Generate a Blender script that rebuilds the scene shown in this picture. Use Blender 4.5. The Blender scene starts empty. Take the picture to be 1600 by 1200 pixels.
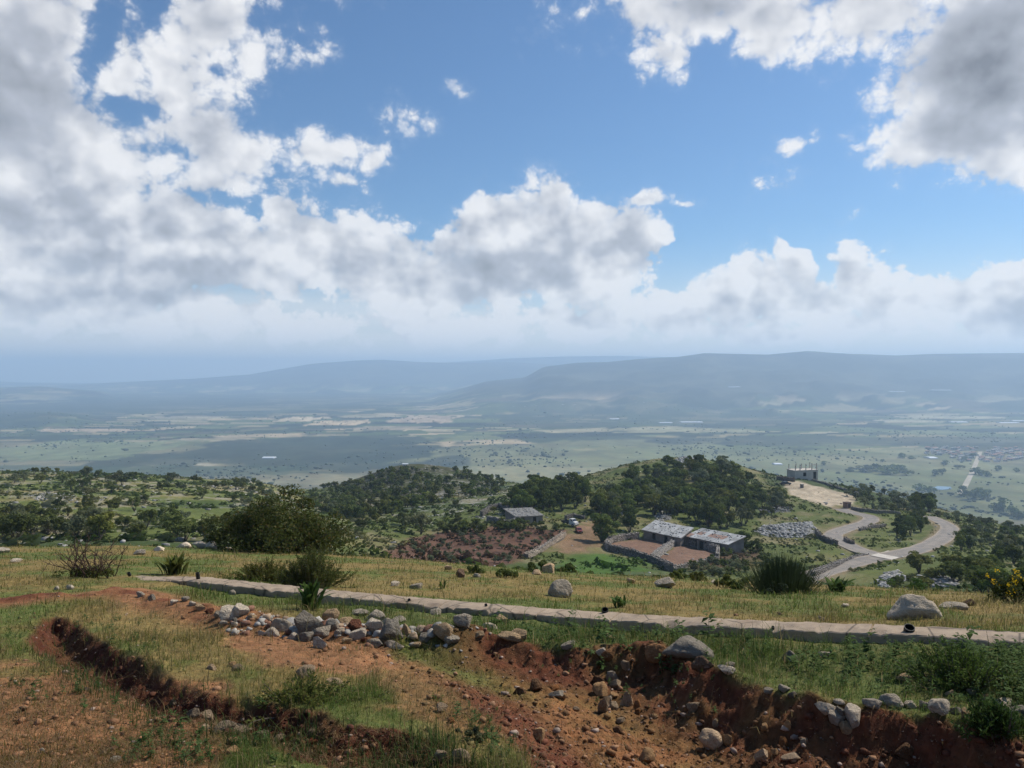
import bpy, math, random
import numpy as np
from mathutils import Vector, Matrix

# ------------------------------------------------------------------ camera, sky, sun, exposure
S = bpy.context.scene
COL = S.collection
R = math.radians
F = 1200.0                                   # focal length in units of a 1600 px wide frame
PITCH = math.atan(20.0 / F)
cam_data = bpy.data.cameras.new('camera')
cam_data.sensor_width = 36.0
cam_data.lens = 36.0 * F / 1600.0
cam_data.clip_start = 0.05
cam_data.clip_end = 120000.0
cam = bpy.data.objects.new('camera', cam_data)
COL.objects.link(cam)
cam.location = (0, 0, 0)
cam.rotation_euler = (R(90) - PITCH, 0, 0)
S.camera = cam

SUN_AZ, SUN_EL = R(58), R(46)                # clockwise from +Y, above the horizon
sun_dir = Vector((math.sin(SUN_AZ) * math.cos(SUN_EL), math.cos(SUN_AZ) * math.cos(SUN_EL), math.sin(SUN_EL)))
sd = bpy.data.lights.new('sun', 'SUN')
sd.energy = 4.2
sd.angle = R(0.6)
sd.color = (1.0, 0.95, 0.86)
sun = bpy.data.objects.new('sun', sd)
COL.objects.link(sun)
sun.rotation_euler = (-sun_dir).to_track_quat('-Z', 'Y').to_euler()

S.view_settings.view_transform = 'Standard'
S.view_settings.look = 'None'
S.view_settings.exposure = 0.2
S.view_settings.gamma = 1.0
S.view_settings.use_curve_mapping = False
S.render.engine = 'CYCLES'
cy = S.cycles
cy.use_denoising = True
try:
    cy.denoiser = 'OPENIMAGEDENOISE'
    cy.denoising_input_passes = 'RGB_ALBEDO_NORMAL'
except Exception:
    pass
cy.max_bounces = 4
cy.diffuse_bounces = 2
cy.glossy_bounces = 1
cy.transmission_bounces = 2
cy.volume_bounces = 2
cy.transparent_max_bounces = 8
cy.caustics_reflective = False
cy.caustics_refractive = False
cy.sample_clamp_indirect = 4.0


class NB:
    """small helper that strings shader nodes together"""
    def __init__(self, tree):
        self.t = tree
        self.L = tree.links

    def n(self, kind, **kw):
        nd = self.t.nodes.new(kind)
        for k, v in kw.items():
            setattr(nd, k, v)
        return nd

    def put(self, sock, v):
        if isinstance(v, bpy.types.NodeSocket):
            self.L.new(v, sock)
        elif v is not None:
            if isinstance(v, (tuple, list)) and len(v) == 3 and sock.type == 'RGBA':
                v = (*v, 1.0)
            sock.default_value = v

    def m(self, op, a, b=None, c=None, clamp=False):
        nd = self.n('ShaderNodeMath', operation=op, use_clamp=clamp)
        self.put(nd.inputs[0], a)
        self.put(nd.inputs[1], b)
        if c is not None:
            self.put(nd.inputs[2], c)
        return nd.outputs[0]

    def v(self, op, a, b=None, c=None):
        nd = self.n('ShaderNodeVectorMath', operation=op)
        self.put(nd.inputs[0], a)
        if b is not None:
            if op == 'SCALE':
                self.put(nd.inputs['Scale'], b)
            else:
                self.put(nd.inputs[1], b)
        if c is not None:
            self.put(nd.inputs[2], c)
        return nd.outputs['Value'] if op in ('LENGTH', 'DOT_PRODUCT', 'DISTANCE') else nd.outputs[0]

    def ramp(self, x, lo, hi, a=0.0, b=1.0, kind='SMOOTHSTEP'):
        nd = self.n('ShaderNodeMapRange', interpolation_type=kind, clamp=True)
        for i, q in enumerate((x, lo, hi, a, b)):
            self.put(nd.inputs[i], q)
        return nd.outputs[0]

    def mix(self, f, a, b, kind='MIX'):
        nd = self.n('ShaderNodeMix', data_type='RGBA', blend_type=kind)
        self.put(nd.inputs[0], f)
        self.put(nd.inputs[6], a)
        self.put(nd.inputs[7], b)
        return nd.outputs[2]

    def noise(self, vec, scale, detail=4.0, rough=0.55, dim='3D', lac=2.0, dist=0.0):
        nd = self.n('ShaderNodeTexNoise', noise_dimensions=dim)
        self.put(nd.inputs['Vector'], vec)
        nd.inputs['Scale'].default_value = scale
        nd.inputs['Detail'].default_value = detail
        nd.inputs['Roughness'].default_value = rough
        nd.inputs['Lacunarity'].default_value = lac
        nd.inputs['Distortion'].default_value = dist
        return nd.outputs[0], nd.outputs[1]

    def voro(self, vec, scale, detail=0.0, rough=0.5, dim='3D', feature='F1', out='Distance'):
        nd = self.n('ShaderNodeTexVoronoi', voronoi_dimensions=dim, feature=feature)
        self.put(nd.inputs['Vector'], vec)
        nd.inputs['Scale'].default_value = scale
        if 'Detail' in nd.inputs:
            nd.inputs['Detail'].default_value = detail
            nd.inputs['Roughness'].default_value = rough
        return nd.outputs[out]

    def xyz(self, x, y, z):
        nd = self.n('ShaderNodeCombineXYZ')
        for i, q in enumerate((x, y, z)):
            self.put(nd.inputs[i], q)
        return nd.outputs[0]

    def sep(self, vec):
        nd = self.n('ShaderNodeSeparateXYZ')
        self.put(nd.inputs[0], vec)
        return nd.outputs


def sky_at(px, py):
    """azimuth and elevation of a point of the sky"""
    u, s = (px - 800) / F, (580 - py) / F
    return math.atan(u), math.atan(s * math.cos(math.atan(u)))


# cloud masses: centre, half-axes (all in frame units), tilt, weight
CLOUDS = [
    (60, 250, 330, 130, 0, 0.95), (250, 130, 210, 120, 20, 0.72), (330, 290, 190, 90, 0, 0.7), (300, 505, 420, 40, 0, 0.7), (720, 510, 330, 36, 0, 0.6),
    (1250, 515, 330, 28, 0, 0.7),
    (40, 110, 200, 200, 0, 1.15), (150, 190, 130, 120, 0, 0.85), (345, 40, 125, 85, -8, 0.75), (405, 85, 90, 50, -10, 0.6),
    (310, 205, 120, 95, 0, 0.85), (390, 240, 80, 60, 0, 0.75), (500, 228, 95, 38, -4, 0.72), (592, 243, 48, 34, 0, 0.6),
    (540, 284, 60, 22, 5, 0.55), (60, 330, 300, 140, 0, 1.1), (230, 370, 300, 105, 0, 1.1),
    (330, 400, 250, 90, 0, 1.0), (440, 340, 75, 48, 0, 0.8), (490, 385, 130, 75, 0, 0.95), (590, 420, 130, 72, 0, 0.9),
    (660, 450, 170, 62, 0, 1.0), (150, 460, 330, 60, 0, 0.9),
    (838, 318, 60, 55, 0, 0.95), (770, 350, 120, 58, -8, 0.95), (870, 365, 130, 75, 0, 1.1), (950, 395, 105, 90, 0, 1.05),
    (830, 420, 200, 70, 0, 1.15), (700, 390, 70, 50, 0, 0.7), (1015, 316, 62, 18, 3, 0.6), (1070, 325, 36, 12, 0, 0.4),
    (900, 495, 180, 45, 0, 0.65),
    (1050, 495, 70, 42, 0, 0.85), (1130, 475, 75, 55, 0, 0.9), (1190, 455, 70, 60, 0, 0.9), (1240, 425, 32, 52, 10, 0.8),
    (1270, 475, 80, 50, 0, 0.85), (1330, 445, 52, 60, 0, 0.95), (1390, 475, 100, 55, 0, 0.95), (1480, 465, 90, 48, 0, 0.9),
    (1560, 460, 120, 70, 0, 1.0), (1700, 450, 140, 80, 0, 0.9),
    (1530, 90, 185, 165, 0, 1.25), (1490, 195, 165, 78, 0, 1.1), (1640, 170, 170, 120, 0, 1.2), (1400, 130, 75, 80, 0, 0.65),
    (1110, 5, 250, 75, -2, 0.9), (1200, 40, 130, 62, 0, 0.85), (1025, 85, 62, 48, 20, 0.7), (1340, 30, 130, 70, 0, 0.85),
    (612, 183, 34, 30, 30, 0.42), (655, 190, 22, 16, 0, 0.34), (1225, 225, 58, 26, -25, 0.5), (1232, 288, 46, 26, 0, 0.42),
    (715, 130, 26, 12, 0, 0.3), (1340, 343, 16, 14, 0, 0.3), (500, 2, 90, 14, 0, 0.4),
    # masses that lie outside the frame
    (-330, 120, 340, 230, 0, 1.1), (-350, 400, 330, 110, 0, 1.0), (400, -330, 420, 190, 5, 1.0),
    (2050, 130, 300, 200, 0, 1.05), (2150, 440, 380, 80, 0, 1.0), (1500, -420, 330, 170, 0, 0.8),
]
HOLES = [(165, 95, 34, 90, 12, 0.55), (250, 22, 40, 40, 0, 0.6), (205, 175, 60, 26, 0, 0.45), (230, 120, 22, 60, 0, 0.4), (372, 316, 62, 40, 12, 0.42),
         (470, 160, 90, 34, 0, 0.35), (690, 300, 70, 45, 0, 0.5), (1060, 400, 30, 60, 0, 0.6),
         (1285, 390, 20, 55, 0, 0.5)]
GREYS = [(20, 90, 150, 190, 0, 0.75), (120, 430, 330, 55, 0, 0.75), (30, 470, 220, 40, 0, 0.6), (780, 432, 165, 50, -6, 0.85), (760, 370, 55, 36, 0, 0.4),
         (1530, 120, 150, 105, 30, 1.55), (1590, 40, 150, 100, 0, 1.3), (1500, 185, 120, 50, 0, 1.0), (1130, 15, 170, 36, 0, 0.5), (1580, 500, 150, 40, 0, 0.8),
         (1180, 490, 60, 30, 0, 0.5), (1300, 485, 40, 32, 0, 0.45), (640, 430, 130, 40, 0, 0.4), (340, 225, 70, 40, 0, 0.35), (300, 345, 260, 40, 0, 0.3)]

world = bpy.data.worlds.new('World')
S.world = world
world.use_nodes = True
wt = world.node_tree
wt.nodes.clear()


def blob_group(name, spec, smooth):
    g = bpy.data.node_groups.new(name, 'ShaderNodeTree')
    g.interface.new_socket('Vector', in_out='INPUT', socket_type='NodeSocketVector')
    g.interface.new_socket('Value', in_out='OUTPUT', socket_type='NodeSocketFloat')
    b = NB(g)
    gi, go = b.n('NodeGroupInput'), b.n('NodeGroupOutput')
    tot = None
    for (px, py, rx, ry, rot, w) in spec:
        az, el = sky_at(px, py)
        k = math.cos(az) ** 2
        mp = b.n('ShaderNodeMapping', vector_type='TEXTURE')
        mp.inputs['Location'].default_value = (az, el, 0)
        mp.inputs['Rotation'].default_value = (0, 0, R(-rot))
        mp.inputs['Scale'].default_value = (1.1 * rx / F * k, 1.1 * ry / F * math.cos(az), 1)
        # each mass waits for the one before it, which keeps the shader's stack small
        b.put(mp.inputs['Vector'], gi.outputs[0] if tot is None else b.v('MULTIPLY_ADD', tot, (1e-7, 1e-7, 0.0), gi.outputs[0]))
        val = b.m('MULTIPLY_ADD', b.v('LENGTH', mp.outputs[0]), -w, w)
        if tot is None:
            tot = val
        else:
            tot = b.m('SMOOTH_MAX', tot, val, smooth) if smooth else b.m('MAXIMUM', tot, val)
    b.put(go.inputs[0], tot)
    return g


def call(b, g, vec):
    nd = b.n('ShaderNodeGroup')
    nd.node_tree = g
    b.put(nd.inputs[0], vec)
    return nd


g_cloud = blob_group('cloud_masses', CLOUDS, 0.12)
g_hole = blob_group('cloud_gaps', HOLES, 0.0)
g_grey = blob_group('cloud_depth', GREYS, 0.1)

g_noise = bpy.data.node_groups.new('cloud_billows', 'ShaderNodeTree')
g_noise.interface.new_socket('Vector', in_out='INPUT', socket_type='NodeSocketVector')
g_noise.interface.new_socket('Value', in_out='OUTPUT', socket_type='NodeSocketFloat')
b = NB(g_noise)
gi, go = b.n('NodeGroupInput'), b.n('NodeGroupOutput')
p = gi.outputs[0]
_, wc2 = b.noise(p, 22.0, 3.0, 0.6, '2D')
p2 = b.v('ADD', p, b.v('SCALE', b.v('SUBTRACT', wc2, (0.5, 0.5, 0.5)), 0.020))
n1, _ = b.noise(b.v('MULTIPLY', p, (1.0, 1.25, 1.0)), 13.0, 8.0, 0.60, '2D')
v1 = b.voro(b.v('MULTIPLY', p2, (1.0, 1.15, 1.0)), 26.0, 3.0, 0.62, '2D')
b.put(go.inputs[0], b.m('ADD', b.m('MULTIPLY', b.m('SUBTRACT', n1, 0.52), 1.15), b.m('MULTIPLY', b.m('SUBTRACT', 0.62, v1), 0.34)))

b = NB(wt)
tc = b.n('ShaderNodeTexCoord')
dx, dy, dz = b.sep(tc.outputs['Generated'])
azn = b.m('ARCTAN2', dx, dy)
eln = b.m('ARCSINE', dz)
uv = b.xyz(azn, eln, 0.0)
sky = b.n('ShaderNodeTexSky', sky_type='NISHITA')
sky.sun_disc = False
sky.sun_elevation = SUN_EL
sky.sun_rotation = SUN_AZ
sky.altitude = 350
sky.air_density = 1.0
sky.dust_density = 0.6
sky.ozone_density = 2.0
_, wc = b.noise(uv, 7.0, 3.0, 0.6, '2D')
warp = b.v('SCALE', b.v('SUBTRACT', wc, (0.5, 0.5, 0.5)), 0.10)
uvw = b.v('ADD', uv, b.v('MULTIPLY', warp, (1.0, 0.6, 0.0)))
macro = call(b, g_cloud, uvw).outputs[0]
hole = b.m('SMOOTH_MAX', call(b, g_hole, uvw).outputs[0], 0.0, 0.25)
macro = b.m('SUBTRACT', macro, b.m('MULTIPLY', hole, 1.25))
N0 = call(b, g_noise, uv).outputs[0]
g_soft = g_noise.copy()
for nd in g_soft.nodes:
    if nd.bl_idname == 'ShaderNodeTexNoise':
        nd.inputs['Detail'].default_value = 3.0
        nd.inputs['Roughness'].default_value = 0.5
    elif nd.bl_idname == 'ShaderNodeTexVoronoi':
        nd.inputs['Detail'].default_value = 1.5
        nd.inputs['Roughness'].default_value = 0.5
S0 = call(b, g_soft, uv).outputs[0]
N1 = call(b, g_soft, b.v('ADD', uv, (0.014, 0.024, 0.0))).outputs[0]
D0 = b.m('ADD', macro, N0)
alpha = b.m('ADD', b.m('MULTIPLY', b.ramp(D0, 0.0, b.ramp(eln, 0.10, 0.30, 0.17, 0.36)), 0.82), b.m('MULTIPLY', b.ramp(D0, -0.22, 0.55), 0.18))
N2 = call(b, g_soft, b.v('ADD', uv, (0.035, 0.062, 0.0))).outputs[0]
light = b.m('ADD', b.m('SUBTRACT', S0, N1), b.m('MULTIPLY', b.m('SUBTRACT', S0, N2), 0.6))
dark = b.m('MAXIMUM', call(b, g_grey, b.v('ADD', uv, (0, 0, 0))).outputs[0], 0.0)
thick = b.ramp(b.m('ADD', macro, b.m('MULTIPLY', S0, 0.5)), 0.10, 1.15)
val = b.m('SUBTRACT', 0.80, b.m('MULTIPLY', thick, 0.27))
val = b.m('ADD', val, b.m('MULTIPLY', b.ramp(eln, 0.03, 0.15, 1.0, 0.0), 0.10))
val = b.m('ADD', val, b.m('MULTIPLY', light, b.ramp(eln, 0.12, 0.30, 0.46, 0.34)))
dn, _ = b.noise(uv, 9.0, 6.0, 0.55, '2D')
val = b.m('SUBTRACT', val, b.m('MULTIPLY', b.m('MULTIPLY', dark, b.ramp(dn, 0.2, 0.8, 0.55, 1.35)), 0.30))
val = b.m('MINIMUM', b.m('MAXIMUM', val, 0.05), 0.84)
STR = 0.10
grey_c = b.n('ShaderNodeValToRGB')
cr = grey_c.color_ramp
cr.elements[0].position, cr.elements[0].color = 0.05, (0.20, 0.213, 0.24, 1)
cr.elements[1].position, cr.elements[1].color = 0.8, (0.80, 0.80, 0.81, 1)
e = cr.elements.new(0.5)
e.color = (0.43, 0.455, 0.51, 1)
b.put(grey_c.inputs[0], val)
cloud_col = b.v('SCALE', grey_c.outputs[0], 1.0 / STR)
# the pale, moist air low over the horizon
low = b.ramp(eln, 0.0, 0.20, 1.0, 0.0)
low = b.m('POWER', low, 1.6)
sky_c = b.mix(b.m('MULTIPLY', low, 0.85), b.v('MULTIPLY', sky.outputs[0], (0.60, 0.80, 0.95)), (0.80 / STR, 0.78 / STR, 0.77 / STR))
# thin banded layer under the cumulus
bn, _ = b.noise(b.v('MULTIPLY', uv, (2.2, 26.0, 1.0)), 1.6, 6.0, 0.55, '2D')
band = b.m('MULTIPLY', b.ramp(bn, 0.38, 0.66), b.m('MULTIPLY', b.ramp(eln, 0.0, 0.03), b.ramp(eln, 0.06, 0.12, 1.0, 0.0)))
sky_c = b.mix(b.m('MULTIPLY', band, 0.45), sky_c, (0.80 / STR, 0.79 / STR, 0.79 / STR))
fade = b.ramp(eln, 0.0, 0.045, 0.2, 1.0)
full = b.mix(b.m('MULTIPLY', alpha, b.m('MULTIPLY', fade, 0.97)), sky_c, cloud_col)
bg = b.n('ShaderNodeBackground')
bg.inputs['Strength'].default_value = STR
b.put(bg.inputs['Color'], full)
wo = b.n('ShaderNodeOutputWorld')
b.L.new(bg.outputs[0], wo.inputs[0])
cy.use_adaptive_sampling = True
cy.adaptive_threshold = 0.015
cy.adaptive_min_samples = 10
world.cycles.sampling_method = 'MANUAL'
world.cycles.sample_map_resolution = 512

# ------------------------------------------------------------------ noise in numpy
def _hash(ix, iy, seed):
    h = (ix.astype(np.int64) * 374761393 + iy.astype(np.int64) * 668265263 + seed * 1442695041) & 0x7fffffff
    h = ((h ^ (h >> 13)) * 1274126177) & 0x7fffffff
    h = ((h ^ (h >> 16)) * 974634777) & 0x7fffffff
    return ((h ^ (h >> 15)) & 0xffffff) / float(0xffffff)


def vnoise(x, y, seed=0):
    ix, iy = np.floor(x), np.floor(y)
    fx, fy = x - ix, y - iy
    fx = fx * fx * fx * (fx * (fx * 6 - 15) + 10)
    fy = fy * fy * fy * (fy * (fy * 6 - 15) + 10)
    a, b_ = _hash(ix, iy, seed), _hash(ix + 1, iy, seed)
    c, d = _hash(ix, iy + 1, seed), _hash(ix + 1, iy + 1, seed)
    return (a + (b_ - a) * fx) * (1 - fy) + (c + (d - c) * fx) * fy


def fbm(x, y, seed=0, octs=4, gain=0.5):
    """-1 .. 1, roughly"""
    t, amp, tot = 0.0, 1.0, 0.0
    for k in range(octs):
        t = t + amp * (vnoise(x + 17.3 * k, y - 9.1 * k, seed + k) * 2 - 1)
        tot += amp
        amp *= gain
        x, y = x * 2.03 + y * 0.31, y * 2.03 - x * 0.31
    return t / tot


def sstep(a, b_, x):
    t = np.clip((x - a) / (b_ - a), 0, 1)
    return t * t * (3 - 2 * t)


def poly_sd(x, y, pts):
    """signed distance to a polygon, positive inside"""
    best = np.full(np.shape(x), 1e18)
    inside = np.zeros(np.shape(x), bool)
    n = len(pts)
    for i in range(n):
        ax, ay = pts[i]
        bx_, by_ = pts[(i + 1) % n]
        ex, ey = bx_ - ax, by_ - ay
        t = np.clip(((x - ax) * ex + (y - ay) * ey) / (ex * ex + ey * ey + 1e-12), 0, 1)
        best = np.minimum(best, (x - ax - t * ex) ** 2 + (y - ay - t * ey) ** 2)
        cond = (ay > y) != (by_ > y)
        xi = ax + (y - ay) / ((by_ - ay) if abs(by_ - ay) > 1e-12 else 1e-12) * ex
        inside ^= cond & (x < xi)
    d = np.sqrt(best)
    return np.where(inside, d, -d)


def line_d(x, y, pts):
    """distance to a polyline and the parameter (0..1) along it"""
    best = np.full(np.shape(x), 1e18)
    par = np.zeros(np.shape(x))
    seg = [math.hypot(pts[i + 1][0] - pts[i][0], pts[i + 1][1] - pts[i][1]) for i in range(len(pts) - 1)]
    tot, acc = sum(seg), 0.0
    for i in range(len(pts) - 1):
        ax, ay = pts[i]
        ex, ey = pts[i + 1][0] - ax, pts[i + 1][1] - ay
        t = np.clip(((x - ax) * ex + (y - ay) * ey) / (ex * ex + ey * ey + 1e-12), 0, 1)
        d = (x - ax - t * ex) ** 2 + (y - ay - t * ey) ** 2
        par = np.where(d < best, (acc + t * seg[i]) / tot, par)
        best = np.minimum(best, d)
        acc += seg[i]
    return np.sqrt(best), par


# ------------------------------------------------------------------ lie of the land
# survey: for bearings (first number: 800 + 1200 * x / y) a list of (distance, slope below the eye as 580 - 1200 * z / y)
PLAIN = -250.0
NEAR = {
    -700: [(1, 2560), (2, 1640), (3, 1350), (4, 1200), (5, 1115), (7, 1020), (10, 955), (14, 912), (20, 885), (32, 855)],
    200: [(1, 2560), (2, 1640), (3, 1350), (4, 1200), (5, 1115), (7, 1015), (10, 948), (14, 903), (20, 877), (32, 850)],
    500: [(1, 2560), (2, 1630), (3, 1345), (4, 1205), (5, 1120), (7, 1026), (9, 975), (11.3, 940), (14, 915), (20, 888), (32, 862)],
    900: [(1, 2560), (2, 1630), (3, 1355), (4, 1215), (5, 1135), (6, 1075), (7.3, 1025), (8.9, 985), (10, 963), (14, 928), (20, 908), (26, 897)],
    1300: [(1, 2560), (2, 1640), (3, 1370), (4, 1235), (5, 1145), (6, 1080), (7.4, 1012), (9, 972), (12, 943), (16, 928), (22, 917)],
    1600: [(1, 2560), (2, 1650), (3, 1385), (4, 1245), (5, 1150), (6.5, 1030), (7.5, 990), (9, 965), (12, 948), (16, 939), (22, 933)],
    2300: [(1, 2560), (2, 1650), (3, 1385), (4, 1245), (5, 1150), (6.5, 1040), (7.5, 1005), (9, 985), (12, 970), (16, 962), (22, 958)],
}
FAR = {
    -700: [(45, 866), (70, 866), (100, 848), (150, 815), (220, 770), (300, 735), (400, 745), (560, 770), (800, 830)],
    0: [(45, 864), (70, 864), (100, 847), (130, 824), (170, 797), (220, 768), (270, 748), (310, 737), (345, 735), (450, 755), (600, 785), (800, 825)],
    200: [(45, 862), (70, 863), (100, 847), (130, 826), (170, 800), (220, 774), (270, 755), (320, 743), (350, 741), (450, 758), (600, 790), (800, 830)],
    400: [(45, 865), (70, 866), (100, 850), (130, 832), (170, 808), (220, 785), (280, 766), (340, 754), (380, 752), (450, 762), (600, 795), (800, 830)],
    500: [(45, 872), (70, 874), (100, 856), (150, 834), (200, 816), (260, 799), (320, 786), (380, 777), (430, 769), (470, 764), (520, 772), (650, 805), (800, 830)],
    550: [(45, 878), (70, 882), (100, 862), (150, 836), (200, 816), (260, 799), (320, 785), (380, 768), (430, 752), (465, 747), (520, 758), (650, 800), (800, 835)],
    600: [(45, 885), (70, 888), (100, 872), (150, 840), (200, 814), (260, 792), (320, 777), (380, 757), (430, 734), (465, 728), (520, 748), (650, 800), (800, 835)],
    650: [(40, 872), (60, 890), (90, 895), (120, 884), (150, 857), (190, 826), (230, 803), (270, 787), (330, 770), (390, 746), (440, 725), (470, 721), (530, 742), (650, 795), (800, 835)],
    700: [(40, 885), (60, 898), (90, 900), (120, 890), (150, 863), (190, 826), (230, 799), (270, 783), (330, 767), (390, 747), (440, 729), (470, 725), (530, 746), (650, 795), (800, 835)],
    750: [(40, 902), (60, 905), (90, 903), (120, 892), (150, 866), (190, 820), (230, 795), (270, 781), (330, 767), (390, 753), (440, 744), (470, 742), (530, 760), (650, 800), (800, 840)],
    800: [(36, 906), (60, 910), (90, 906), (120, 893), (150, 869), (190, 817), (225, 792), (270, 776), (330, 764), (400, 757), (450, 757), (520, 775), (650, 805), (800, 840)],
    860: [(32, 907), (60, 912), (90, 909), (120, 896), (150, 872), (190, 825), (220, 799), (260, 777), (310, 760), (350, 752), (400, 757), (520, 785), (650, 815), (800, 845)],
    920: [(32, 910), (60, 916), (90, 911), (120, 898), (150, 876), (190, 832), (220, 801), (260, 773), (310, 749), (345, 742), (385, 750), (520, 795), (650, 825), (800, 850)],
    1000: [(32, 911), (60, 918), (90, 914), (120, 903), (150, 882), (190, 842), (220, 806), (260, 770), (310, 735), (345, 720), (372, 720), (420, 742), (520, 795), (650, 830), (800, 850)],
    1050: [(32, 913), (60, 920), (90, 917), (120, 907), (150, 889), (190, 845), (220, 808), (260, 771), (310, 732), (345, 715), (372, 713), (420, 740), (520, 795), (650, 830), (800, 850)],
    1120: [(32, 915), (60, 924), (90, 922), (120, 910), (150, 888), (190, 848), (220, 815), (260, 780), (310, 737), (345, 718), (372, 716), (420, 745), (520, 800), (650, 835), (800, 850)],
    1200: [(30, 918), (60, 930), (90, 929), (120, 916), (150, 892), (180, 858), (200, 840), (230, 816), (260, 795), (295, 775), (325, 757), (350, 742), (380, 741), (450, 768), (600, 815), (800, 850)],
    1280: [(30, 926), (60, 940), (90, 934), (120, 916), (150, 892), (170, 873), (200, 846), (230, 824), (260, 805), (290, 786), (310, 770), (330, 755), (350, 750), (390, 760), (450, 785), (600, 830), (800, 855)],
    1340: [(30, 934), (60, 950), (90, 938), (120, 916), (150, 892), (170, 873), (200, 847), (230, 826), (260, 808), (285, 794), (310, 778), (335, 765), (360, 762), (400, 775), (450, 795), (600, 838), (800, 860)],
    1400: [(30, 940), (60, 952), (90, 934), (120, 909), (150, 885), (165, 872), (190, 854), (220, 836), (250, 819), (280, 801), (310, 784), (340, 775), (370, 776), (450, 808), (600, 850), (800, 870)],
    1480: [(30, 945), (60, 952), (90, 922), (120, 893), (150, 873), (180, 854), (210, 839), (240, 824), (270, 812), (300, 801), (330, 796), (360, 800), (450, 832), (600, 865), (800, 880)],
    1540: [(30, 946), (60, 950), (90, 915), (120, 888), (150, 871), (180, 855), (210, 842), (240, 828), (270, 817), (300, 810), (330, 812), (400, 838), (520, 870), (800, 890)],
    1600: [(30, 948), (60, 950), (90, 912), (120, 890), (150, 873), (180, 858), (210, 845), (240, 833), (265, 826), (290, 826), (330, 838), (400, 858), (520, 885), (800, 900)],
    1750: [(30, 955), (60, 955), (90, 925), (120, 903), (150, 886), (190, 868), (230, 858), (270, 858), (330, 872), (450, 900), (800, 915)],
    2300: [(30, 975), (60, 985), (90, 965), (130, 950), (190, 935), (260, 930), (400, 940), (800, 950)],
}
LD = np.linspace(0.0, math.log(1300.0), 420)
PXG = np.arange(-700, 2301, 10.0)


def _table():
    far_k = sorted(FAR)
    near_k = sorted(NEAR)
    cols = []
    for k in far_k:
        lo = max([q for q in near_k if q <= k])
        hi = min([q for q in near_k if q >= k])
        w = 0.0 if hi == lo else (k - lo) / (hi - lo)
        dn = np.linspace(0, math.log(30.0), 40)
        yl = np.interp(dn, [math.log(a) for a, _ in NEAR[lo]], [c for _, c in NEAR[lo]])
        yh = np.interp(dn, [math.log(a) for a, _ in NEAR[hi]], [c for _, c in NEAR[hi]])
        yn = yl * (1 - w) + yh * w
        first = math.log(FAR[k][0][0])
        keep = dn < first - 0.12
        xs = list(dn[keep]) + [math.log(a) for a, _ in FAR[k]]
        ys = list(yn[keep]) + [c for _, c in FAR[k]]
        ys = [y for y in ys]
        xs += [math.log(1300.0)]
        ys += [580 - 1200 * PLAIN / 1300.0]
        cols.append(np.interp(LD, xs, ys))
    cols = np.array(cols)
    out = np.zeros((len(PXG), len(LD)))
    fk = np.array(far_k, float)
    for j in range(len(LD)):
        out[:, j] = np.interp(PXG, fk, cols[:, j])
    def blur(a, axis, sig):
        r = int(sig * 3) + 1
        ker = np.exp(-0.5 * (np.arange(-r, r + 1) / sig) ** 2)
        ker /= ker.sum()
        pad = [(0, 0), (0, 0)]
        pad[axis] = (r, r)
        ap = np.pad(a, pad, mode='edge')
        res = 0
        for i, w_ in enumerate(ker):
            sl = [slice(None), slice(None)]
            sl[axis] = slice(i, i + a.shape[axis])
            res = res + w_ * ap[tuple(sl)]
        return res
    # slopes are smoothed as heights over the distance
    sharp = blur(out, 0, 1.5)
    soft = blur(blur(out, 0, 2.2), 1, 2.2)
    w = sstep(math.log(2.0), math.log(6.0), LD)[None, :]
    return sharp * (1 - w) + soft * w


TAB = _table()


def base_z(x, y):
    """height of the land without banks, trenches or far ranges"""
    yy = np.maximum(y, 1.0)
    px = 800 + F * x / yy
    l = np.clip(np.log(yy), 0, LD[-1] - 1e-6)
    i = np.clip((px + 700) / 10.0, 0, len(PXG) - 1.001)
    j = l / LD[-1] * (len(LD) - 1)
    j = np.clip(j, 0, len(LD) - 1.001)
    i0, j0 = np.floor(i).astype(int), np.floor(j).astype(int)
    fi, fj = i - i0, j - j0
    s = (TAB[i0, j0] * (1 - fi) + TAB[i0 + 1, j0] * fi) * (1 - fj) + (TAB[i0, j0 + 1] * (1 - fi) + TAB[i0 + 1, j0 + 1] * fi) * fj
    z = (580 - s) / F * yy
    return np.where(yy >= 1300, PLAIN, z)


def near_pt(px, s, zf=None):
    """plan position where a line of sight meets the base land in the foreground"""
    d = np.exp(np.linspace(math.log(2.5), math.log(60), 700))
    z = base_z((px - 800) / F * d, d)
    sight = (580 - s) / F * d
    k = np.argmax(z >= sight)
    d = d[k]
    return ((px - 800) / F * d, d)


# banks and trenches of the dug ground
TRENCH = [near_pt(*q) for q in [(60, 972), (82, 967), (116, 974), (147, 996), (170, 1007), (204, 1027), (249, 1055), (326, 1087), (400, 1098),
                                (500, 1112), (536, 1132), (575, 1142), (632, 1146), (669, 1165), (700, 1185), (760, 1230),
                                (560, 1230), (440, 1178), (400, 1166), (348, 1160), (320, 1142), (283, 1131), (241, 1124), (207, 1107), (170, 1088),
                                (133, 1073), (96, 1048), (62, 1025), (31, 1005)]]
CREST = [(560, 1022), (640, 1012), (700, 1010), (760, 1003), (830, 1012), (900, 1022), (960, 1018), (1020, 1018), (1070, 1032), (1120, 1060),
         (1200, 1088), (1290, 1112), (1400, 1120), (1500, 1140), (1600, 1165), (1800, 1215)]
CREST_W = [near_pt(*q) for q in CREST]
DIG = CREST_W + [(4.6, 2.2), (1.2, 2.4), (0.2, 3.6), near_pt(790, 1150), near_pt(700, 1085), near_pt(620, 1060), near_pt(560, 1035)]
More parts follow.
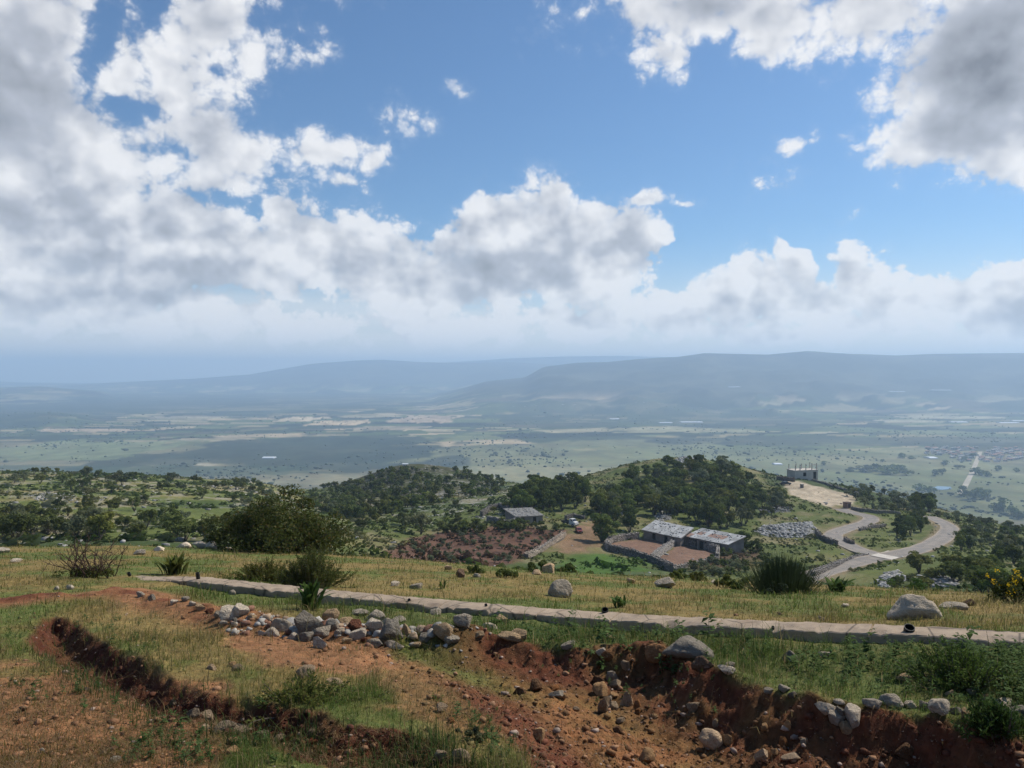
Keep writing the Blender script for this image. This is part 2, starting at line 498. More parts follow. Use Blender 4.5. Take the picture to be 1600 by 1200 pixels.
BERM = [near_pt(*q) for q in [(0, 945), (90, 940), (190, 930), (260, 950), (330, 965), (400, 985), (480, 990), (560, 1000), (640, 1003), (720, 1006)]]
# the low concrete footing
KERB_A, KERB_B = (-7.27, 14.3), (8.25, 4.81)


def kerb_t(x, y):
    ex, ey = KERB_B[0] - KERB_A[0], KERB_B[1] - KERB_A[1]
    L = math.hypot(ex, ey)
    ex, ey = ex / L, ey / L
    return (x - KERB_A[0]) * ex + (y - KERB_A[1]) * ey, -(x - KERB_A[0]) * ey + (y - KERB_A[1]) * ex, L


FLAT = []      # lines along which the ground has been levelled


def ground_z(x, y):
    x = np.asarray(x, float)
    y = np.asarray(y, float)
    z = base_z(x, y)
    near = y < 60
    wn = 1 - sstep(35, 60, y)
    # small unevenness near by, broader further off
    z = z + wn * (0.05 * fbm(x * 0.7, y * 0.7, 11, 3) + 0.035 * fbm(x * 2.6, y * 2.6, 12, 4, 0.6))
    wm = sstep(30, 90, y) * (1 - sstep(600, 1100, y))
    if FLAT:
        for pl, w0, w1 in FLAT:
            bx0, bx1 = min(p_[0] for p_ in pl) - w1, max(p_[0] for p_ in pl) + w1
            by0, by1 = min(p_[1] for p_ in pl) - w1, max(p_[1] for p_ in pl) + w1
            q = (x > bx0) & (x < bx1) & (y > by0) & (y < by1)
            if np.any(q):
                dl, _ = line_d(x[q], y[q], pl)
                wm[q] = wm[q] * sstep(w0, w1, dl)
    z = z + wm * (0.9 * fbm(x / 22, y / 22, 21, 4) + 0.35 * fbm(x / 5.0, y / 5.0, 22, 3))
    if np.any(near):
        q = near & (y < 14)
        if np.any(q):
            xn, yn = x[q], y[q]
            zq = np.zeros(xn.shape)
            jx = 0.13 * fbm(xn * 1.6, yn * 1.6, 31, 5, 0.62) + 0.06 * fbm(xn * 6.5, yn * 6.5, 32, 3, 0.6)
            t = poly_sd(xn, yn, TRENCH) + jx * 0.85
            pxn_ = 800 + F * xn / yn
            zq -= (0.225 - 0.10 * sstep(400, 520, pxn_)) * sstep(-0.04, 0.26, t) * sstep(3.4, 4.4, yn)
            kt_, kn_, _ = kerb_t(xn, yn)
            zq -= 0.06 * sstep(-0.75, -0.2, kn_) * (1 - sstep(0.02, 0.2, kn_)) * sstep(1.5, 3.0, kt_)
            dg = poly_sd(xn, yn, DIG) + jx * 1.3
            dep = np.interp(xn / yn, [(600 - 800) / F, (760 - 800) / F, (900 - 800) / F, (1100 - 800) / F, (1300 - 800) / F, (1600 - 800) / F],
                            [0.08, 0.18, 0.28, 0.40, 0.42, 0.42])
            zq -= dep * (0.75 * sstep(-0.06, 0.40, dg) + 0.25 * sstep(0.2, 0.9, dg))
            cd, _ = line_d(xn, yn, CREST_W[1:])
            zq += 0.07 * np.exp(-(cd / 0.22) ** 2) * (0.5 + fbm(xn * 3, yn * 3, 33, 3))
            bd, _ = line_d(xn, yn, BERM)
            zq += 0.13 * np.exp(-(bd / 0.35) ** 2) * (0.75 + 0.7 * fbm(xn * 2.4, yn * 2.4, 34, 3))
            soil = np.maximum(sstep(-0.1, 0.05, dg), sstep(-0.05, 0.05, t))
            zq += (0.012 + 0.034 * soil) * fbm(xn * 9, yn * 9, 35, 4, 0.65) + 0.016 * soil * np.abs(fbm(xn * 22, yn * 22, 36, 2))
            z[q] += zq
    return z


# far ranges: (distance, half depth, crest as apparent height per bearing)
RANGES = [
    (7000, 2300, [(-700, 640), (300, 640), (620, 640), (700, 615), (760, 596), (820, 590), (850, 573), (900, 567), (950, 565), (1000, 561), (1060, 558), (1100, 552), (1150, 553),
                  (1200, 554), (1262, 548), (1330, 553), (1400, 556), (1460, 553), (1600, 552), (1750, 550), (2300, 546)]),
    (11500, 2300, [(-700, 605), (0, 603), (120, 602), (200, 597), (300, 592), (390, 585), (430, 578), (490, 568), (560, 563), (600, 562), (660, 566), (720, 567), (800, 566), (870, 570), (960, 574), (2300, 580)]),
    (13800, 2000, [(-700, 600), (-100, 592), (60, 599), (150, 603), (300, 597), (700, 566), (800, 560), (880, 557), (960, 556), (1040, 558), (1150, 562), (2300, 570)]),
    (3900, 500, [(-700, 690), (-300, 668), (0, 652), (80, 646), (200, 664), (300, 690), (2300, 700)]),
    (7600, 1300, [(-700, 630), (0, 606), (60, 604), (150, 612), (260, 640), (2300, 650)]),
]


def far_z(x, y):
    px = 800 + F * x / np.maximum(y, 1)
    z = np.full(np.shape(x), PLAIN)
    for i, (D, W, prof) in enumerate(RANGES):
        top = np.interp(px, [a for a, _ in prof], [c for _, c in prof])
        h = (580 - top) / F * D
        h = h - PLAIN
        h = np.maximum(h, 0.0)
        t = (y - D) / W
        rough = fbm(x / (W * 0.30), y / (W * 0.30), 50 + i, 5, 0.52)
        sh = np.where(t < 0, np.clip(1 + t * (0.85 + 0.35 * rough), 0, 1), np.clip(1 - t * 0.5, 0, 1))
        sh = sh * sh * (3 - 2 * sh)
        bump = h * sh * (1 + 0.10 * rough * (1 - sh) + 0.012 * rough)
        z = np.maximum(z, PLAIN + bump)
    return z + 2.5 * fbm(x / 300, y / 300, 60, 3)


def land_z(x, y):
    x = np.atleast_1d(np.asarray(x, float))
    y = np.atleast_1d(np.asarray(y, float))
    z = np.empty(x.shape)
    f = y > 1100
    if np.any(~f):
        z[~f] = ground_z(x[~f], y[~f])
    if np.any(f):
        zf = far_z(x[f], y[f])
        w = sstep(1100, 1500, y[f])
        z[f] = ground_z(x[f], np.minimum(y[f], 1299.0)) * (1 - w) + zf * w
    return z


def Z(x, y):
    return float(land_z(x, y)[0])


def hit(px, s, dmin=3.0, dmax=16000.0):
    """first point of the land on a line of sight beyond dmin (or the skyline, if the line passes above it)"""
    a = (px - 800) / F
    lo, hi_ = math.log(dmin), math.log(dmax)
    for it, m_ in enumerate((420, 24, 12)):
        d = np.exp(np.linspace(lo, hi_, m_))
        z = land_z(a * d, d)
        ap = 580 - F * z / d
        k = int(np.argmax(ap <= s))
        if ap[k] > s:
            k = int(np.argmin(ap))
            break
        if k == 0:
            break
        lo, hi_ = math.log(d[k - 1]), math.log(d[k])
    return Vector((a * d[k], d[k], float(z[k])))


# ------------------------------------------------------------------ materials
def material(name):
    mt = bpy.data.materials.new(name)
    mt.use_nodes = True
    mt.node_tree.nodes.clear()
    return mt, NB(mt.node_tree)


def finish(mt, b, color, rough=0.9, bump=None, bump_strength=0.5, bump_dist=0.05, spec=0.3, translucent=0.0, metallic=0.0, **kw):
    pr = b.n('ShaderNodeBsdfPrincipled')
    b.put(pr.inputs['Base Color'], color)
    b.put(pr.inputs['Roughness'], rough)
    b.put(pr.inputs['Metallic'], metallic)
    pr.inputs['Specular IOR Level'].default_value = spec
    if bump is not None:
        bp = b.n('ShaderNodeBump')
        bp.inputs['Strength'].default_value = bump_strength
        bp.inputs['Distance'].default_value = bump_dist
        b.put(bp.inputs['Height'], bump)
        b.L.new(bp.outputs[0], pr.inputs['Normal'])
    out = b.n('ShaderNodeOutputMaterial')
    sh = pr.outputs[0]
    if translucent:
        tr = b.n('ShaderNodeBsdfTranslucent')
        b.put(tr.inputs['Color'], color)
        mx = b.n('ShaderNodeMixShader')
        mx.inputs[0].default_value = translucent
        b.L.new(sh, mx.inputs[1])
        b.L.new(tr.outputs[0], mx.inputs[2])
        sh = mx.outputs[0]
    b.L.new(sh, out.inputs[0])
    return mt


def attr(b, name):
    nd = b.n('ShaderNodeAttribute', attribute_type='GEOMETRY', attribute_name=name)
    return nd


def land_material(name, sc, gain, bump_d, extra=None):
    mt, b = material(name)
    tc = b.n('ShaderNodeTexCoord')
    a = attr(b, 'soil')
    n1, c1 = b.noise(tc.outputs['Object'], sc, 8.0, 0.65)
    n2, _ = b.noise(tc.outputs['Object'], sc * 0.13, 5.0, 0.6)
    f = b.m('ADD', b.ramp(n1, 0.25, 0.75, 1.0 - gain, 1.0 + gain, 'LINEAR'), b.ramp(n2, 0.25, 0.75, -0.4 * gain, 0.4 * gain, 'LINEAR'))
    hue = b.mix(b.ramp(b.sep(c1)[1], 0.35, 0.7), (1.06, 0.98, 0.90), (0.95, 1.02, 1.0))
    c = b.v('MULTIPLY', b.v('SCALE', a.outputs['Color'], f), hue)
    return finish(mt, b, c, 0.95, n1, 0.6, bump_d, 0.1)


def mesh_obj(name, verts, faces, mat, parent=None, smooth=False):
    me = bpy.data.meshes.new(name)
    me.from_pydata([tuple(v) for v in verts], [], faces)
    if mat is not None:
        for m_ in (mat if isinstance(mat, (list, tuple)) else [mat]):
            me.materials.append(m_)
    if smooth:
        me.polygons.foreach_set('use_smooth', [True] * len(me.polygons))
    me.update()
    o = bpy.data.objects.new(name, me)
    COL.objects.link(o)
    if parent is not None:
        o.parent = parent
    return o


def fast_mesh(name, co, quads=None, tris=None, colors=None, cname='soil', smooth=True):
    """mesh from numpy arrays"""
    me = bpy.data.meshes.new(name)
    co = np.asarray(co, np.float32)
    nq = 0 if quads is None else len(quads)
    nt = 0 if tris is None else len(tris)
    me.vertices.add(len(co))
    me.vertices.foreach_set('co', co.ravel())
    loops = np.concatenate([np.asarray(q, np.int32).ravel() for q in (quads, tris) if q is not None and len(q)])
    me.loops.add(len(loops))
    me.loops.foreach_set('vertex_index', loops)
    starts = np.concatenate([np.arange(nq, dtype=np.int32) * 4, nq * 4 + np.arange(nt, dtype=np.int32) * 3])
    me.polygons.add(nq + nt)
    me.polygons.foreach_set('loop_start', starts)
    if smooth:
        me.polygons.foreach_set('use_smooth', np.ones(nq + nt, bool))
    if colors is not None:
        at = me.color_attributes.new(cname, 'FLOAT_COLOR', 'POINT')
        c4 = np.ones((len(co), 4), np.float32)
        c4[:, :3] = colors
        at.data.foreach_set('color', c4.ravel())
    me.update(calc_edges=True)
    me.validate()
    return me


def link(name, me, kind=None, label=None, cat=None, group=None, parent=None):
    o = bpy.data.objects.new(name, me)
    COL.objects.link(o)
    if kind:
        o['kind'] = kind
    if label:
        o['label'] = label
    if cat:
        o['category'] = cat
    if group:
        o['group'] = group
    if parent is not None:
        o.parent = parent
    return o


# ------------------------------------------------------------------ ground sheets
def lerp3(a, b_, t):
    return a + (b_ - a) * t[:, None]


def C3(*c):
    return np.array(c, float)[None, :]


def img(pts, dmin=60):
    return [tuple(hit(px, s, dmin, 600)[:2]) for px, s in pts]


ORCHARD = img([(597, 868), (640, 842), (690, 832), (760, 824), (830, 824), (888, 829), (868, 846), (822, 874), (790, 884), (735, 888), (690, 886), (640, 882)], 90)
PATCH = img([(1130, 866), (1185, 858), (1205, 878), (1180, 892), (1120, 893), (1075, 893)], 100)
ROAD = img([(1225, 921), (1260, 906), (1310, 890), (1350, 880), (1392, 872), (1430, 861), (1462, 848), (1485, 832), (1482, 822), (1465, 814), (1452, 808)], 110)
ROAD2 = img([(1385, 873), (1350, 862), (1322, 850), (1303, 838), (1318, 830), (1345, 822), (1362, 813), (1358, 806), (1335, 800), (1315, 795)], 110)
LOT = img([(1222, 752), (1250, 752), (1275, 760), (1340, 776), (1336, 786), (1300, 792), (1265, 784), (1236, 772)], 200)
YARD = img([(880, 836), (905, 820), (930, 815), (952, 833), (945, 850), (915, 862), (890, 872), (868, 862)], 120)
SLAB = img([(1374, 874), (1393, 866), (1410, 871), (1392, 879)], 120)
PEN_A = img([(950, 850), (1000, 841), (1058, 850), (1016, 874)], 120)
PEN_B = img([(1062, 850), (1120, 862), (1118, 876), (1052, 892), (1020, 876)], 120)
FLAT += [(ROAD, 3.0, 7.0), (ROAD2, 3.0, 7.0)]
MEADOW = img([(880, 868), (915, 866), (1000, 880), (1020, 893), (930, 898), (880, 890)], 100)
SPUR = img([(1315, 775), (1340, 768), (1430, 780), (1445, 800), (1400, 805), (1340, 790)], 200)


def ground_color(x, y, z):
    """base colours of the near ground, a map of what grows where"""
    px = 800 + F * x / y
    g1 = fbm(x * 0.45, y * 0.45, 71, 4)
    g2 = fbm(x * 2.3, y * 2.3, 72, 4, 0.6)
    green = C3(0.100, 0.120, 0.034)
    deep = C3(0.074, 0.100, 0.032)
    straw = C3(0.200, 0.146, 0.056)
    dirt = C3(0.235, 0.118, 0.058)
    red = C3(0.120, 0.044, 0.024)
    c = lerp3(straw, green, sstep(-0.25, 0.30, g1 + 0.55 * g2))
    kt, kn, L = kerb_t(x, y)
    # greener strip on the near side of the footing
    w = sstep(-3.0, -0.9, kn) * (1 - sstep(-0.1, 0.1, kn)) * sstep(3, 8, kt)
    c = lerp3(c, deep, np.clip(w * (0.75 + 0.5 * g2), 0, 1))
    near = y < 14
    if np.any(near):
        xn, yn = x[near], y[near]
        cn = c[near]
        dg = poly_sd(xn, yn, DIG)
        t = poly_sd(xn, yn, TRENCH)
        g = g2[near]
        pxn = px[near]
        s = 580 - F * z[near] / yn
        # bare ground: left foreground, the strip by the berm, the floor of the dug part
        bare = sstep(-0.3, 0.1, sstep(1000, 1100, s) * sstep(420, 250, pxn - 0.0) * 1.0 - 0.55 + 0.5 * g)
        bd, _ = line_d(xn, yn, BERM)
        strip = np.exp(-(bd / 0.5) ** 2) * sstep(640, 560, pxn)
        path = poly_sd(xn, yn, [near_pt(*q) for q in [(330, 985), (480, 1000), (600, 1012), (640, 1050), (560, 1062), (430, 1050), (350, 1015)]])
        bare = np.maximum(bare, np.clip(strip * 1.4 + 0.3 * g, 0, 1))
        bare = np.maximum(bare, sstep(-0.15, 0.15, path + 0.3 * g))
        mid = poly_sd(xn, yn, [near_pt(*q) for q in [(580, 1020), (760, 1060), (900, 1110), (860, 1170), (700, 1140), (600, 1070)]])
        bare = np.maximum(bare, 0.75 * sstep(-0.2, 0.1, mid + 0.35 * g))
        cn = lerp3(cn, dirt * (1 + 0.25 * fbm(xn * 7, yn * 7, 76, 3)[:, None]), np.clip(bare, 0, 1))
        face = sstep(-0.06, 0.04, dg) * (1 - sstep(0.45, 0.95, dg + 0.25 * g)) * sstep(600, 780, pxn)
        floor = sstep(0.3, 0.9, dg) * sstep(700, 860, pxn)
        cn = lerp3(cn, dirt * C3(0.88, 0.80, 0.72), np.clip(floor * (0.85 + 0.5 * g), 0, 1))
        cn = lerp3(cn, red, np.clip(face * (0.92 + 0.4 * g), 0, 1))
        tf = sstep(-0.04, 0.05, t)
        cn = lerp3(cn, red * C3(0.75, 0.75, 0.8), np.clip(tf * (0.95 + 0.3 * g), 0, 1))
        redstrip = np.exp(-(bd / 0.28) ** 2) * sstep(0.0, 0.3, fbm(xn * 1.7, yn * 1.7, 79, 3) + 0.15)
        cn = lerp3(cn, red * 1.15, np.clip(redstrip, 0, 1) * sstep(700, 600, pxn))
        c[near] = cn
    return c


def hill_color(x, y, z):
    px = 800 + F * x / y
    g1 = fbm(x / 14, y / 14, 81, 4)
    g2 = fbm(x / 3.0, y / 3.0, 82, 4, 0.6)
    g3 = fbm(x / 40, y / 40, 83, 3)
    green = C3(0.085, 0.105, 0.030)
    deep = C3(0.050, 0.072, 0.022)
    straw = C3(0.165, 0.145, 0.065)
    stone = C3(0.27, 0.26, 0.235)
    soil = C3(0.110, 0.060, 0.042)
    pale = C3(0.30, 0.225, 0.15)
    c = lerp3(green, straw, sstep(-0.15, 0.45, g1 + 0.4 * g2))
    c = lerp3(c, deep, sstep(0.05, 0.5, g3 - 0.3 * g1))
    # stony ground on the left hillside, the saddle and the hill top
    left = sstep(620, 420, px) * sstep(90, 130, y)
    sad = sstep(560, 620, px) * sstep(850, 780, px) * sstep(185, 215, y)
    c = lerp3(c, c * C3(1.35, 1.30, 1.25), left)
    stony = np.clip(left * 0.5 + sad * 0.9 + 0.15, 0, 1)
    c = lerp3(c, stone, np.clip(stony * sstep(0.10, 0.42, g2 + 0.5 * g1), 0, 1) * 0.85)
    # wooded hill: dark litter under the scrub
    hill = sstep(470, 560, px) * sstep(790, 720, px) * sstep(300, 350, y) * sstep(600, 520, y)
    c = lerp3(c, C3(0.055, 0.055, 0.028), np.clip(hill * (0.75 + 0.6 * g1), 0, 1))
    c = lerp3(c, stone * 0.9, np.clip(hill * sstep(620, 690, px) * sstep(0.15, 0.4, g2), 0, 1) * 0.8)
    def area(poly, col, edge=2.0, var=0.4, amt=1.0):
        nonlocal c
        x0 = min(p_[0] for p_ in poly) - 12
        x1 = max(p_[0] for p_ in poly) + 12
        y0 = min(p_[1] for p_ in poly) - 12
        y1 = max(p_[1] for p_ in poly) + 12
        q = (x > x0) & (x < x1) & (y > y0) & (y < y1)
        if not np.any(q):
            return
        sd_ = poly_sd(x[q], y[q], poly)
        w = sstep(-edge * 0.5, edge * 0.5, sd_ + 0.9 * edge * g2[q])
        c[q] = lerp3(c[q], col * (1 + var * g2[q][:, None]), w * amt)
    area(LOT, C3(0.40, 0.33, 0.25), 2.0, 0.45, 0.95)
    area(ORCHARD, soil, 2.0, 0.5)
    area(PATCH, soil * 0.9, 3.0, 0.5, 0.8)
    area(YARD, C3(0.20, 0.125, 0.080), 4.0, 0.4, 0.9)
    area(MEADOW, C3(0.060, 0.115, 0.022), 5.0, 0.3, 0.9)
    area(PEN_A, C3(0.185, 0.115, 0.085), 0.8, 0.25)
    area(PEN_B, C3(0.185, 0.115, 0.085), 0.8, 0.25)
    sd_, _ = line_d(x, y, ROAD)
    sd2, _ = line_d(x, y, ROAD2)
    v = np.minimum(sd_, sd2)
    c = lerp3(c, pale * 0.75, 0.7 * sstep(4.6, 3.0, v + 1.2 * g2))
    c = lerp3(c, C3(0.12, 0.135, 0.04), 0.5 * sstep(4, 8, sd_) * sstep(22, 12, sd_))
    return c


FIELDS_AND_SHADE = [  # pale fields and dark areas of the plain, some painted-in cloud shadow: centre, half-length, half-depth as seen, colour, amount
    (668, 654, 46, 5.5, (0.42, 0.32, 0.22), 0.9), (530, 661, 38, 3.5, (0.50, 0.38, 0.24), 1.0), (475, 655, 30, 3, (0.52, 0.42, 0.28), 1.0), (610, 669, 55, 2.5, (0.36, 0.29, 0.20), 0.8),
    (945, 637, 34, 4, (0.50, 0.38, 0.24), 1.0), (820, 628, 40, 2.0, (0.50, 0.42, 0.28), 0.9), (280, 636, 50, 2, (0.45, 0.38, 0.28), 0.9), (130, 673, 70, 2.5, (0.45, 0.34, 0.24), 0.8),
    (330, 688, 80, 3, (0.36, 0.30, 0.20), 0.8), (290, 722, 60, 5, (0.42, 0.36, 0.26), 0.8), (300, 652, 60, 2, (0.40, 0.35, 0.25), 0.7), (1490, 652, 70, 2, (0.40, 0.36, 0.24), 0.8),
    (1075, 672, 100, 4, (0.32, 0.30, 0.18), 0.8), (1420, 658, 40, 2.2, (0.42, 0.38, 0.26), 0.8), (640, 590, 40, 1.2, (0.42, 0.36, 0.26), 0.6),
    (480, 702, 210, 22, (0.030, 0.045, 0.030), 0.95), (620, 720, 130, 14, (0.030, 0.045, 0.032), 0.9), (100, 640, 170, 20, (0.035, 0.05, 0.04), 0.8), (230, 735, 260, 8, (0.045, 0.07, 0.04), 0.8), (1000, 650, 200, 14, (0.04, 0.055, 0.04), 0.7),  # dark bands at left: cloud shadow and orchards painted into the ground colour
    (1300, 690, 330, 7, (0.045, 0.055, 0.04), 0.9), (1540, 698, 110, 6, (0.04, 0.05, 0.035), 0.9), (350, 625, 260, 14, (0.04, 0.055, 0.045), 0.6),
    (950, 715, 260, 32, (0.19, 0.195, 0.10), 0.7), (1230, 720, 300, 26, (0.17, 0.185, 0.085), 0.6), (110, 703, 130, 14, (0.17, 0.20, 0.10), 0.8), (1480, 770, 200, 40, (0.13, 0.155, 0.06), 0.5), (860, 740, 130, 10, (0.28, 0.26, 0.15), 0.6),
]


def plain_color(x, y, z):
    px = 800 + F * x / y
    s = 580 - F * z / y
    u, v_ = x * 0.94 + y * 0.34, -x * 0.34 + y * 0.94
    wob = fbm(x / 700, y / 700, 90, 3) * 120
    c = np.zeros((len(x), 3))
    pal = np.array([(0.10, 0.125, 0.05), (0.045, 0.06, 0.03), (0.15, 0.165, 0.075), (0.26, 0.22, 0.12), (0.016, 0.024, 0.018), (0.09, 0.12, 0.045), (0.42, 0.33, 0.21), (0.11, 0.09, 0.06), (0.035, 0.05, 0.028), (0.018, 0.026, 0.02), (0.07, 0.10, 0.04), (0.33, 0.29, 0.18), (0.035, 0.05, 0.028)])
    fu = (u + wob) / 330.0
    fv = (v_ + wob * 0.7) / 190.0
    fu = fu + 0.45 * (_hash(np.floor(fv), np.floor(fv) * 0, 91))
    k1 = _hash(np.floor(fu), np.floor(fv), 92)
    sub = _hash(np.floor(fu), np.floor(fv), 93) > 0.45
    k2 = _hash(np.floor(fu * 2.0), np.floor(fv * 3.0), 94)
    k = np.where(sub, k2, k1)
    fields = pal[np.minimum((k * len(pal)).astype(int), len(pal) - 1)]
    rough = lerp3(C3(0.110, 0.103, 0.060), C3(0.215, 0.195, 0.118), sstep(-0.3, 0.4, fbm(x / 160, y / 160, 95, 5, 0.6)))
    w = sstep(2100, 2900, y + 900 * fbm(x / 900, y / 900, 96, 3))
    c = lerp3(rough, fields, w)
    c = c * (1 + 0.25 * fbm(x / 60, y / 90, 97, 3)[:, None])
    edge = np.minimum(np.abs(fu - np.round(fu)) * 330, np.abs(fv - np.round(fv)) * 190)
    c = lerp3(c, C3(0.04, 0.055, 0.035), 0.55 * sstep(26, 10, edge) * w * (k1 > 0.3))
    wx = fbm(px / 45, s / 4.0, 98, 3)
    for (cx, cs, hx, hs, col, amt) in FIELDS_AND_SHADE:
        # each area as a patch of land colour around the place where it lies
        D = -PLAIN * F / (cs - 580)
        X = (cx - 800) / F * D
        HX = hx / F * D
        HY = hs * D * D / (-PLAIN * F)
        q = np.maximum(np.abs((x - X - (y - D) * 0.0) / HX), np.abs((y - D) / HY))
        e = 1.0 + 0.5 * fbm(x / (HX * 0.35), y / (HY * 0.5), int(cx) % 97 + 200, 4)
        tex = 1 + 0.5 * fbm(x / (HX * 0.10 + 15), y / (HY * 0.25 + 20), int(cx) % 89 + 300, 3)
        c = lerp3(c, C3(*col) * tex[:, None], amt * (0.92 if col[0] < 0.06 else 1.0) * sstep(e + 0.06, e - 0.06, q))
    hi = sstep(25, 130, z - PLAIN)
    wood = lerp3(C3(0.045, 0.050, 0.045), C3(0.10, 0.10, 0.075), sstep(-0.2, 0.5, fbm(x / 240, y / 240, 99, 5, 0.6)))
    c = lerp3(c, wood, hi)
    return c


def sheet(name, pxs, ds, colf, mat, kind='structure', label=None):
    PX, D = np.meshgrid(pxs, ds)
    x = ((PX - 800) / F * D).ravel()
    y = D.ravel()
    z = land_z(x, y)
    c = np.clip(colf(x, y, z), 0.004, 0.8)
    nx, ny = len(pxs), len(ds)
    idx = np.arange(nx * ny).reshape(ny, nx)
    q = np.stack([idx[:-1, :-1], idx[:-1, 1:], idx[1:, 1:], idx[1:, :-1]], -1).reshape(-1, 4)
    me = fast_mesh(name, np.stack([x, y, z], -1), quads=q, colors=c)
    me.materials.append(mat)
    return link(name, me, kind, label)


PX_IN = np.arange(-20, 1621, 3.0)
PX_ALL = np.concatenate([np.linspace(-700, -24, 45), PX_IN, np.linspace(1626, 2300, 45)])
d_near = [1.0, 1.4, 1.9, 2.5, 3.0, 3.4, 3.8]
while d_near[-1] < 60:
    dd = d_near[-1]
    d_near.append(dd + max(0.02, 0.0046 * dd if dd < 14 else 0.007 * dd * (dd / 14) ** 0.6))
d_near[-1] = 60.0
d_mid = [60.0]
while d_mid[-1] < 1100:
    dd = d_mid[-1]
    d_mid.append(dd + (2.3 if dd < 480 else 16.0))
d_mid[-1] = 1100.0
d_far = [1100.0]
while d_far[-1] < 4700:
    dd = d_far[-1]
    d_far.append(dd + 1.5 * dd * dd / 300000.0)
d_mtn = [d_far[-1]]
while d_mtn[-1] < 16000:
    d_mtn.append(d_mtn[-1] * 1.010)
print('rows', len(d_near), len(d_mid), len(d_far), len(d_mtn), 'cols', len(PX_ALL))

m_ground = land_material('grass_and_soil', 14.0, 0.45, 0.05)
m_hill = land_material('hillside_turf', 1.3, 0.35, 0.25)
m_plain = land_material('plain_fields', 0.03, 0.22, 1.0)
sheet('ground', PX_ALL, np.array(d_near), ground_color, m_ground)
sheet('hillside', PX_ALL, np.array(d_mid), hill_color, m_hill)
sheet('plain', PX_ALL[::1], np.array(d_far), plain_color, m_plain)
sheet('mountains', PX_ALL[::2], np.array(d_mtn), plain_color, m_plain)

# the air: one closed box of even density round the whole place
HZ = 1.65e-4
hx, hy0, hy1, hz0, hz1 = 24000.0, -2000.0, 17500.0, -262.0, 262.0
hv = [(sx * hx, yy_, zz) for zz in (hz0, hz1) for yy_ in (hy0, hy1) for sx in (-1, 1)]
hf = [(0, 2, 3, 1), (4, 5, 7, 6), (0, 1, 5, 4), (2, 6, 7, 3), (0, 4, 6, 2), (1, 3, 7, 5)]
m_haze, b = material('air')
pv = b.n('ShaderNodeVolumePrincipled')
pv.inputs['Color'].default_value = (0.56, 0.76, 1.0, 1)
pv.inputs['Density'].default_value = HZ
pv.inputs['Anisotropy'].default_value = 0.18
b.L.new(pv.outputs[0], b.n('ShaderNodeOutputMaterial').inputs['Volume'])
hz = mesh_obj('haze', hv, hf, m_haze)
hz['kind'] = 'stuff'
hz['label'] = 'pale blue haze over the far plain'

# ------------------------------------------------------------------ materials of the objects
def leaf_material(name, c0, c1, trans=0.25, dry=None):
    mt, b = material(name)
    geo = b.n('ShaderNodeNewGeometry')
    tc = b.n('ShaderNodeTexCoord')
    oi = b.n('ShaderNodeObjectInfo')
    n, _ = b.noise(tc.outputs['Object'], 1.1, 3.0, 0.6)
    f = b.m('ADD', b.m('MULTIPLY', geo.outputs['Random Per Island'], 0.65), b.m('MULTIPLY', b.ramp(n, 0.3, 0.7), 0.35))
    c = b.mix(f, c0, c1)
    c = b.v('SCALE', c, b.m('MULTIPLY_ADD', oi.outputs['Random'], 0.85, 0.62))
    c = b.mix(b.ramp(b.m('FRACT', b.m('MULTIPLY', oi.outputs['Random'], 7.31)), 0.4, 1.0, 0.0, 0.5), c, b.v('MULTIPLY', c, (1.35, 1.05, 0.75)))
    if dry:
        c = b.mix(b.ramp(geo.outputs['Random Per Island'], 0.86, 0.9, 0.0, 0.8), c, dry)
    return finish(mt, b, c, 0.7, spec=0.06, translucent=trans)


def bark_material(name, c0, c1):
    mt, b = material(name)
    tc = b.n('ShaderNodeTexCoord')
    n, _ = b.noise(b.v('MULTIPLY', tc.outputs['Object'], (6, 6, 1.5)), 2.0, 5.0, 0.6)
    return finish(mt, b, b.mix(b.ramp(n, 0.3, 0.7), c0, c1), 0.9, n, 0.6, 0.05, 0.15)


def rock_material(name, sc=1.0):
    mt, b = material(name)
    tc = b.n('ShaderNodeTexCoord')
    oi = b.n('ShaderNodeObjectInfo')
    off = b.v('ADD', b.v('SCALE', tc.outputs['Object'], sc), b.v('SCALE', b.xyz(oi.outputs['Random'], oi.outputs['Random'], 0.3), 40.0))
    n1, _ = b.noise(off, 1.6, 8.0, 0.62)
    n2, _ = b.noise(off, 5.0, 6.0, 0.65)
    v1 = b.voro(off, 6.5, 2.0, 0.6)
    c = b.v('SCALE', oi.outputs['Color'], b.ramp(n1, 0.25, 0.75, 0.72, 1.22, 'LINEAR'))
    c = b.mix(b.ramp(n2, 0.58, 0.72, 0.0, 0.5), c, (0.13, 0.095, 0.085))
    n3, _ = b.noise(off, 2.2, 5.0, 0.7)
    c = b.mix(b.ramp(n3, 0.60, 0.74, 0.0, 0.60), c, (0.27, 0.14, 0.075))
    c = b.mix(b.ramp(v1, 0.0, 0.16, 0.35, 0.0), c, (0.45, 0.43, 0.40))
    h = b.m('ADD', n2, b.m('MULTIPLY', n1, 0.7))
    return finish(mt, b, c, 0.95, h, 0.9, 0.09, 0.05)


def plain_mat(name, c0, c1=None, rough=0.8, sc=8.0, bump=0.02, metallic=0.0, spec=0.3):
    mt, b = material(name)
    tc = b.n('ShaderNodeTexCoord')
    n, _ = b.noise(tc.outputs['Object'], sc, 6.0, 0.6)
    c1 = c1 or tuple(q * 0.7 for q in c0)
    return finish(mt, b, b.mix(b.ramp(n, 0.3, 0.7), c0, c1), rough, n, 0.5, bump, spec, metallic=metallic)


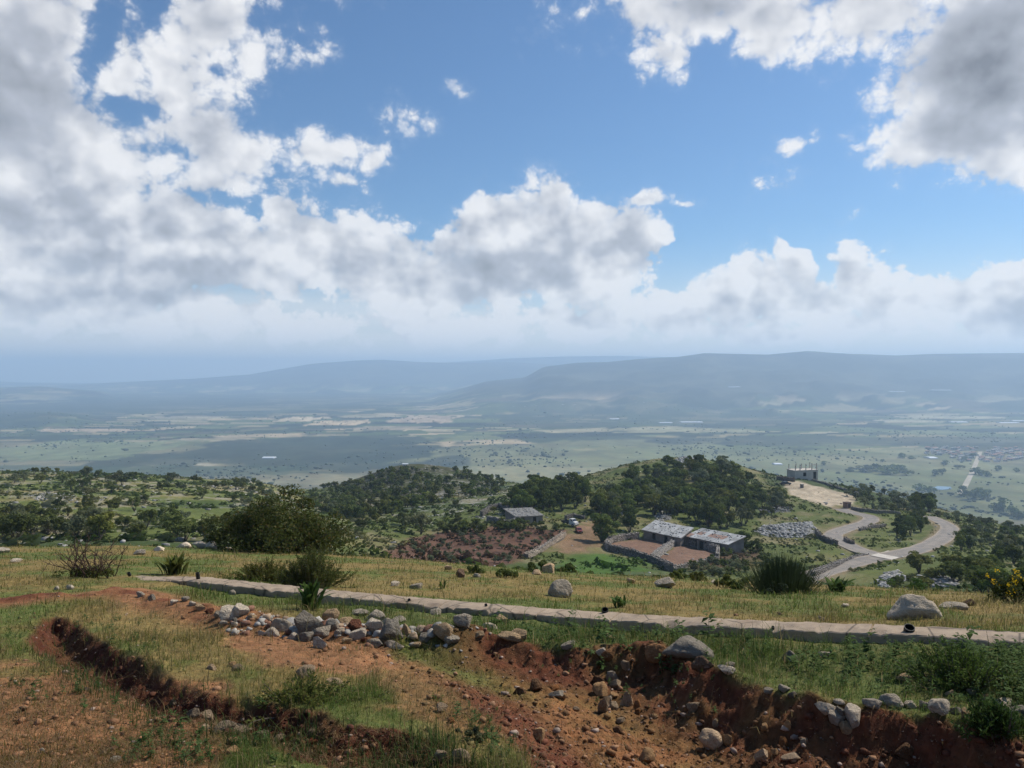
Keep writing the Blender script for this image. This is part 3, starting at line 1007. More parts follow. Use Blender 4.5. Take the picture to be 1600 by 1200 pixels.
m_rock = rock_material('limestone', 1.0)
m_pebble, b = material('pebbles')
a = attr(b, 'soil')
tc = b.n('ShaderNodeTexCoord')
n, _ = b.noise(tc.outputs['Object'], 40.0, 4.0, 0.6)
finish(m_pebble, b, b.v('SCALE', a.outputs['Color'], b.ramp(n, 0.3, 0.7, 0.75, 1.2, 'LINEAR')), 0.9, n, 0.5, 0.01, 0.2)
m_blade, b = material('grass_blades')
a = attr(b, 'soil')
finish(m_blade, b, a.outputs['Color'], 0.75, spec=0.05, translucent=0.5)
m_oak = leaf_material('oak_leaves', (0.042, 0.066, 0.016), (0.150, 0.190, 0.044), 0.35)
m_scrub = leaf_material('scrub_leaves', (0.052, 0.072, 0.020), (0.155, 0.175, 0.050), 0.35)
m_olive = leaf_material('olive_leaves', (0.075, 0.092, 0.045), (0.165, 0.185, 0.100), 0.35)
m_bush = leaf_material('bush_leaves', (0.045, 0.064, 0.016), (0.140, 0.155, 0.042), 0.4, (0.15, 0.11, 0.04))
m_green = leaf_material('fresh_leaves', (0.045, 0.085, 0.020), (0.095, 0.150, 0.038), 0.3)
m_reed = leaf_material('broom_stems', (0.035, 0.048, 0.020), (0.085, 0.105, 0.045), 0.15)
m_grey_leaf = leaf_material('grey_green_leaves', (0.050, 0.065, 0.038), (0.120, 0.140, 0.080), 0.2)
m_flower = leaf_material('yellow_flowers', (0.60, 0.38, 0.010), (0.75, 0.52, 0.03), 0.2)
m_bark = bark_material('bark', (0.060, 0.048, 0.036), (0.14, 0.115, 0.09))
m_twig = bark_material('dry_twigs', (0.050, 0.030, 0.022), (0.11, 0.070, 0.050))

rng = np.random.default_rng(7)
rnd = random.Random(7)


def thing(name, loc, label, cat, group=None, rotz=0.0):
    o = bpy.data.objects.new(name, None)
    COL.objects.link(o)
    o.empty_display_size = 0.3
    o.location = loc
    o.rotation_euler = (0, 0, rotz)
    o['label'] = label
    o['category'] = cat
    if group:
        o['group'] = group
    return o


def tag(o, label, cat, group=None):
    o['label'] = label
    o['category'] = cat
    if group:
        o['group'] = group
    return o


def copy_thing(src, loc, rotz, scale, label=None, group=None):
    """a copy of a thing and of each of its parts"""
    c = src.copy()
    COL.objects.link(c)
    c.location = loc
    c.rotation_euler = (0, 0, rotz)
    c.scale = scale
    if label:
        c['label'] = label
    if group:
        c['group'] = group
    for ch in KIDS.get(src.name, []):
        k = ch.copy()
        COL.objects.link(k)
        k.parent = c
    return c


KIDS = {}

# ------------------------------------------------------------------ rocks
def ico(sub):
    bm = bmesh.new()
    bmesh.ops.create_icosphere(bm, subdivisions=sub, radius=1.0)
    bm.verts.ensure_lookup_table()
    v = np.array([p_.co[:] for p_ in bm.verts])
    f = np.array([[q.index for q in fc.verts] for fc in bm.faces])
    bm.free()
    return v / np.linalg.norm(v, axis=1)[:, None], f


def noise3(p, sc, seed):
    x, y, z = (p * sc).T
    return (vnoise(x + z * 0.7 + 50, y - z * 0.6 + 50, seed) + vnoise(y + 31 + x * 0.3, z + 17, seed + 5) + vnoise(z + 77, x + 40 - y * 0.3, seed + 9)) / 1.5 - 1.0


import bmesh
ICO3, ICO3F = ico(4)
ICO1, ICO1F = ico(1)
ICO2 = ico(2)


def rock_shape(seed, planes=13, rough=0.09, base=ICO3, k=24.0):
    r = np.random.default_rng(seed)
    n = r.normal(size=(planes, 3))
    n /= np.linalg.norm(n, axis=1)[:, None]
    d = r.uniform(0.55, 1.0, planes)
    dots = base @ n.T
    with np.errstate(divide='ignore', invalid='ignore'):
        rr = np.where(dots > 0.05, d / np.maximum(dots, 0.05), 9.0)
    rad = -np.log(np.exp(-k * np.minimum(rr, 3.0)).sum(1)) / k
    rad = np.minimum(rad, 1.25)
    p_ = base * rad[:, None]
    p_ = p_ * (1 + rough * noise3(p_, 2.3, seed) + rough * 0.6 * noise3(p_, 6.0, seed + 3) + rough * 0.35 * noise3(p_, 14.0, seed + 4))[:, None]
    lo, hi_ = p_.min(0), p_.max(0)
    return (p_ - (lo + hi_) / 2) / ((hi_ - lo) / 2)


ROCKS = []
for i in range(14):
    me = fast_mesh('rock', rock_shape(100 + i, 9 + i, 0.05 + 0.012 * (i % 4)), tris=ICO3F, smooth=True)
    me.materials.append(m_rock)
    try:
        me.set_sharp_from_angle(angle=R(32))
    except Exception:
        pass
    ROCKS.append(me)

BOULDERS = []
for i in range(4):
    me = fast_mesh('rock', rock_shape(150 + i, 26, 0.13, k=13.0), tris=ICO3F, smooth=True)
    me.materials.append(m_rock)
    BOULDERS.append(me)

GREY, DGREY, PALE, TAN, ORANGE, RED, BLUE, BROWN = ((0.42, 0.375, 0.315), (0.25, 0.23, 0.20), (0.66, 0.58, 0.48), (0.50, 0.37, 0.24), (0.36, 0.20, 0.105),
                                                    (0.20, 0.09, 0.06), (0.36, 0.37, 0.37), (0.18, 0.125, 0.09))
HEAP = 'broken limestone in the long rubble heap'
BANK = 'stones lying on the red soil bank'
EDGE = 'stones along the grassy top edge of the red bank'
DITCH = 'stones in and beside the dug trench'
GRASS = 'small stones in the grass'
RIM = 'stones on the far rim of the meadow'
# (bearing, base, width, height as seen), colour, label, group
ROCK_LIST = [
    (481, 993, 44, 36, DGREY, 'largest dark grey boulder with rounded top in the rubble heap, right of the squill leaves', HEAP),
    (516, 977, 26, 23, TAN, 'tall pale tan block at the very top of the rubble heap', HEAP),
    (438, 990, 32, 22, GREY, 'light grey block at the left shoulder of the rubble heap', HEAP),
    (423, 998, 22, 14, PALE, None, HEAP), (517, 989, 20, 17, GREY, None, HEAP), (537, 981, 24, 13, TAN, None, HEAP),
    (498, 1017, 22, 19, PALE, 'white grey stone at the foot of the rubble heap facing the bare earth', HEAP), (500, 1001, 29, 17, GREY, None, HEAP), (475, 1006, 28, 15, DGREY, None, HEAP),
    (557, 1001, 26, 15, PALE, None, HEAP), (553, 987, 22, 14, RED, 'red stained stone in the middle of the rubble heap', HEAP), (583, 974, 34, 16, GREY, None, HEAP),
    (585, 994, 26, 24, PALE, 'cream coloured upright block in the right half of the rubble heap', HEAP), (610, 1004, 36, 30, DGREY, 'big dark faced block with a light top in the right half of the rubble heap', HEAP),
    (633, 999, 16, 22, TAN, None, HEAP), (562, 966, 26, 9, GREY, None, HEAP), (584, 1016, 25, 14, GREY, None, HEAP), (616, 1018, 27, 12, PALE, None, HEAP), (622, 976, 22, 8, GREY, None, HEAP),
    (664, 1009, 19, 13, DGREY, None, HEAP), (706, 1013, 23, 13, GREY, None, HEAP), (691, 1006, 32, 24, TAN, 'sloping tan slab at the right end of the rubble heap', HEAP),
    (455, 1003, 18, 11, PALE, None, HEAP), (540, 1010, 16, 10, TAN, None, HEAP), (568, 1008, 15, 9, RED, None, HEAP), (600, 982, 18, 12, PALE, None, HEAP), (650, 1016, 15, 9, TAN, None, HEAP), (467, 985, 16, 10, PALE, None, HEAP),
    (407, 996, 14, 8, PALE, None, HEAP), (528, 997, 15, 12, GREY, None, HEAP),
    (356, 973, 28, 23, PALE, 'white split stone standing left of the rubble heap', HEAP), (376, 966, 20, 18, PALE, None, HEAP), (391, 973, 14, 10, TAN, None, HEAP), (363, 977, 13, 9, DGREY, None, HEAP), (347, 983, 12, 10, GREY, None, HEAP), (364, 982, 11, 8, PALE, None, HEAP),
    (311, 958, 15, 12, TAN, None, HEAP), (287, 943, 12, 8, GREY, None, HEAP), (217, 936, 13, 9, GREY, None, HEAP), (235, 941, 13, 9, DGREY, None, HEAP), (299, 950, 12, 7, PALE, None, HEAP), (325, 962, 13, 8, RED, None, HEAP), (270, 947, 11, 7, PALE, None, HEAP), (339, 968, 14, 10, GREY, None, HEAP),
    (360, 933, 13, 8, GREY, None, GRASS), (723, 981, 30, 16, GREY, 'smooth grey rounded stone in the grass right of the rubble heap', GRASS), (765, 988, 27, 12, PALE, None, GRASS), (785, 977, 21, 14, TAN, None, GRASS), (680, 964, 18, 10, GREY, None, GRASS), (748, 1002, 17, 10, TAN, None, GRASS),
    (795, 1008, 36, 12, TAN, 'flat tan slab on the left end of the red bank crest', EDGE), (811, 1008, 26, 17, TAN, 'pinkish stone on the left end of the red bank crest', EDGE),
    (475, 1063, 30, 18, GREY, 'lone grey stone at the edge of the bare earth above the trench', DITCH), (527, 1075, 24, 8, PALE, None, DITCH), (515, 1073, 12, 9, PALE, None, DITCH),
    (690, 1119, 19, 14, GREY, None, DITCH), (688, 1199, 20, 20, GREY, None, DITCH), (720, 1197, 30, 22, GREY, 'grey block on the bottom edge of the view in the trench end', DITCH), (488, 1171, 15, 12, RED, None, DITCH), (485, 1157, 12, 12, DGREY, None, DITCH), (704, 1136, 12, 8, ORANGE, None, DITCH),
    (328, 1051, 15, 9, PALE, None, DITCH), (368, 1053, 17, 10, GREY, None, DITCH), (360, 1046, 12, 7, TAN, None, DITCH), (297, 1129, 26, 16, DGREY, None, DITCH), (320, 1131, 18, 16, GREY, None, DITCH), (349, 1151, 31, 15, DGREY, 'dark stone heaped with another at the trench bottom', DITCH), (376, 1156, 30, 14, DGREY, None, DITCH),
    (360, 1168, 19, 9, TAN, None, DITCH), (318, 1146, 16, 9, PALE, None, DITCH), (408, 1160, 22, 12, DGREY, None, DITCH), (434, 1165, 17, 10, GREY, None, DITCH), (267, 1108, 13, 9, DGREY, None, DITCH),
    (59, 1183, 10, 7, PALE, None, GRASS), (174, 1199, 17, 10, GREY, None, GRASS), (158, 1186, 10, 6, TAN, None, GRASS), (360, 1184, 17, 10, TAN, None, DITCH),
    (617, 919, 14, 8, PALE, None, GRASS), (649, 923, 18, 10, GREY, None, GRASS), (719, 905, 14, 14, BROWN, 'small dark brown stone standing on the meadow rim beside the ploughed field', RIM),
    (876, 936, 38, 28, GREY, 'speckled grey boulder sitting in the meadow behind the concrete footing', None), (858, 898, 20, 15, TAN, 'tan topped boulder on the meadow rim by the dark weeds', RIM), (838, 901, 15, 7, TAN, None, RIM),
    (1039, 921, 31, 17, GREY, 'grey humped boulder in the meadow below the stone pens', None), (987, 914, 13, 8, TAN, None, GRASS),
    (1076, 1031, 76, 27, DGREY, 'long low dark grey boulder in the grass above the red bank', None), (1028, 1038, 35, 23, ORANGE, 'orange tan rock with a hollow on the crest of the red bank', EDGE), (951, 1040, 27, 21, ORANGE, 'pale orange rock on the crest, left of the hollowed rock', EDGE),
    (939, 1031, 17, 10, PALE, None, EDGE), (888, 1019, 21, 8, GREY, None, EDGE), (954, 1003, 15, 9, TAN, 'small tan stone alone in the grass above the red bank', GRASS), (919, 979, 20, 8, TAN, None, GRASS),
    (978, 1055, 13, 16, GREY, None, BANK), (957, 1069, 19, 17, BLUE, 'bluish pale stone at the top of the stone cluster on the red bank', BANK), (960, 1082, 20, 16, GREY, None, BANK), (939, 1091, 25, 19, TAN, 'tan block at the left of the stone cluster on the red bank', BANK), (936, 1076, 19, 14, BROWN, None, BANK),
    (980, 1109, 19, 25, GREY, 'grey upright block at the right of the stone cluster on the red bank', BANK), (944, 1119, 17, 28, GREY, 'tall narrow grey stone at the foot of the stone cluster', BANK), (951, 1104, 13, 12, BLUE, None, BANK), (961, 1096, 13, 7, TAN, None, BANK), (960, 1115, 14, 12, GREY, None, BANK), (998, 1114, 13, 16, ORANGE, 'egg shaped orange stone right of the stone cluster', BANK), (998, 1121, 9, 8, ORANGE, None, BANK),
    (838, 1085, 21, 18, BROWN, 'round brownish stone on the left foot of the red bank', BANK), (869, 1095, 23, 11, BLUE, 'flat bluish stone at the left foot of the red bank', BANK), (881, 1099, 11, 10, TAN, None, BANK), (867, 1084, 14, 8, ORANGE, None, BANK), (811, 1092, 21, 14, BROWN, None, BANK),
    (1086, 1119, 22, 15, GREY, 'grey oblong stone alone on the dark face of the red bank', BANK), (1112, 1178, 37, 29, PALE, 'largest pale boulder at the foot of the red bank', BANK), (1136, 1171, 21, 18, TAN, 'tan stone leaning on the largest pale boulder', BANK), (1023, 1130, 14, 9, TAN, None, BANK), (1121, 1142, 11, 12, GREY, None, BANK), (843, 1163, 19, 18, TAN, 'tan stone on the gravelly floor beside low green weeds', BANK),
    (1014, 1199, 27, 22, TAN, 'cut off tan stone on the gravel floor at the bottom of the view', BANK), (1192, 1199, 21, 20, PALE, None, BANK), (1197, 1151, 11, 13, TAN, None, BANK),
    (971, 1136, 14, 8, GREY, None, BANK), (967, 1151, 17, 9, BROWN, None, BANK), (901, 1117, 11, 6, GREY, None, BANK), (1068, 1150, 10, 8, TAN, None, BANK),
    (1137, 1061, 27, 12, PALE, 'pale flat stone at the edge of the green weeds on the bank top', EDGE), (1100, 1051, 35, 24, BROWN, None, EDGE), (1144, 1049, 15, 10, GREY, None, EDGE),
    (1427, 971, 68, 40, GREY, 'large grey boulder with an orange stained flank beyond the concrete footing', None), (1492, 954, 39, 10, GREY, 'flat grey slab in the grass right of the orange stained boulder', GRASS), (1517, 950, 19, 11, BROWN, 'brown stone beside the flat grey slab', GRASS), (1323, 952, 12, 6, PALE, None, GRASS), (1284, 973, 13, 7, PALE, None, GRASS),
    (1237, 1038, 23, 17, DGREY, 'dark grey stone half hidden in tall weeds', GRASS), (1293, 1031, 21, 9, PALE, None, GRASS), (1417, 1072, 25, 15, TAN, 'pinkish pale stone alone in the weeds', GRASS),
    (1291, 1126, 29, 16, PALE, 'leftmost pale stone of the cluster on the bank edge', EDGE), (1310, 1137, 27, 22, GREY, None, EDGE), (1339, 1142, 27, 29, PALE, 'tallest pale block of the cluster on the bank edge', EDGE), (1319, 1128, 15, 14, DGREY, 'dark stone wedged between pale blocks on the bank edge', EDGE), (1325, 1153, 17, 17, TAN, None, EDGE), (1316, 1106, 19, 6, PALE, None, EDGE),
    (1367, 1111, 29, 11, GREY, None, EDGE), (1395, 1109, 37, 18, GREY, 'broad grey stone behind the red bank edge', EDGE), (1427, 1111, 19, 10, PALE, None, EDGE), (1452, 1114, 21, 12, GREY, None, EDGE), (1472, 1120, 31, 23, PALE, 'tall pale stone at the right of the row on the bank edge', EDGE), (1497, 1122, 17, 12, DGREY, None, EDGE), (1513, 1125, 15, 13, TAN, None, EDGE),
    (1577, 1113, 31, 14, PALE, None, EDGE), (1593, 1126, 28, 17, DGREY, 'grey stone at the right edge of the view beside green leaves', EDGE), (1234, 1148, 11, 14, TAN, None, BANK), (1418, 1192, 31, 20, BROWN, 'brown block embedded in the dark face of the red bank', BANK), (1259, 1169, 10, 9, BLUE, None, BANK), (1228, 1176, 17, 17, ORANGE, 'orange clod on the red bank, far below the pale blocks', BANK),
    (1238, 1199, 29, 12, PALE, None, BANK), (1214, 1186, 11, 9, TAN, None, BANK), (1525, 1091, 19, 8, GREY, None, GRASS), (1543, 1096, 17, 7, TAN, None, GRASS), (1489, 1092, 15, 8, TAN, None, GRASS), (1204, 1089, 15, 8, GREY, None, EDGE), (1230, 1086, 19, 9, GREY, None, EDGE), (1241, 1097, 12, 10, DGREY, None, EDGE),
    (285, 852, 23, 9, PALE, None, RIM), (314, 850, 26, 10, PALE, 'widest pale rock on the meadow rim left of the big bush', RIM), (327, 854, 19, 11, GREY, None, RIM), (356, 851, 16, 6, PALE, None, RIM), (397, 854, 22, 8, TAN, None, RIM), (216, 869, 19, 8, GREY, None, GRASS), (246, 863, 16, 7, PALE, None, GRASS), (449, 856, 11, 5, PALE, None, RIM),
    (23, 881, 15, 6, PALE, None, GRASS), (3, 867, 15, 9, GREY, None, GRASS), (106, 924, 13, 8, PALE, None, GRASS), (85, 924, 8, 6, PALE, None, GRASS), (700, 893, 12, 7, TAN, None, RIM), (745, 905, 14, 7, PALE, None, RIM), (1120, 915, 14, 7, PALE, None, RIM), (1220, 965, 9, 5, TAN, None, GRASS),
]
GROUP_LABEL = {
    HEAP: 'pale broken limestone in the rubble heap beside bare orange earth',
    BANK: 'small loose stone on the face or foot of the red soil bank',
    EDGE: 'grey stone in the row along the grassy edge of the red bank',
    DITCH: 'stone lying in or beside the dark trench at lower left',
    GRASS: 'small pale stone half hidden in the grass',
    RIM: 'pale stone on the far rim of the meadow',
}
ZONES = {
    HEAP: [(300, 'on the far left soil ridge before the footing'), (400, 'among the loose stones left of the rubble heap'), (470, 'on the left shoulder of the rubble heap'), (530, 'in the left half of the rubble heap'), (575, 'in the middle of the rubble heap'), (640, 'in the right half of the rubble heap'), (9999, 'at the right end of the rubble heap')],
    BANK: [(905, 'at the left foot of the red bank'), (1010, 'in or just below the stone cluster on the red bank'), (1160, 'on the middle of the red bank'), (9999, 'low on the right part of the red bank')],
    EDGE: [(960, 'on the left end of the red bank crest'), (1160, 'on the middle of the red bank crest'), (1250, 'on the crest left of the pale blocks'), (1345, 'in the pale block cluster on the bank edge'), (1480, 'in the row on the right part of the bank edge'), (9999, 'on the far right of the bank edge')],
    DITCH: [(330, 'at the middle of the dark trench'), (420, 'beside the grassy bend of the trench'), (560, 'on the ground above the lower trench'), (9999, 'near the right end of the trench')],
    GRASS: [(300, 'in the grass at the far left'), (700, 'in the grass left of the centre'), (1000, 'in the grass near the centre'), (1330, 'in the grass right of the centre'), (9999, 'in the weeds at the right')],
    RIM: [(500, 'on the meadow rim below the left hillside'), (800, 'on the meadow rim below the red orchard'), (9999, 'on the meadow rim below the farm')],
}
COLOUR_WORD = {GREY: 'grey', DGREY: 'dark grey', PALE: 'pale cream', TAN: 'tan', ORANGE: 'orange', RED: 'reddish', BLUE: 'bluish pale', BROWN: 'brown'}


def stone_label(px, w, h, colr, grp):
    z_ = next(q for lim, q in ZONES[grp] if px < lim)
    sz_ = 'tiny' if w < 12 else 'small' if w < 17 else 'middling' if w < 23 else 'large'
    sh_ = 'flat ' if h < 0.45 * w else 'upright ' if h > 0.9 * w else ''
    return sz_ + ' ' + sh_ + COLOUR_WORD[colr] + ' stone ' + z_


for i, (px, s, w, h, colr, lab, grp) in enumerate(ROCK_LIST):
    g = hit(px, s - 1.5, 3.2, 60)
    d = g.y
    W, H = w * d / F, h * d / F
    me = ROCKS[(i * 5 + (i // 14)) % len(ROCKS)]
    if w >= 34 and grp is not HEAP:
        me = BOULDERS[i % 4]
    o = bpy.data.objects.new('rock', me)
    COL.objects.link(o)
    dep = W * rnd.uniform(0.65, 0.95)
    o.scale = (W * 0.53, dep * 0.5, H * 0.66)
    o.rotation_euler = (rnd.uniform(-0.12, 0.12), rnd.uniform(-0.18, 0.18), rnd.choice([0, math.pi]) + rnd.uniform(-0.35, 0.35))
    yy = d + dep * 0.25
    o.location = (g.x * yy / d, yy, 0.35 * g.z + 0.65 * Z(g.x * yy / d, yy) + H * 0.29)
    k = rnd.uniform(0.85, 1.15)
    if grp in (BANK, DITCH):
        tint_ = (colr[0] * 1.0, colr[1] * 0.86, colr[2] * 0.72)      # dusted with the red soil
    else:
        tint_ = colr
    o.color = (tint_[0] * k * 1.15, tint_[1] * k * 1.07, tint_[2] * k * 0.96, 1)
    tag(o, lab or stone_label(px, w, h, colr, grp), 'rock' if w > 22 else 'stone', grp)

# small broken stones that fill the heap between the larger ones
r = np.random.default_rng(31)
axis_ = [near_pt(*q) for q in [(395, 990), (440, 988), (500, 996), (570, 996), (640, 1004), (700, 1009)]]
n = 420
k = r.integers(0, len(axis_) - 1, n)
t_ = r.uniform(size=n)
ax_ = np.array(axis_)
pos = ax_[k] * (1 - t_)[:, None] + ax_[k + 1] * t_[:, None] + r.normal(0, 0.17, (n, 2))
zz = land_z(pos[:, 0], pos[:, 1])
sz = 0.012 + 0.02 * r.gamma(1.5, 0.8, n)
shp = np.array([rock_shape(900 + i, 8, 0.03, ICO2[0], 40.0) for i in range(8)])[r.integers(0, 8, n)] * np.array([1, 0.8, 0.65])
an = r.uniform(0, 6.283, n)
ca, sa = np.cos(an)[:, None], np.sin(an)[:, None]
co = np.stack([shp[:, :, 0] * ca - shp[:, :, 1] * sa, shp[:, :, 0] * sa + shp[:, :, 1] * ca, shp[:, :, 2]], -1) * np.minimum(sz, 0.075)[:, None, None]
co = co + np.stack([pos[:, 0], pos[:, 1], zz + 0.25 * sz], -1)[:, None, :]
pal_ = np.array([(0.46, 0.41, 0.34), (0.36, 0.33, 0.29), (0.40, 0.28, 0.18), (0.24, 0.12, 0.075), (0.52, 0.47, 0.40)])
cl = pal_[r.integers(0, 5, n)] * r.uniform(0.6, 1.0, n)[:, None]
tr = (np.arange(n)[:, None, None] * len(ICO2[0]) + ICO2[1][None]).reshape(-1, 3)
me = fast_mesh('heap_rubble', co.reshape(-1, 3), tris=tr, colors=np.repeat(cl, len(ICO2[0]), 0), smooth=False)
me.materials.append(m_pebble)
link('heap_rubble', me, 'stuff', 'small broken stones between the larger rocks of the rubble heap')

# ------------------------------------------------------------------ concrete footing with pipe stubs
m_conc, b = material('weathered_concrete')
tc = b.n('ShaderNodeTexCoord')
n1, _ = b.noise(tc.outputs['Object'], 3.0, 8.0, 0.65)
n2, _ = b.noise(b.v('MULTIPLY', tc.outputs['Object'], (1.2, 1.2, 9.0)), 1.6, 5.0, 0.6)
nz = b.sep(b.n('ShaderNodeNewGeometry').outputs['Normal'])[2]
c = b.mix(b.ramp(n1, 0.3, 0.72), (0.40, 0.305, 0.215), (0.28, 0.21, 0.15))
c = b.mix(b.ramp(n2, 0.52, 0.72, 0.0, 0.6), c, (0.155, 0.130, 0.105))
n4, _ = b.noise(tc.outputs['Object'], 0.9, 6.0, 0.7)
c = b.mix(b.ramp(n4, 0.52, 0.70, 0.0, 0.55), c, (0.20, 0.125, 0.075))
vc = b.voro(b.v('MULTIPLY', tc.outputs['Object'], (1.0, 1.0, 0.2)), 1.1, 0.0, 0.5, '3D', 'DISTANCE_TO_EDGE')
c = b.mix(b.ramp(vc, 0.0, 0.018, 0.75, 0.0), c, (0.06, 0.05, 0.04))
finish(m_conc, b, c, 0.9, n1, 0.8, 0.02, 0.2)
m_black = plain_mat('black_plastic', (0.012, 0.012, 0.013), (0.02, 0.02, 0.02), 0.5)
m_inside = plain_mat('pipe_bore', (0.004, 0.004, 0.004), (0.006, 0.006, 0.006), 0.9)


def kerb_at(t, n_):
    ex, ey = KERB_B[0] - KERB_A[0], KERB_B[1] - KERB_A[1]
    L = math.hypot(ex, ey)
    ex, ey = ex / L, ey / L
    return KERB_A[0] + ex * t - ey * n_, KERB_A[1] + ey * t + ex * n_


def kerb_top(t):
    x, y = kerb_at(t, 0.2)
    ts = np.linspace(t - 1.2, t + 1.2, 9)
    zs = [float(base_z(np.array([kerb_at(q, 0.2)[0]]), np.array([kerb_at(q, 0.2)[1]]))[0]) for q in ts]
    return float(np.mean(zs)) + 0.075


kerb = thing('concrete_footing', (*kerb_at(6, 0.2), kerb_top(6)), 'long low beige concrete footing running across the grass', 'kerb')
KL = kerb_t(0, 0)[2]
ts = np.arange(0.0, KL, 0.045)
prof = [(-0.175, -0.34), (-0.17, -0.05), (-0.165, -0.010), (-0.152, 0.0), (-0.05, 0.004), (0.06, 0.003), (0.155, 0.0), (0.17, -0.012), (0.175, -0.34)]
joints = np.cumsum(np.array([rkj.uniform(1.0, 1.6) for rkj in [random.Random(5)] for _ in range(12)]))
ts = np.sort(np.concatenate([ts] + [np.array([q - 0.012, q - 0.004, q + 0.004, q + 0.012]) for q in joints if q < KL - 0.1]))
vs = []
rk = random.Random(3)
board = 0.0
kz_drop = 0.09 * (1 - sstep(0.0, 2.2, ts))
kz = np.interp(ts, np.arange(0, KL, 0.5), [kerb_top(q) for q in np.arange(0, KL, 0.5)]) - kz_drop
for i, t in enumerate(ts):
    jn = np.min(np.abs(joints - t)) < 0.006
    if jn:
        board = rk.uniform(-0.012, 0.012)
    chip = max(0.0, float(fbm(np.array([t * 5.0]), np.array([3.3]), 47, 3)[0]) - 0.30) * 0.13
    for (pn, pz) in prof:
        e_ = 0.010 * float(fbm(np.array([t * 3.0]), np.array([pn * 9 + pz * 5]), 41, 3)[0])
        f_ = 0.012 * float(fbm(np.array([t * 11.0]), np.array([pn * 30]), 42, 2)[0])
        x_, y_ = kerb_at(t, 0.2 + pn + e_ + (board * 0.6 if pz < -0.02 else board * 0.3))
        vs.append((x_, y_, kz[i] + pz + f_ * (1 if pz > -0.04 else 0) - (0.022 if jn and pz > -0.1 else 0) - (chip if pn in (-0.165, -0.152) else 0)))
npf = len(prof)
fs = []
for i in range(len(ts) - 1):
    for j in range(npf - 1):
        a_ = i * npf + j
        fs.append((a_, a_ + npf, a_ + npf + 1, a_ + 1))
fs.append(tuple(range(npf)))
fs.append(tuple(reversed(range((len(ts) - 1) * npf, len(ts) * npf))))
body = mesh_obj('footing_body', vs, fs, m_conc)
body.parent = kerb
body.matrix_parent_inverse = Matrix.Translation(-Vector(kerb.location))
KIDS[kerb.name] = [body]


def kerb_param(px):
    """where along the footing a bearing crosses it"""
    a = (px - 800) / F
    ts_ = np.linspace(0, KL, 4000)
    q = np.array([kerb_at(t, 0.2) for t in ts_])
    return float(ts_[np.argmin(np.abs(q[:, 0] / q[:, 1] - a))])


def tube(p0, p1, r0, r1, n=12, cap=True):
    p0, p1 = Vector(p0), Vector(p1)
    ax = (p1 - p0).normalized()
    u = ax.orthogonal().normalized()
    w = ax.cross(u)
    v_ = []
    for p_, r_ in ((p0, r0), (p1, r1)):
        for k in range(n):
            an = 2 * math.pi * k / n
            v_.append(p_ + (u * math.cos(an) + w * math.sin(an)) * r_)
    f_ = [(k, (k + 1) % n, n + (k + 1) % n, n + k) for k in range(n)]
    if cap:
        f_ += [tuple(reversed(range(n))), tuple(range(n, 2 * n))]
    return v_, f_


def pipe_ring(p0, p1, r, wall, n=14):
    """an open pipe end with a wall thickness and a dark bore"""
    p0, p1 = Vector(p0), Vector(p1)
    ax = (p1 - p0).normalized()
    u = ax.orthogonal().normalized()
    w = ax.cross(u)
    rings = [(p0, r), (p1, r), (p1, r - wall), (p0 + (p1 - p0) * 0.15, r - wall)]
    v_, f_ = [], []
    for p_, r_ in rings:
        for k in range(n):
            an = 2 * math.pi * k / n
            v_.append(p_ + (u * math.cos(an) + w * math.sin(an)) * r_)
    for j in range(3):
        for k in range(n):
            f_.append((j * n + k, j * n + (k + 1) % n, (j + 1) * n + (k + 1) % n, (j + 1) * n + k))
    f_.append(tuple(range(3 * n, 4 * n)))
    return v_, f_


for (px, dn, hgt, rad) in [(308, 0.0, 0.115, 0.034), (464, 0.12, 0.03, 0.045), (938, 0.16, 0.045, 0.042), (1423, -0.02, 0.05, 0.050), (642, -0.03, 0.03, 0.022), (757, 0.05, 0.025, 0.020), (164, -0.1, 0.03, 0.030), (1213, -0.1, 0.02, 0.016)]:
    t = max(0.05, kerb_param(px))
    x_, y_ = kerb_at(t, 0.2 + dn)
    z_ = kerb_top(t)
    v_, f_ = pipe_ring((x_, y_, z_ - 0.03), (x_ - 0.01, y_ - 0.02 - 0.4 * hgt * (hgt < 0.1), z_ + hgt), rad, 0.007)
    o = mesh_obj('pipe_stub', v_, f_, m_black)
    o.parent = kerb
    o.matrix_parent_inverse = Matrix.Translation(-Vector(kerb.location))

# ------------------------------------------------------------------ grass, herbs and gravel of the foreground
def fore_points(n, seed, dmin, dmax, pxlo=-60, pxhi=1660):
    r = np.random.default_rng(seed)
    px = r.uniform(pxlo, pxhi, n)
    d = 1.0 / r.uniform(1.0 / dmax, 1.0 / dmin, n)
    x = (px - 800) / F * d
    return x, d, land_z(x, d), r


def off_kerb(x, y):
    t, n_, _ = kerb_t(x, y)
    e_ = 0.05 * fbm(x * 3.0, y * 3.0, 49, 3)
    return ~((n_ > 0.03 + e_) & (n_ < 0.36 + e_) & (t > -0.1))


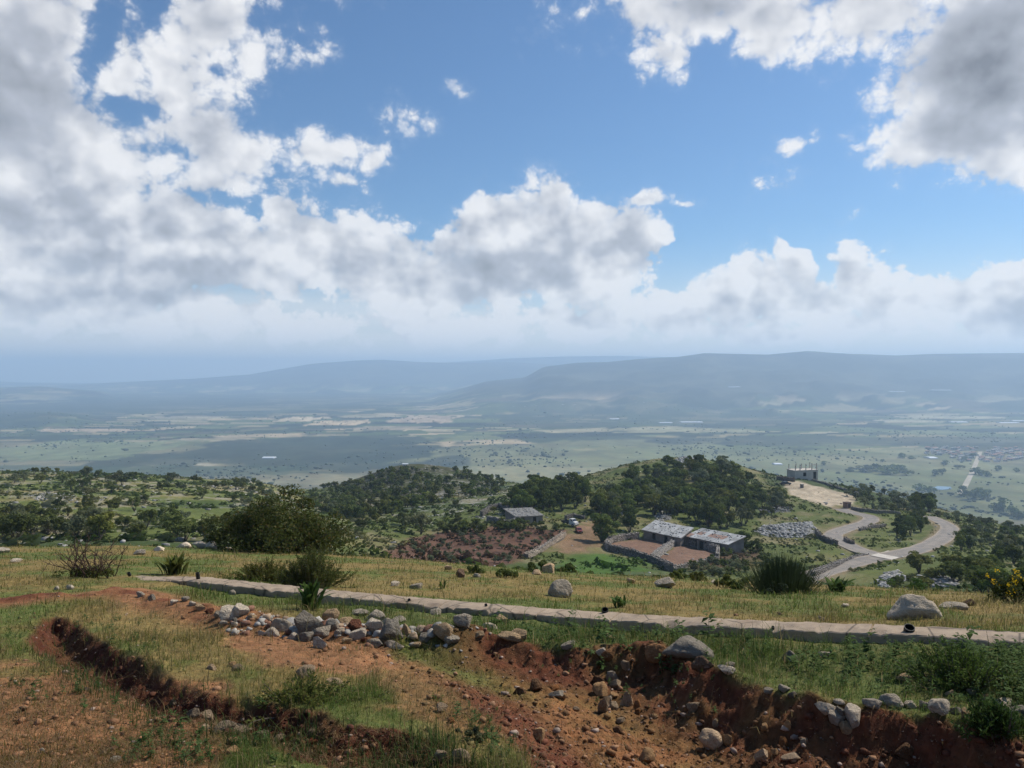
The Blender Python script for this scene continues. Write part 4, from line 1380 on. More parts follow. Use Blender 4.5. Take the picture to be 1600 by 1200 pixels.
def blades(base, hgt, wid, lean, yaw, col, name):
    n = len(base)
    ca, sa = np.cos(yaw), np.sin(yaw)
    side = np.stack([ca, sa, np.zeros(n)], -1) * wid[:, None] * 0.5
    fwd = np.stack([-sa, ca, np.zeros(n)], -1)
    mid = base + fwd * (lean * hgt * 0.30)[:, None]
    mid[:, 2] += hgt * 0.55
    tip = base + fwd * (lean * hgt)[:, None]
    tip[:, 2] += hgt * (1.0 - 0.25 * np.abs(lean))
    co = np.stack([base - side, base + side, mid - side * 0.75, mid + side * 0.75, tip], 1).reshape(-1, 3)
    k = np.arange(n)[:, None] * 5
    quads = k + np.array([[0, 1, 3, 2]])
    tris = k + np.array([[2, 3, 4]])
    cc = np.repeat(col, 5, axis=0)
    me = fast_mesh(name, co, quads=quads, tris=tris, colors=cc)
    me.materials.append(m_blade)
    return me


def lush(x, y):
    """taller growth on the near side of the footing, on bank tops and in the trench"""
    kt, kn, _ = kerb_t(x, y)
    a = sstep(-2.6, -0.7, kn) * (1 - sstep(-0.12, -0.05, kn)) * sstep(2.5, 7, kt)
    return a * (1 - 0.8 * sstep(-0.75, -0.35, kn))


x, y, z, r = fore_points(250000, 5, 3.7, 42)
c = ground_color(x, y, z)
ratio = c[:, 0] / c[:, 1]
keep = (r.uniform(size=len(x)) < np.clip(sstep(1.75, 1.25, ratio) * 0.95 + 0.05, 0, 1)) & off_kerb(x, y)
patchy = fbm(x * 1.3, y * 1.3, 140, 3)
keep &= r.uniform(size=len(x)) < np.clip(0.70 + 0.9 * patchy, 0.12, 1) * np.where(y < 7, 0.8, 1)
x, y, z, c = x[keep], y[keep], z[keep], c[keep]
n = len(x)
lu = lush(x, y)
kt_, kn_, _ = kerb_t(x, y)
low_strip = 1 - 0.6 * sstep(-0.9, -0.35, kn_) * (kn_ < 0)
patchy = patchy[keep]
tus = np.clip(fbm(x * 3.6, y * 3.6, 148, 2) - 0.15, 0, 1)
hgt = r.gamma(4.0, 0.25, n) * (1 + 1.8 * tus) * (0.026 + 0.040 * np.clip(patchy + 0.3, 0, 1) + 0.045 * lu + 0.0010 * np.minimum(y, 30)) * low_strip
far_ = sstep(12, 30, y)
wid = np.maximum(0.0035, 0.00075 * y) * r.uniform(0.7, 1.4, n)
dryb = r.uniform(size=n) < (0.22 + 0.30 * sstep(0.9, 1.35, c[:, 0] / c[:, 1])) * (1 - 0.6 * lu)
col = c * r.uniform(0.75, 1.35, n)[:, None]
col = np.where(dryb[:, None], C3(0.26, 0.205, 0.095) * r.uniform(0.7, 1.25, n)[:, None], col * C3(0.88, 1.08, 0.85))
base = np.stack([x, y, z - 0.01], -1)
me = blades(base, hgt, wid, r.normal(0, 0.85, n), r.uniform(0, 6.283, n), col, 'meadow_grass')
link('meadow_grass', me, 'stuff', 'short green and straw coloured grass covering the foreground')

# dry litter: thin straws lying on the bare earth
x, y, z, r = fore_points(150000, 55, 3.7, 9.5)
c = ground_color(x, y, z)
ratio = c[:, 0] / c[:, 1]
t_dg = poly_sd(x, y, DIG)
litter = fbm(x * 0.9, y * 0.9, 145, 4)
keep = (r.uniform(size=len(x)) < np.clip(0.55 + 0.9 * litter, 0.08, 1) * sstep(1.35, 1.6, ratio) * (1 - 0.85 * sstep(-0.02, 0.1, t_dg))) & off_kerb(x, y)
x, y, z, c = x[keep], y[keep], z[keep], c[keep]
n = len(x)
col = np.where((r.uniform(size=n) < 0.35)[:, None], c * C3(0.62, 0.95, 0.55), C3(0.27, 0.185, 0.095)) * r.uniform(0.55, 1.3, n)[:, None]
me = blades(np.stack([x, y, z - 0.004], -1), r.gamma(4, 0.25, n) * 0.026 + 0.008, 0.0032 * r.uniform(0.7, 1.5, n), r.normal(0, 1.3, n), r.uniform(0, 6.283, n), col, 'dry_litter')
link('dry_litter', me, 'stuff', 'dry straw and stubble lying on the bare orange earth')
# taller growth in the trench and along its brinks
x, y, z, r = fore_points(60000, 56, 4.0, 9.0, -60, 800)
t_tr = poly_sd(x, y, TRENCH)
px = 800 + F * x / y
gro = fbm(x * 2.0, y * 2.0, 146, 3)
near_brink = poly_sd(x, y - 0.16, TRENCH)
pr = 0.6 * np.exp(-((t_tr + 0.05 * gro) / 0.10) ** 2) * np.clip(0.15 + 2.2 * gro, 0, 1) + 0.5 * sstep(0.15, 0.30, t_tr) * np.clip(0.3 + 1.3 * gro, 0, 1) + sstep(380, 520, px) * sstep(-0.12, 0.0, t_tr) * 0.38 * np.clip(0.3 + 1.8 * gro, 0, 1)
keep = r.uniform(size=len(x)) < pr
x, y, z = x[keep], y[keep], z[keep]
n = len(x)
col = np.where((r.uniform(size=n) < 0.25)[:, None], C3(0.22, 0.165, 0.075), C3(0.065, 0.095, 0.028)) * r.uniform(0.6, 1.3, n)[:, None]
me = blades(np.stack([x, y, z - 0.01], -1), r.gamma(4, 0.25, n) * 0.085, 0.0050 * r.uniform(0.7, 1.4, n), r.normal(0, 0.6, n), r.uniform(0, 6.283, n), col, 'trench_grass')
link('trench_grass', me, 'stuff', 'green grass hanging over the brinks of the trench')

# broad leaved herbs: rosettes of small leaves on short stems
def herbs(x, y, z, r, hgt, leaves, lw, cols, name, label):
    n = len(x)
    N = n * leaves
    f = r.uniform(0.15, 1.0, N)
    hh = np.repeat(hgt, leaves)
    ang = r.uniform(0, 6.283, N)
    out = np.stack([np.cos(ang), np.sin(ang), r.uniform(-0.15, 0.8, N)], -1)
    out /= np.linalg.norm(out, axis=1)[:, None]
    lean = r.normal(0, 0.22, (n, 2)).repeat(leaves, 0)
    b0 = np.stack([np.repeat(x, leaves) + lean[:, 0] * f * hh, np.repeat(y, leaves) + lean[:, 1] * f * hh, np.repeat(z, leaves) + f * hh], -1)
    ln = hh * r.uniform(0.25, 0.5, N) * (1.25 - 0.7 * f)
    sd_ = np.cross(out, np.array([0, 0, 1.0]))
    sd_ /= np.linalg.norm(sd_, axis=1)[:, None] + 1e-9
    w_ = ln * lw * r.uniform(0.7, 1.3, N)
    mid = b0 + out * ln[:, None] * 0.5
    tip = b0 + out * ln[:, None]
    tip[:, 2] -= ln * 0.25
    co = np.stack([b0, mid - sd_ * w_[:, None], tip, mid + sd_ * w_[:, None]], 1).reshape(-1, 3)
    # stems
    k = np.arange(N)[:, None] * 4
    quads = k + np.array([[0, 1, 2, 3]])
    cc = np.repeat(np.repeat(cols, leaves, 0) * r.uniform(0.7, 1.35, N)[:, None], 4, 0)
    top = np.stack([x + lean[::leaves, 0] * hgt, y + lean[::leaves, 1] * hgt, z + hgt], -1)
    bot = np.stack([x, y, z - 0.01], -1)
    sw = np.array([[0.5, 0.2, 0.0]]) * np.maximum(0.006, 0.03 * hgt)[:, None]
    so = np.stack([bot - sw, bot + sw, top], 1).reshape(-1, 3)
    st = np.arange(n)[:, None] * 3 + np.array([[0, 1, 2]]) + len(co)
    cs = np.repeat(cols * 0.8, 3, 0)
    me = fast_mesh(name, np.concatenate([co, so]), quads=quads, tris=st, colors=np.concatenate([cc, cs]))
    me.materials.append(m_blade)
    return link(name, me, 'stuff', label)


x, y, z, r = fore_points(26000, 6, 4.0, 13)
lu = lush(x, y)
t_tr = poly_sd(x, y, TRENCH)
t_dg = poly_sd(x, y, DIG)
tuft = fbm(x * 1.1, y * 1.1, 141, 3)
px = 800 + F * x / y
left_green = sstep(0.05, 0.35, -np.abs(t_tr + 0.25) + 0.45) * (y < 9) * sstep(560, 420, px)
pr = np.maximum(lu * sstep(700, 1050, px) * np.clip(0.55 + 0.8 * tuft, 0, 1), left_green * np.clip(0.25 + 1.1 * tuft, 0, 1) * 0.6)
pr = np.maximum(pr, 0.55 * np.exp(-((t_dg + 0.10) / 0.10) ** 2) * np.clip(tuft * 1.5, 0, 1))
pr = np.maximum(pr, 0.8 * sstep(1460, 1560, px) * sstep(0.05, -0.15, t_dg) * (y < 7))
keep = (r.uniform(size=len(x)) < pr * 0.55) & off_kerb(x, y)
x, y, z, lu = x[keep], y[keep], z[keep], lu[keep]
n = len(x)
hg = r.gamma(4, 0.25, n) * (0.05 + 0.06 * lu)
cols = lerp3(np.repeat(C3(0.070, 0.112, 0.034), n, 0), np.repeat(C3(0.110, 0.160, 0.060), n, 0), r.uniform(size=n))
herbs(x, y, z, r, hg, 22, 0.20, cols, 'weeds', 'dark green leafy weeds growing along the concrete footing and the trench')

# gravel and clods
x, y, z, r = fore_points(110000, 8, 4.0, 11)
c = ground_color(x, y, z)
ratio = c[:, 0] / c[:, 1]
t_dg = poly_sd(x, y, DIG)
t_tr = poly_sd(x, y, TRENCH)
bd, _ = line_d(x, y, BERM)
rub, _ = line_d(x, y, [near_pt(*q) for q in [(330, 972), (420, 992), (500, 1003), (600, 1006), (700, 1010)]])
pr = 0.10 * sstep(1.35, 1.8, ratio) + 0.26 * sstep(0, 0.1, t_dg) + 0.3 * np.exp(-(rub / 0.28) ** 2) + 0.15 * sstep(0, 0.1, t_tr) + 0.012
keep = (r.uniform(size=len(x)) < pr) & off_kerb(x, y)
x, y, z, c = x[keep], y[keep], z[keep], c[keep]
n = len(x)
print('gravel', n)
size = 0.0035 + 0.0034 * r.gamma(0.8, 1.0, n) ** 1.6
size = np.clip(size, 0.0035, 0.035)
rot = r.normal(size=(n, 3, 3))
shape = ICO1[None] * (1 + 0.22 * r.normal(size=(n, len(ICO1), 1)))
shape = shape * np.array([[[1, 0.8, 0.6]]])
ang = r.uniform(0, 6.283, n)
ca, sa = np.cos(ang)[:, None], np.sin(ang)[:, None]
sx = shape[:, :, 0] * ca - shape[:, :, 1] * sa
sy = shape[:, :, 0] * sa + shape[:, :, 1] * ca
co = np.stack([sx, sy, shape[:, :, 2]], -1) * size[:, None, None] + np.stack([x, y, z + size * 0.25], -1)[:, None, :]
cl = np.where((r.uniform(size=n) < 0.10)[:, None], C3(0.32, 0.235, 0.18), np.where((r.uniform(size=n) < 0.18)[:, None], C3(0.26, 0.14, 0.075), c * 1.1)) * r.uniform(0.7, 1.3, n)[:, None]
tr = (np.arange(n)[:, None, None] * len(ICO1) + ICO1F[None]).reshape(-1, 3)
me = fast_mesh('gravel', co.reshape(-1, 3), tris=tr, colors=np.repeat(cl, len(ICO1), 0), smooth=False)
me.materials.append(m_pebble)
link('gravel', me, 'stuff', 'loose gravel and clods on the bare red and orange earth')


# ------------------------------------------------------------------ plants of the foreground
def leaf_cloud(r, centers, radii, n, size, flat=1.0, up=0.3, inner=0.25):
    """leaf quads spread over the skins of many lobes"""
    k = r.integers(0, len(centers), n)
    d = r.normal(size=(n, 3))
    d[:, 2] += up
    d /= np.linalg.norm(d, axis=1)[:, None]
    rad = radii[k] * (1 - inner * r.uniform(size=n) ** 2) * r.uniform(0.88, 1.12, n)
    pos = centers[k] + d * rad[:, None] * np.array([1, 1, flat])
    nrm = d + 0.48 * r.normal(size=(n, 3))
    nrm /= np.linalg.norm(nrm, axis=1)[:, None]
    u = np.cross(nrm, r.normal(size=(n, 3)))
    u /= np.linalg.norm(u, axis=1)[:, None] + 1e-9
    v_ = np.cross(nrm, u)
    s_ = size * r.uniform(0.6, 1.4, n)[:, None]
    return np.stack([pos - u * s_, pos - v_ * s_ * 0.55, pos + u * s_, pos + v_ * s_ * 0.55], 1).reshape(-1, 3), np.arange(n * 4).reshape(-1, 4)


def branch_mesh(paths, n=6):
    v_, f_ = [], []
    for pts, r0, r1 in paths:
        m_ = len(pts)
        base_i = len(v_)
        for i, p_ in enumerate(pts):
            p_ = Vector(p_)
            q = Vector(pts[min(i + 1, m_ - 1)]) - Vector(pts[max(i - 1, 0)])
            q = q.normalized() if q.length > 1e-6 else Vector((0, 0, 1))
            u = q.orthogonal().normalized()
            w = q.cross(u)
            rr = r0 + (r1 - r0) * i / (m_ - 1)
            for k in range(n):
                an = 2 * math.pi * k / n
                v_.append(p_ + (u * math.cos(an) + w * math.sin(an)) * rr)
        for i in range(m_ - 1):
            for k in range(n):
                a_ = base_i + i * n
                f_.append((a_ + k, a_ + (k + 1) % n, a_ + n + (k + 1) % n, a_ + n + k))
        f_.append(tuple(base_i + (m_ - 1) * n + k for k in range(n)))
        f_.append(tuple(base_i + k for k in reversed(range(n))))
    return v_, f_


def limb(r, p0, d, length, bend=0.25, n=5):
    pts = [Vector(p0)]
    d = Vector(d).normalized()
    for i in range(n - 1):
        d = (d + Vector(r.normal(0, bend, 3))).normalized()
        pts.append(pts[-1] + d * (length / (n - 1)))
    return pts


def leafy_shrub(name, px, s, w, h, label, cat, mat, nleaf, seed, group=None, dmin=3.2, lobes=26, leaf=0.02, flat=0.85, lop=0.0, fine=1.0):
    g = hit(px, s, dmin, 80)
    W, H = w * g.y / F, h * g.y / F
    r = np.random.default_rng(seed)
    t = thing(name, g, label, cat, group)
    cen = np.stack([r.normal(0, 0.24, lobes) * W, r.normal(0, 0.20, lobes) * W, H * (0.18 + 0.58 * r.uniform(size=lobes))], -1)
    cen[:, 2] *= r.uniform(0.75, 1.15, lobes)
    sh = 1 - 0.55 * np.abs(cen[:, 0]) / (W * 0.5)
    cen[:, 2] *= np.clip(sh + lop * cen[:, 0] / W, 0.25, 1.1)
    rad = r.uniform(0.06, 0.17, lobes) * W * 0.8 * fine
    rad = np.minimum(rad, np.maximum(cen[:, 2], 0.12 * H) + 0.08 * H)
    co, q = leaf_cloud(r, cen, rad, nleaf, leaf, flat)
    me = fast_mesh('foliage', co, quads=q, smooth=False)
    me.materials.append(mat)
    link('foliage', me, parent=t)
    paths = []
    for c_ in cen[:18]:
        p_ = limb(r, (c_[0] * 0.1, c_[1] * 0.1, -0.05), Vector(c_) + Vector((0, 0, 0.1 * H)), np.linalg.norm(c_) * 1.02, 0.10)
        paths.append((p_, 0.018 * H + 0.003, 0.004))
    v_, f_ = branch_mesh(paths, 5)
    mesh_obj('stems', v_, f_, m_bark, t)
    return t


leafy_shrub('bush', 432, 852, 212, 98, 'large rounded dark green bush standing on the far rim of the meadow', 'bush', m_bush, 30000, 21, dmin=20, lobes=80, leaf=0.055, flat=0.9)
def sprig_shrub(name, px, s, w, h, label, cat, mat, stems, leaves, seed, leaf=0.014, dmin=3.2, spread=0.42, rise=1.0):
    """a shrub of many thin leafy shoots that fan out from its foot"""
    g = hit(px, s, dmin, 80)
    W, H = w * g.y / F, h * g.y / F
    r = np.random.default_rng(seed)
    t = thing(name, g, label, cat)
    paths, P_, D_ = [], [], []
    for k in range(stems):
        tx, ty = r.normal(0, spread), r.normal(0, spread * 0.8)
        root = Vector((tx * 0.45 * W, ty * 0.35 * W, -0.02))
        end = Vector((tx * W * 0.95, ty * W * 0.7, 0))
        L = H * r.uniform(0.6, 1.12) * max(0.35, 1 - 0.55 * abs(tx) / 0.6)
        d = Vector((end.x - root.x, end.y - root.y, L * rise))
        pts = limb(r, root, d, d.length, 0.10, 6)
        paths.append((pts, 0.0055, 0.0018))
        pa = np.array([tuple(q) for q in pts])
        f = r.uniform(0.12, 1.0, leaves) ** 0.8 * 4.999
        i0 = f.astype(int)
        fr = (f - i0)[:, None]
        P_.append(pa[i0] * (1 - fr) + pa[i0 + 1] * fr)
        D_.append(pa[i0 + 1] - pa[i0])
    P_, D_ = np.concatenate(P_), np.concatenate(D_)
    n = len(P_)
    D_ /= np.linalg.norm(D_, axis=1)[:, None] + 1e-9
    u = D_ * 0.7 + r.normal(0, 0.6, (n, 3))
    u /= np.linalg.norm(u, axis=1)[:, None]
    v_ = np.cross(u, r.normal(size=(n, 3)))
    v_ /= np.linalg.norm(v_, axis=1)[:, None] + 1e-9
    P_ = P_ + r.normal(0, leaf * 0.8, (n, 3))
    sz = leaf * r.uniform(0.6, 1.5, n)[:, None]
    co = np.stack([P_, P_ + u * sz + v_ * sz * 0.35, P_ + u * sz * 2, P_ + u * sz - v_ * sz * 0.35], 1).reshape(-1, 3)
    me = fast_mesh('foliage', co, quads=np.arange(n * 4).reshape(-1, 4), smooth=False)
    me.materials.append(mat)
    link('foliage', me, parent=t)
    bv, bf = branch_mesh(paths, 4)
    mesh_obj('stems', bv, bf, m_bark, t)
    return t


sprig_shrub('bush', 486, 918, 84, 64, 'dark upright bush directly behind the concrete footing and squill leaves', 'bush', m_bush, 190, 110, 22)
sprig_shrub('bush', 412, 908, 76, 36, 'low dark sprawling bush left of the upright bush behind the footing', 'bush', m_bush, 130, 100, 23)
sprig_shrub('herb', 1560, 1148, 80, 50, 'bright green leafy plant at the lower right beside the red bank', 'plant', m_green, 90, 50, 25, 0.014)
leafy_shrub('herb', 735, 1160, 46, 22, 'low grey green leafy plant above the trench end', 'plant', m_grey_leaf, 1100, 26, lobes=12, leaf=0.010, flat=0.7)
sprig_shrub('herb', 470, 1100, 120, 34, 'spreading dark green plant on the brink of the trench', 'plant', m_bush, 110, 45, 27, 0.012)
sprig_shrub('herb', 1510, 1070, 130, 62, 'tall pale green weeds at the right between footing and bank', 'plant', m_green, 120, 60, 28, 0.012)
leafy_shrub('herb', 1440, 918, 60, 20, 'fresh green clump on the rim of the meadow behind the orange stained boulder', 'plant', m_green, 1500, 29, dmin=9, lobes=14, leaf=0.025, flat=0.8)
for i, (px, s, w, h) in enumerate([(790, 900, 44, 22), (845, 892, 46, 20), (890, 890, 36, 16), (742, 893, 40, 18), (1135, 915, 46, 20), (1090, 905, 40, 20), (1060, 897, 34, 14), (1165, 920, 40, 20)]):
    leafy_shrub('weed_clump', px, s + 4, w, h, '%s dark weed clump from the left on the meadow rim below the farm' % ['second', 'fourth', 'fifth', 'leftmost', 'rightmost but one', 'seventh', 'sixth', 'rightmost'][i], 'plant', m_scrub, 900, 40 + i, 'dark weeds along the meadow rim', dmin=16, lobes=12, leaf=0.045, flat=0.9)
t = leafy_shrub('broom_bush', 1588, 944, 90, 58, 'bush with bright yellow flowers at the right edge of the view', 'bush', m_scrub, 4500, 31, dmin=9, lobes=30, leaf=0.022, flat=1.0, lop=0.5)
g = t.location
r = np.random.default_rng(32)
W, H = 90 * g.y / F, 58 * g.y / F
cen = np.stack([r.normal(0.04, 0.22, 46) * W, r.normal(-0.08, 0.18, 46) * W, H * (0.20 + 0.62 * r.uniform(size=46))], -1)
co, q = leaf_cloud(r, cen, np.full(46, 0.045 * W), 620, 0.017, 1.0)
me = fast_mesh('flowers', co, quads=q, smooth=False)
me.materials.append(m_flower)
o = link('flowers', me, 'stuff', parent=t)

# bare bush: a fan of dry crooked twigs over a green foot
g = hit(128, 903, 5, 60)
W, H = 108 * g.y / F, 62 * g.y / F
t = thing('bare_bush', g, 'leafless brown bush with a fan of dry twigs in the meadow at left', 'bush')
r = np.random.default_rng(50)
paths = []
for k in range(34):
    tx = r.uniform(-1, 1)
    d = Vector((tx * 0.85, r.normal(0, 0.35), 1.0 - 0.35 * abs(tx)))
    p0 = Vector((0.10 * W + 0.16 * W * r.normal(), 0.08 * W * r.normal(), 0))
    L = H * r.uniform(0.7, 1.25)
    pts = limb(r, p0, d, L, 0.16, 7)
    paths.append((pts, 0.011, 0.004))
    for q in range(4):
        i0 = r.integers(2, 6)
        dd = (pts[min(i0 + 1, 6)] - pts[i0]).normalized() + Vector(r.normal(0, 0.5, 3))
        paths.append((limb(r, pts[i0], dd, L * r.uniform(0.2, 0.45), 0.25, 4), 0.006, 0.0025))
v_, f_ = branch_mesh(paths, 4)
mesh_obj('twigs', v_, f_, m_twig, t)
cen = np.stack([r.normal(0.05, 0.22, 14) * W, r.normal(0, 0.1, 14) * W, np.full(14, 0.10 * H)], -1)
co, q = leaf_cloud(r, cen, np.full(14, 0.07 * W), 1500, 0.018, 0.8)
me = fast_mesh('foliage', co, quads=q, smooth=False)
me.materials.append(m_scrub)
link('foliage', me, parent=t)


def squill(px, s, w, h, n, label, seed, mat, dmin=5, width=0.10, dry=False):
    """strap leaved bulb plant: long arching leaves, each a folded strip"""
    g = hit(px, s, dmin, 60)
    W, H = w * g.y / F, h * g.y / F
    t = thing('strap_leaved_plant', g, label, 'plant')
    r = np.random.default_rng(seed)
    for k in range(n):
        az = r.uniform(0, 6.283)
        out = Vector((math.cos(az), math.sin(az) * 0.7, 0))
        L = H * r.uniform(0.8, 1.2)
        spread = r.uniform(0.15, 1.0) * W * 0.62
        sd_ = Vector((-out.y, out.x, 0)).normalized()
        vs_, fs_ = [], []
        c0 = out * (0.04 * W * r.uniform()) + Vector((r.normal() * W * 0.10, r.normal() * W * 0.06, 0))
        for i in range(7):
            f = i / 6
            p_ = c0 + out * spread * f ** 1.5 + Vector((0, 0, L * (f - 0.28 * f ** 3 * (spread / (W * 0.5)))))
            ww = width * H * (0.6 + 1.2 * f) * (1 - f ** 3) + 0.0005
            vs_ += [p_ - sd_ * ww, p_ - out * ww * 0.35, p_ + sd_ * ww]
        for i in range(6):
            a_ = i * 3
            fs_ += [(a_, a_ + 1, a_ + 4, a_ + 3), (a_ + 1, a_ + 2, a_ + 5, a_ + 4)]
        mesh_obj('leaf', vs_, fs_, mat, t, True)
    return t


squill(484, 953, 60, 46, 34, 'bright green strap leaved plant standing in front of the concrete footing', 61, m_green, width=0.075)
squill(268, 900, 60, 36, 40, 'dark green strap leaved clump at the hidden stretch of the footing at left', 62, m_bush, width=0.07)
squill(968, 950, 42, 17, 22, 'small green strap leaved clump behind the footing near the middle', 63, m_green, width=0.12)
squill(1312, 926, 66, 22, 26, 'broad leaved green clump on the rim right of the rush like bush', 64, m_green, dmin=9, width=0.16)
squill(690, 921, 20, 16, 12, 'thin green tuft of strap leaves behind the footing left of centre', 65, m_green, width=0.05)

# rush like broom: a dense sheaf of thin upright stems
g = hit(1226, 930, 8, 60)
W, H = 96 * g.y / F, 72 * g.y / F
t = thing('rush_bush', g, 'tall dark green bush of thin upright rush like stems in front of the road', 'bush')
r = np.random.default_rng(70)
n = 1500
b0 = np.stack([r.normal(0, 0.17, n) * W, r.normal(0, 0.12, n) * W, np.zeros(n)], -1)
ln = H * r.uniform(0.45, 1.0, n) * (1 - 0.5 * np.abs(b0[:, 0]) / (W * 0.6))
tip = b0 + np.stack([b0[:, 0] * 0.75 + r.normal(0, 0.05, n) * W, b0[:, 1] * 0.7, ln], -1)
mid = (b0 + tip) / 2 + np.stack([r.normal(0, 0.012, n) * W] * 2 + [np.zeros(n)], -1)
sw = np.array([[0.006, 0.003, 0.0]])
co = np.stack([b0 - sw, b0 + sw, mid - sw, mid + sw, tip], 1).reshape(-1, 3)
k = np.arange(n)[:, None] * 5
me = fast_mesh('stems', co, quads=k + np.array([[0, 1, 3, 2]]), tris=k + np.array([[2, 3, 4]]), smooth=False)
me.materials.append(m_reed)
link('stems', me, parent=t)
cen = np.stack([r.normal(0.0, 0.24, 26) * W, r.normal(-0.05, 0.12, 26) * W, H * (0.08 + 0.22 * r.uniform(size=26))], -1)
co, q = leaf_cloud(r, cen, np.full(26, 0.07 * W), 2600, 0.02, 0.9)
me = fast_mesh('foliage', co, quads=q, smooth=False)
me.materials.append(m_grey_leaf)
link('foliage', me, parent=t)

# ------------------------------------------------------------------ trees
def tree_parts(seed, height, spread, lobes, nleaf, leaf, mat, trunk=0.22, low=0.0, round_=1.0, single=False):
    """a tapered trunk with limbs and a crown of leaf clumps, base at the origin"""
    r = np.random.default_rng(seed)
    cz = height * (trunk + (1 - trunk) * 0.5)
    rz = height * (1 - trunk) * 0.5
    cen = []
    while len(cen) < lobes:
        d = r.normal(size=3)
        d /= np.linalg.norm(d)
        f = r.uniform(0.35, 0.85)
        c_ = np.array([d[0] * spread * f, d[1] * spread * f, cz + d[2] * rz * f * (1 if d[2] > 0 else 0.75 + low)])
        cen.append(c_)
    cen = np.array(cen)
    rad = r.uniform(0.22, 0.42, lobes) * spread * round_
    co, q = leaf_cloud(r, cen, rad, nleaf, leaf, 0.85, 0.35)
    base_z_ = height * trunk * (0.55 - 0.4 * low)
    co[:, 2] = np.maximum(co[:, 2], base_z_ * r.uniform(0.7, 1.3, len(co) // 4).repeat(4))
    paths = [(limb(r, (0, 0, -0.3), (r.normal(0, 0.12), r.normal(0, 0.12), 1), height * 0.55, 0.10, 5), 0.045 * height, 0.02 * height)]
    top = paths[0][0][2]
    for k in range(5):
        e_ = Vector(cen[k % lobes])
        paths.append((limb(r, top, e_ - top, (e_ - top).length, 0.08, 4), 0.022 * height, 0.006 * height))
    bv, bf = branch_mesh(paths, 6)
    if single:
        allv = np.concatenate([co, np.array([tuple(v_) for v_ in bv])])
        polys = [tuple(int(k) for k in row) for row in q] + [tuple(len(co) + k for k in f_) for f_ in bf]
        me = bpy.data.meshes.new('tree')
        me.from_pydata([tuple(v_) for v_ in allv], [], polys)
        me.materials.append(mat)
        me.materials.append(m_bark)
        me.polygons.foreach_set('material_index', [0] * len(q) + [1] * len(bf))
        me.update()
        return me
    crown = fast_mesh('crown', co, quads=q, smooth=False)
    crown.materials.append(mat)
    tm = bpy.data.meshes.new('trunk')
    tm.from_pydata([tuple(v_) for v_ in bv], [], bf)
    tm.materials.append(m_bark)
    tm.update()
    return crown, tm


OAKS = [tree_parts(200 + i, 1.0, 0.40 + 0.04 * (i % 3), 13, 2600, 0.033, m_oak, 0.14, 0.3) for i in range(5)]
HILL = [tree_parts(220 + i, 1.0, 0.42 + 0.05 * (i % 3), 13, 1200, 0.046, m_scrub, 0.24, 0.15) for i in range(5)]
OLIVE = [tree_parts(240 + i, 1.0, 0.55, 11, 900, 0.050, m_olive, 0.26, 0.1) for i in range(3)]
SCRUB = [tree_parts(260 + i, 1.0, 0.5, 9, 420, 0.085, m_scrub if i % 2 else m_oak, 0.08, 0.5, 1.1, True) for i in range(6)]
OLIVE_S = [tree_parts(280 + i, 1.0, 0.55, 8, 300, 0.085, m_olive, 0.2, 0.2, 1.1, True) for i in range(4)]
FARTREE = [tree_parts(290 + i, 1.0, 0.60, 8, 220, 0.11, m_oak, 0.08, 0.4, 1.15, True) for i in range(3)]


def plant_tree(kind, loc, h, name, label, group=None, wide=1.0):
    loc = Vector(loc)
    rot = rnd.uniform(0, 6.283)
    if isinstance(kind, bpy.types.Mesh):
        o = bpy.data.objects.new(name, kind)
        COL.objects.link(o)
        o.location = loc
        o.rotation_euler = (0, 0, rot)
        o.scale = (h * wide, h * wide, h)
        return tag(o, label, 'tree', group)
    t = thing(name, loc, label, 'tree', group, rot)
    t.scale = (h * wide, h * wide, h)
    link('crown', kind[0], parent=t)
    link('trunk', kind[1], parent=t)
    return t


TAKEN = []


def scatter(poly, n, hrange, kinds, name, label, group, dmin, gap=0.55, weight=None, seed=1, wide=(0.85, 1.2), avoid=None):
    """individual trees standing on the land inside an area seen from the viewpoint"""
    r = random.Random(seed)
    xs = [p_[0] for p_ in poly]
    ys = [p_[1] for p_ in poly]
    arr = np.array(poly, float)
    got, tries = 0, 0
    while got < n and tries < n * 30:
        tries += 1
        px, s = r.uniform(min(xs), max(xs)), r.uniform(min(ys), max(ys))
        if poly_sd(np.array([px]), np.array([s]), poly)[0] < 0:
            continue
        if weight and r.random() > weight(px, s):
            continue
        g = hit(px, s, dmin, 1000)
        if g.y > 900:
            continue
        if avoid and any(poly_sd(np.array([g.x]), np.array([g.y]), a_)[0] > -e_ for a_, e_ in avoid):
            continue
        rd = min(line_d(np.array([g.x]), np.array([g.y]), ROAD)[0][0], line_d(np.array([g.x]), np.array([g.y]), ROAD2)[0][0])
        h = r.uniform(*hrange)
        if rd < 3.0 + 0.5 * h:
            continue
        if any((g.x - a_) ** 2 + (g.y - b_) ** 2 < (gap * 0.5 * (h + q)) ** 2 for a_, b_, q in TAKEN[-500:]):
            continue
        TAKEN.append((g.x, g.y, h))
        plant_tree(r.choice(kinds), g - Vector((0, 0, 0.04 * h)), h, name, label(px, s, h) if callable(label) else label, group, r.uniform(*wide))
        got += 1
    return got


def px_tree(kind, px, s, hpx, name, label, group=None, dmin=80, wide=1.0):
    g = hit(px, s, dmin, 700 if dmin < 1000 else 3500)
    h = hpx * g.y / F
    TAKEN.append((g.x, g.y, h))
    return plant_tree(kind, g - Vector((0, 0, 0.03 * h)), h, name, label, group, wide)


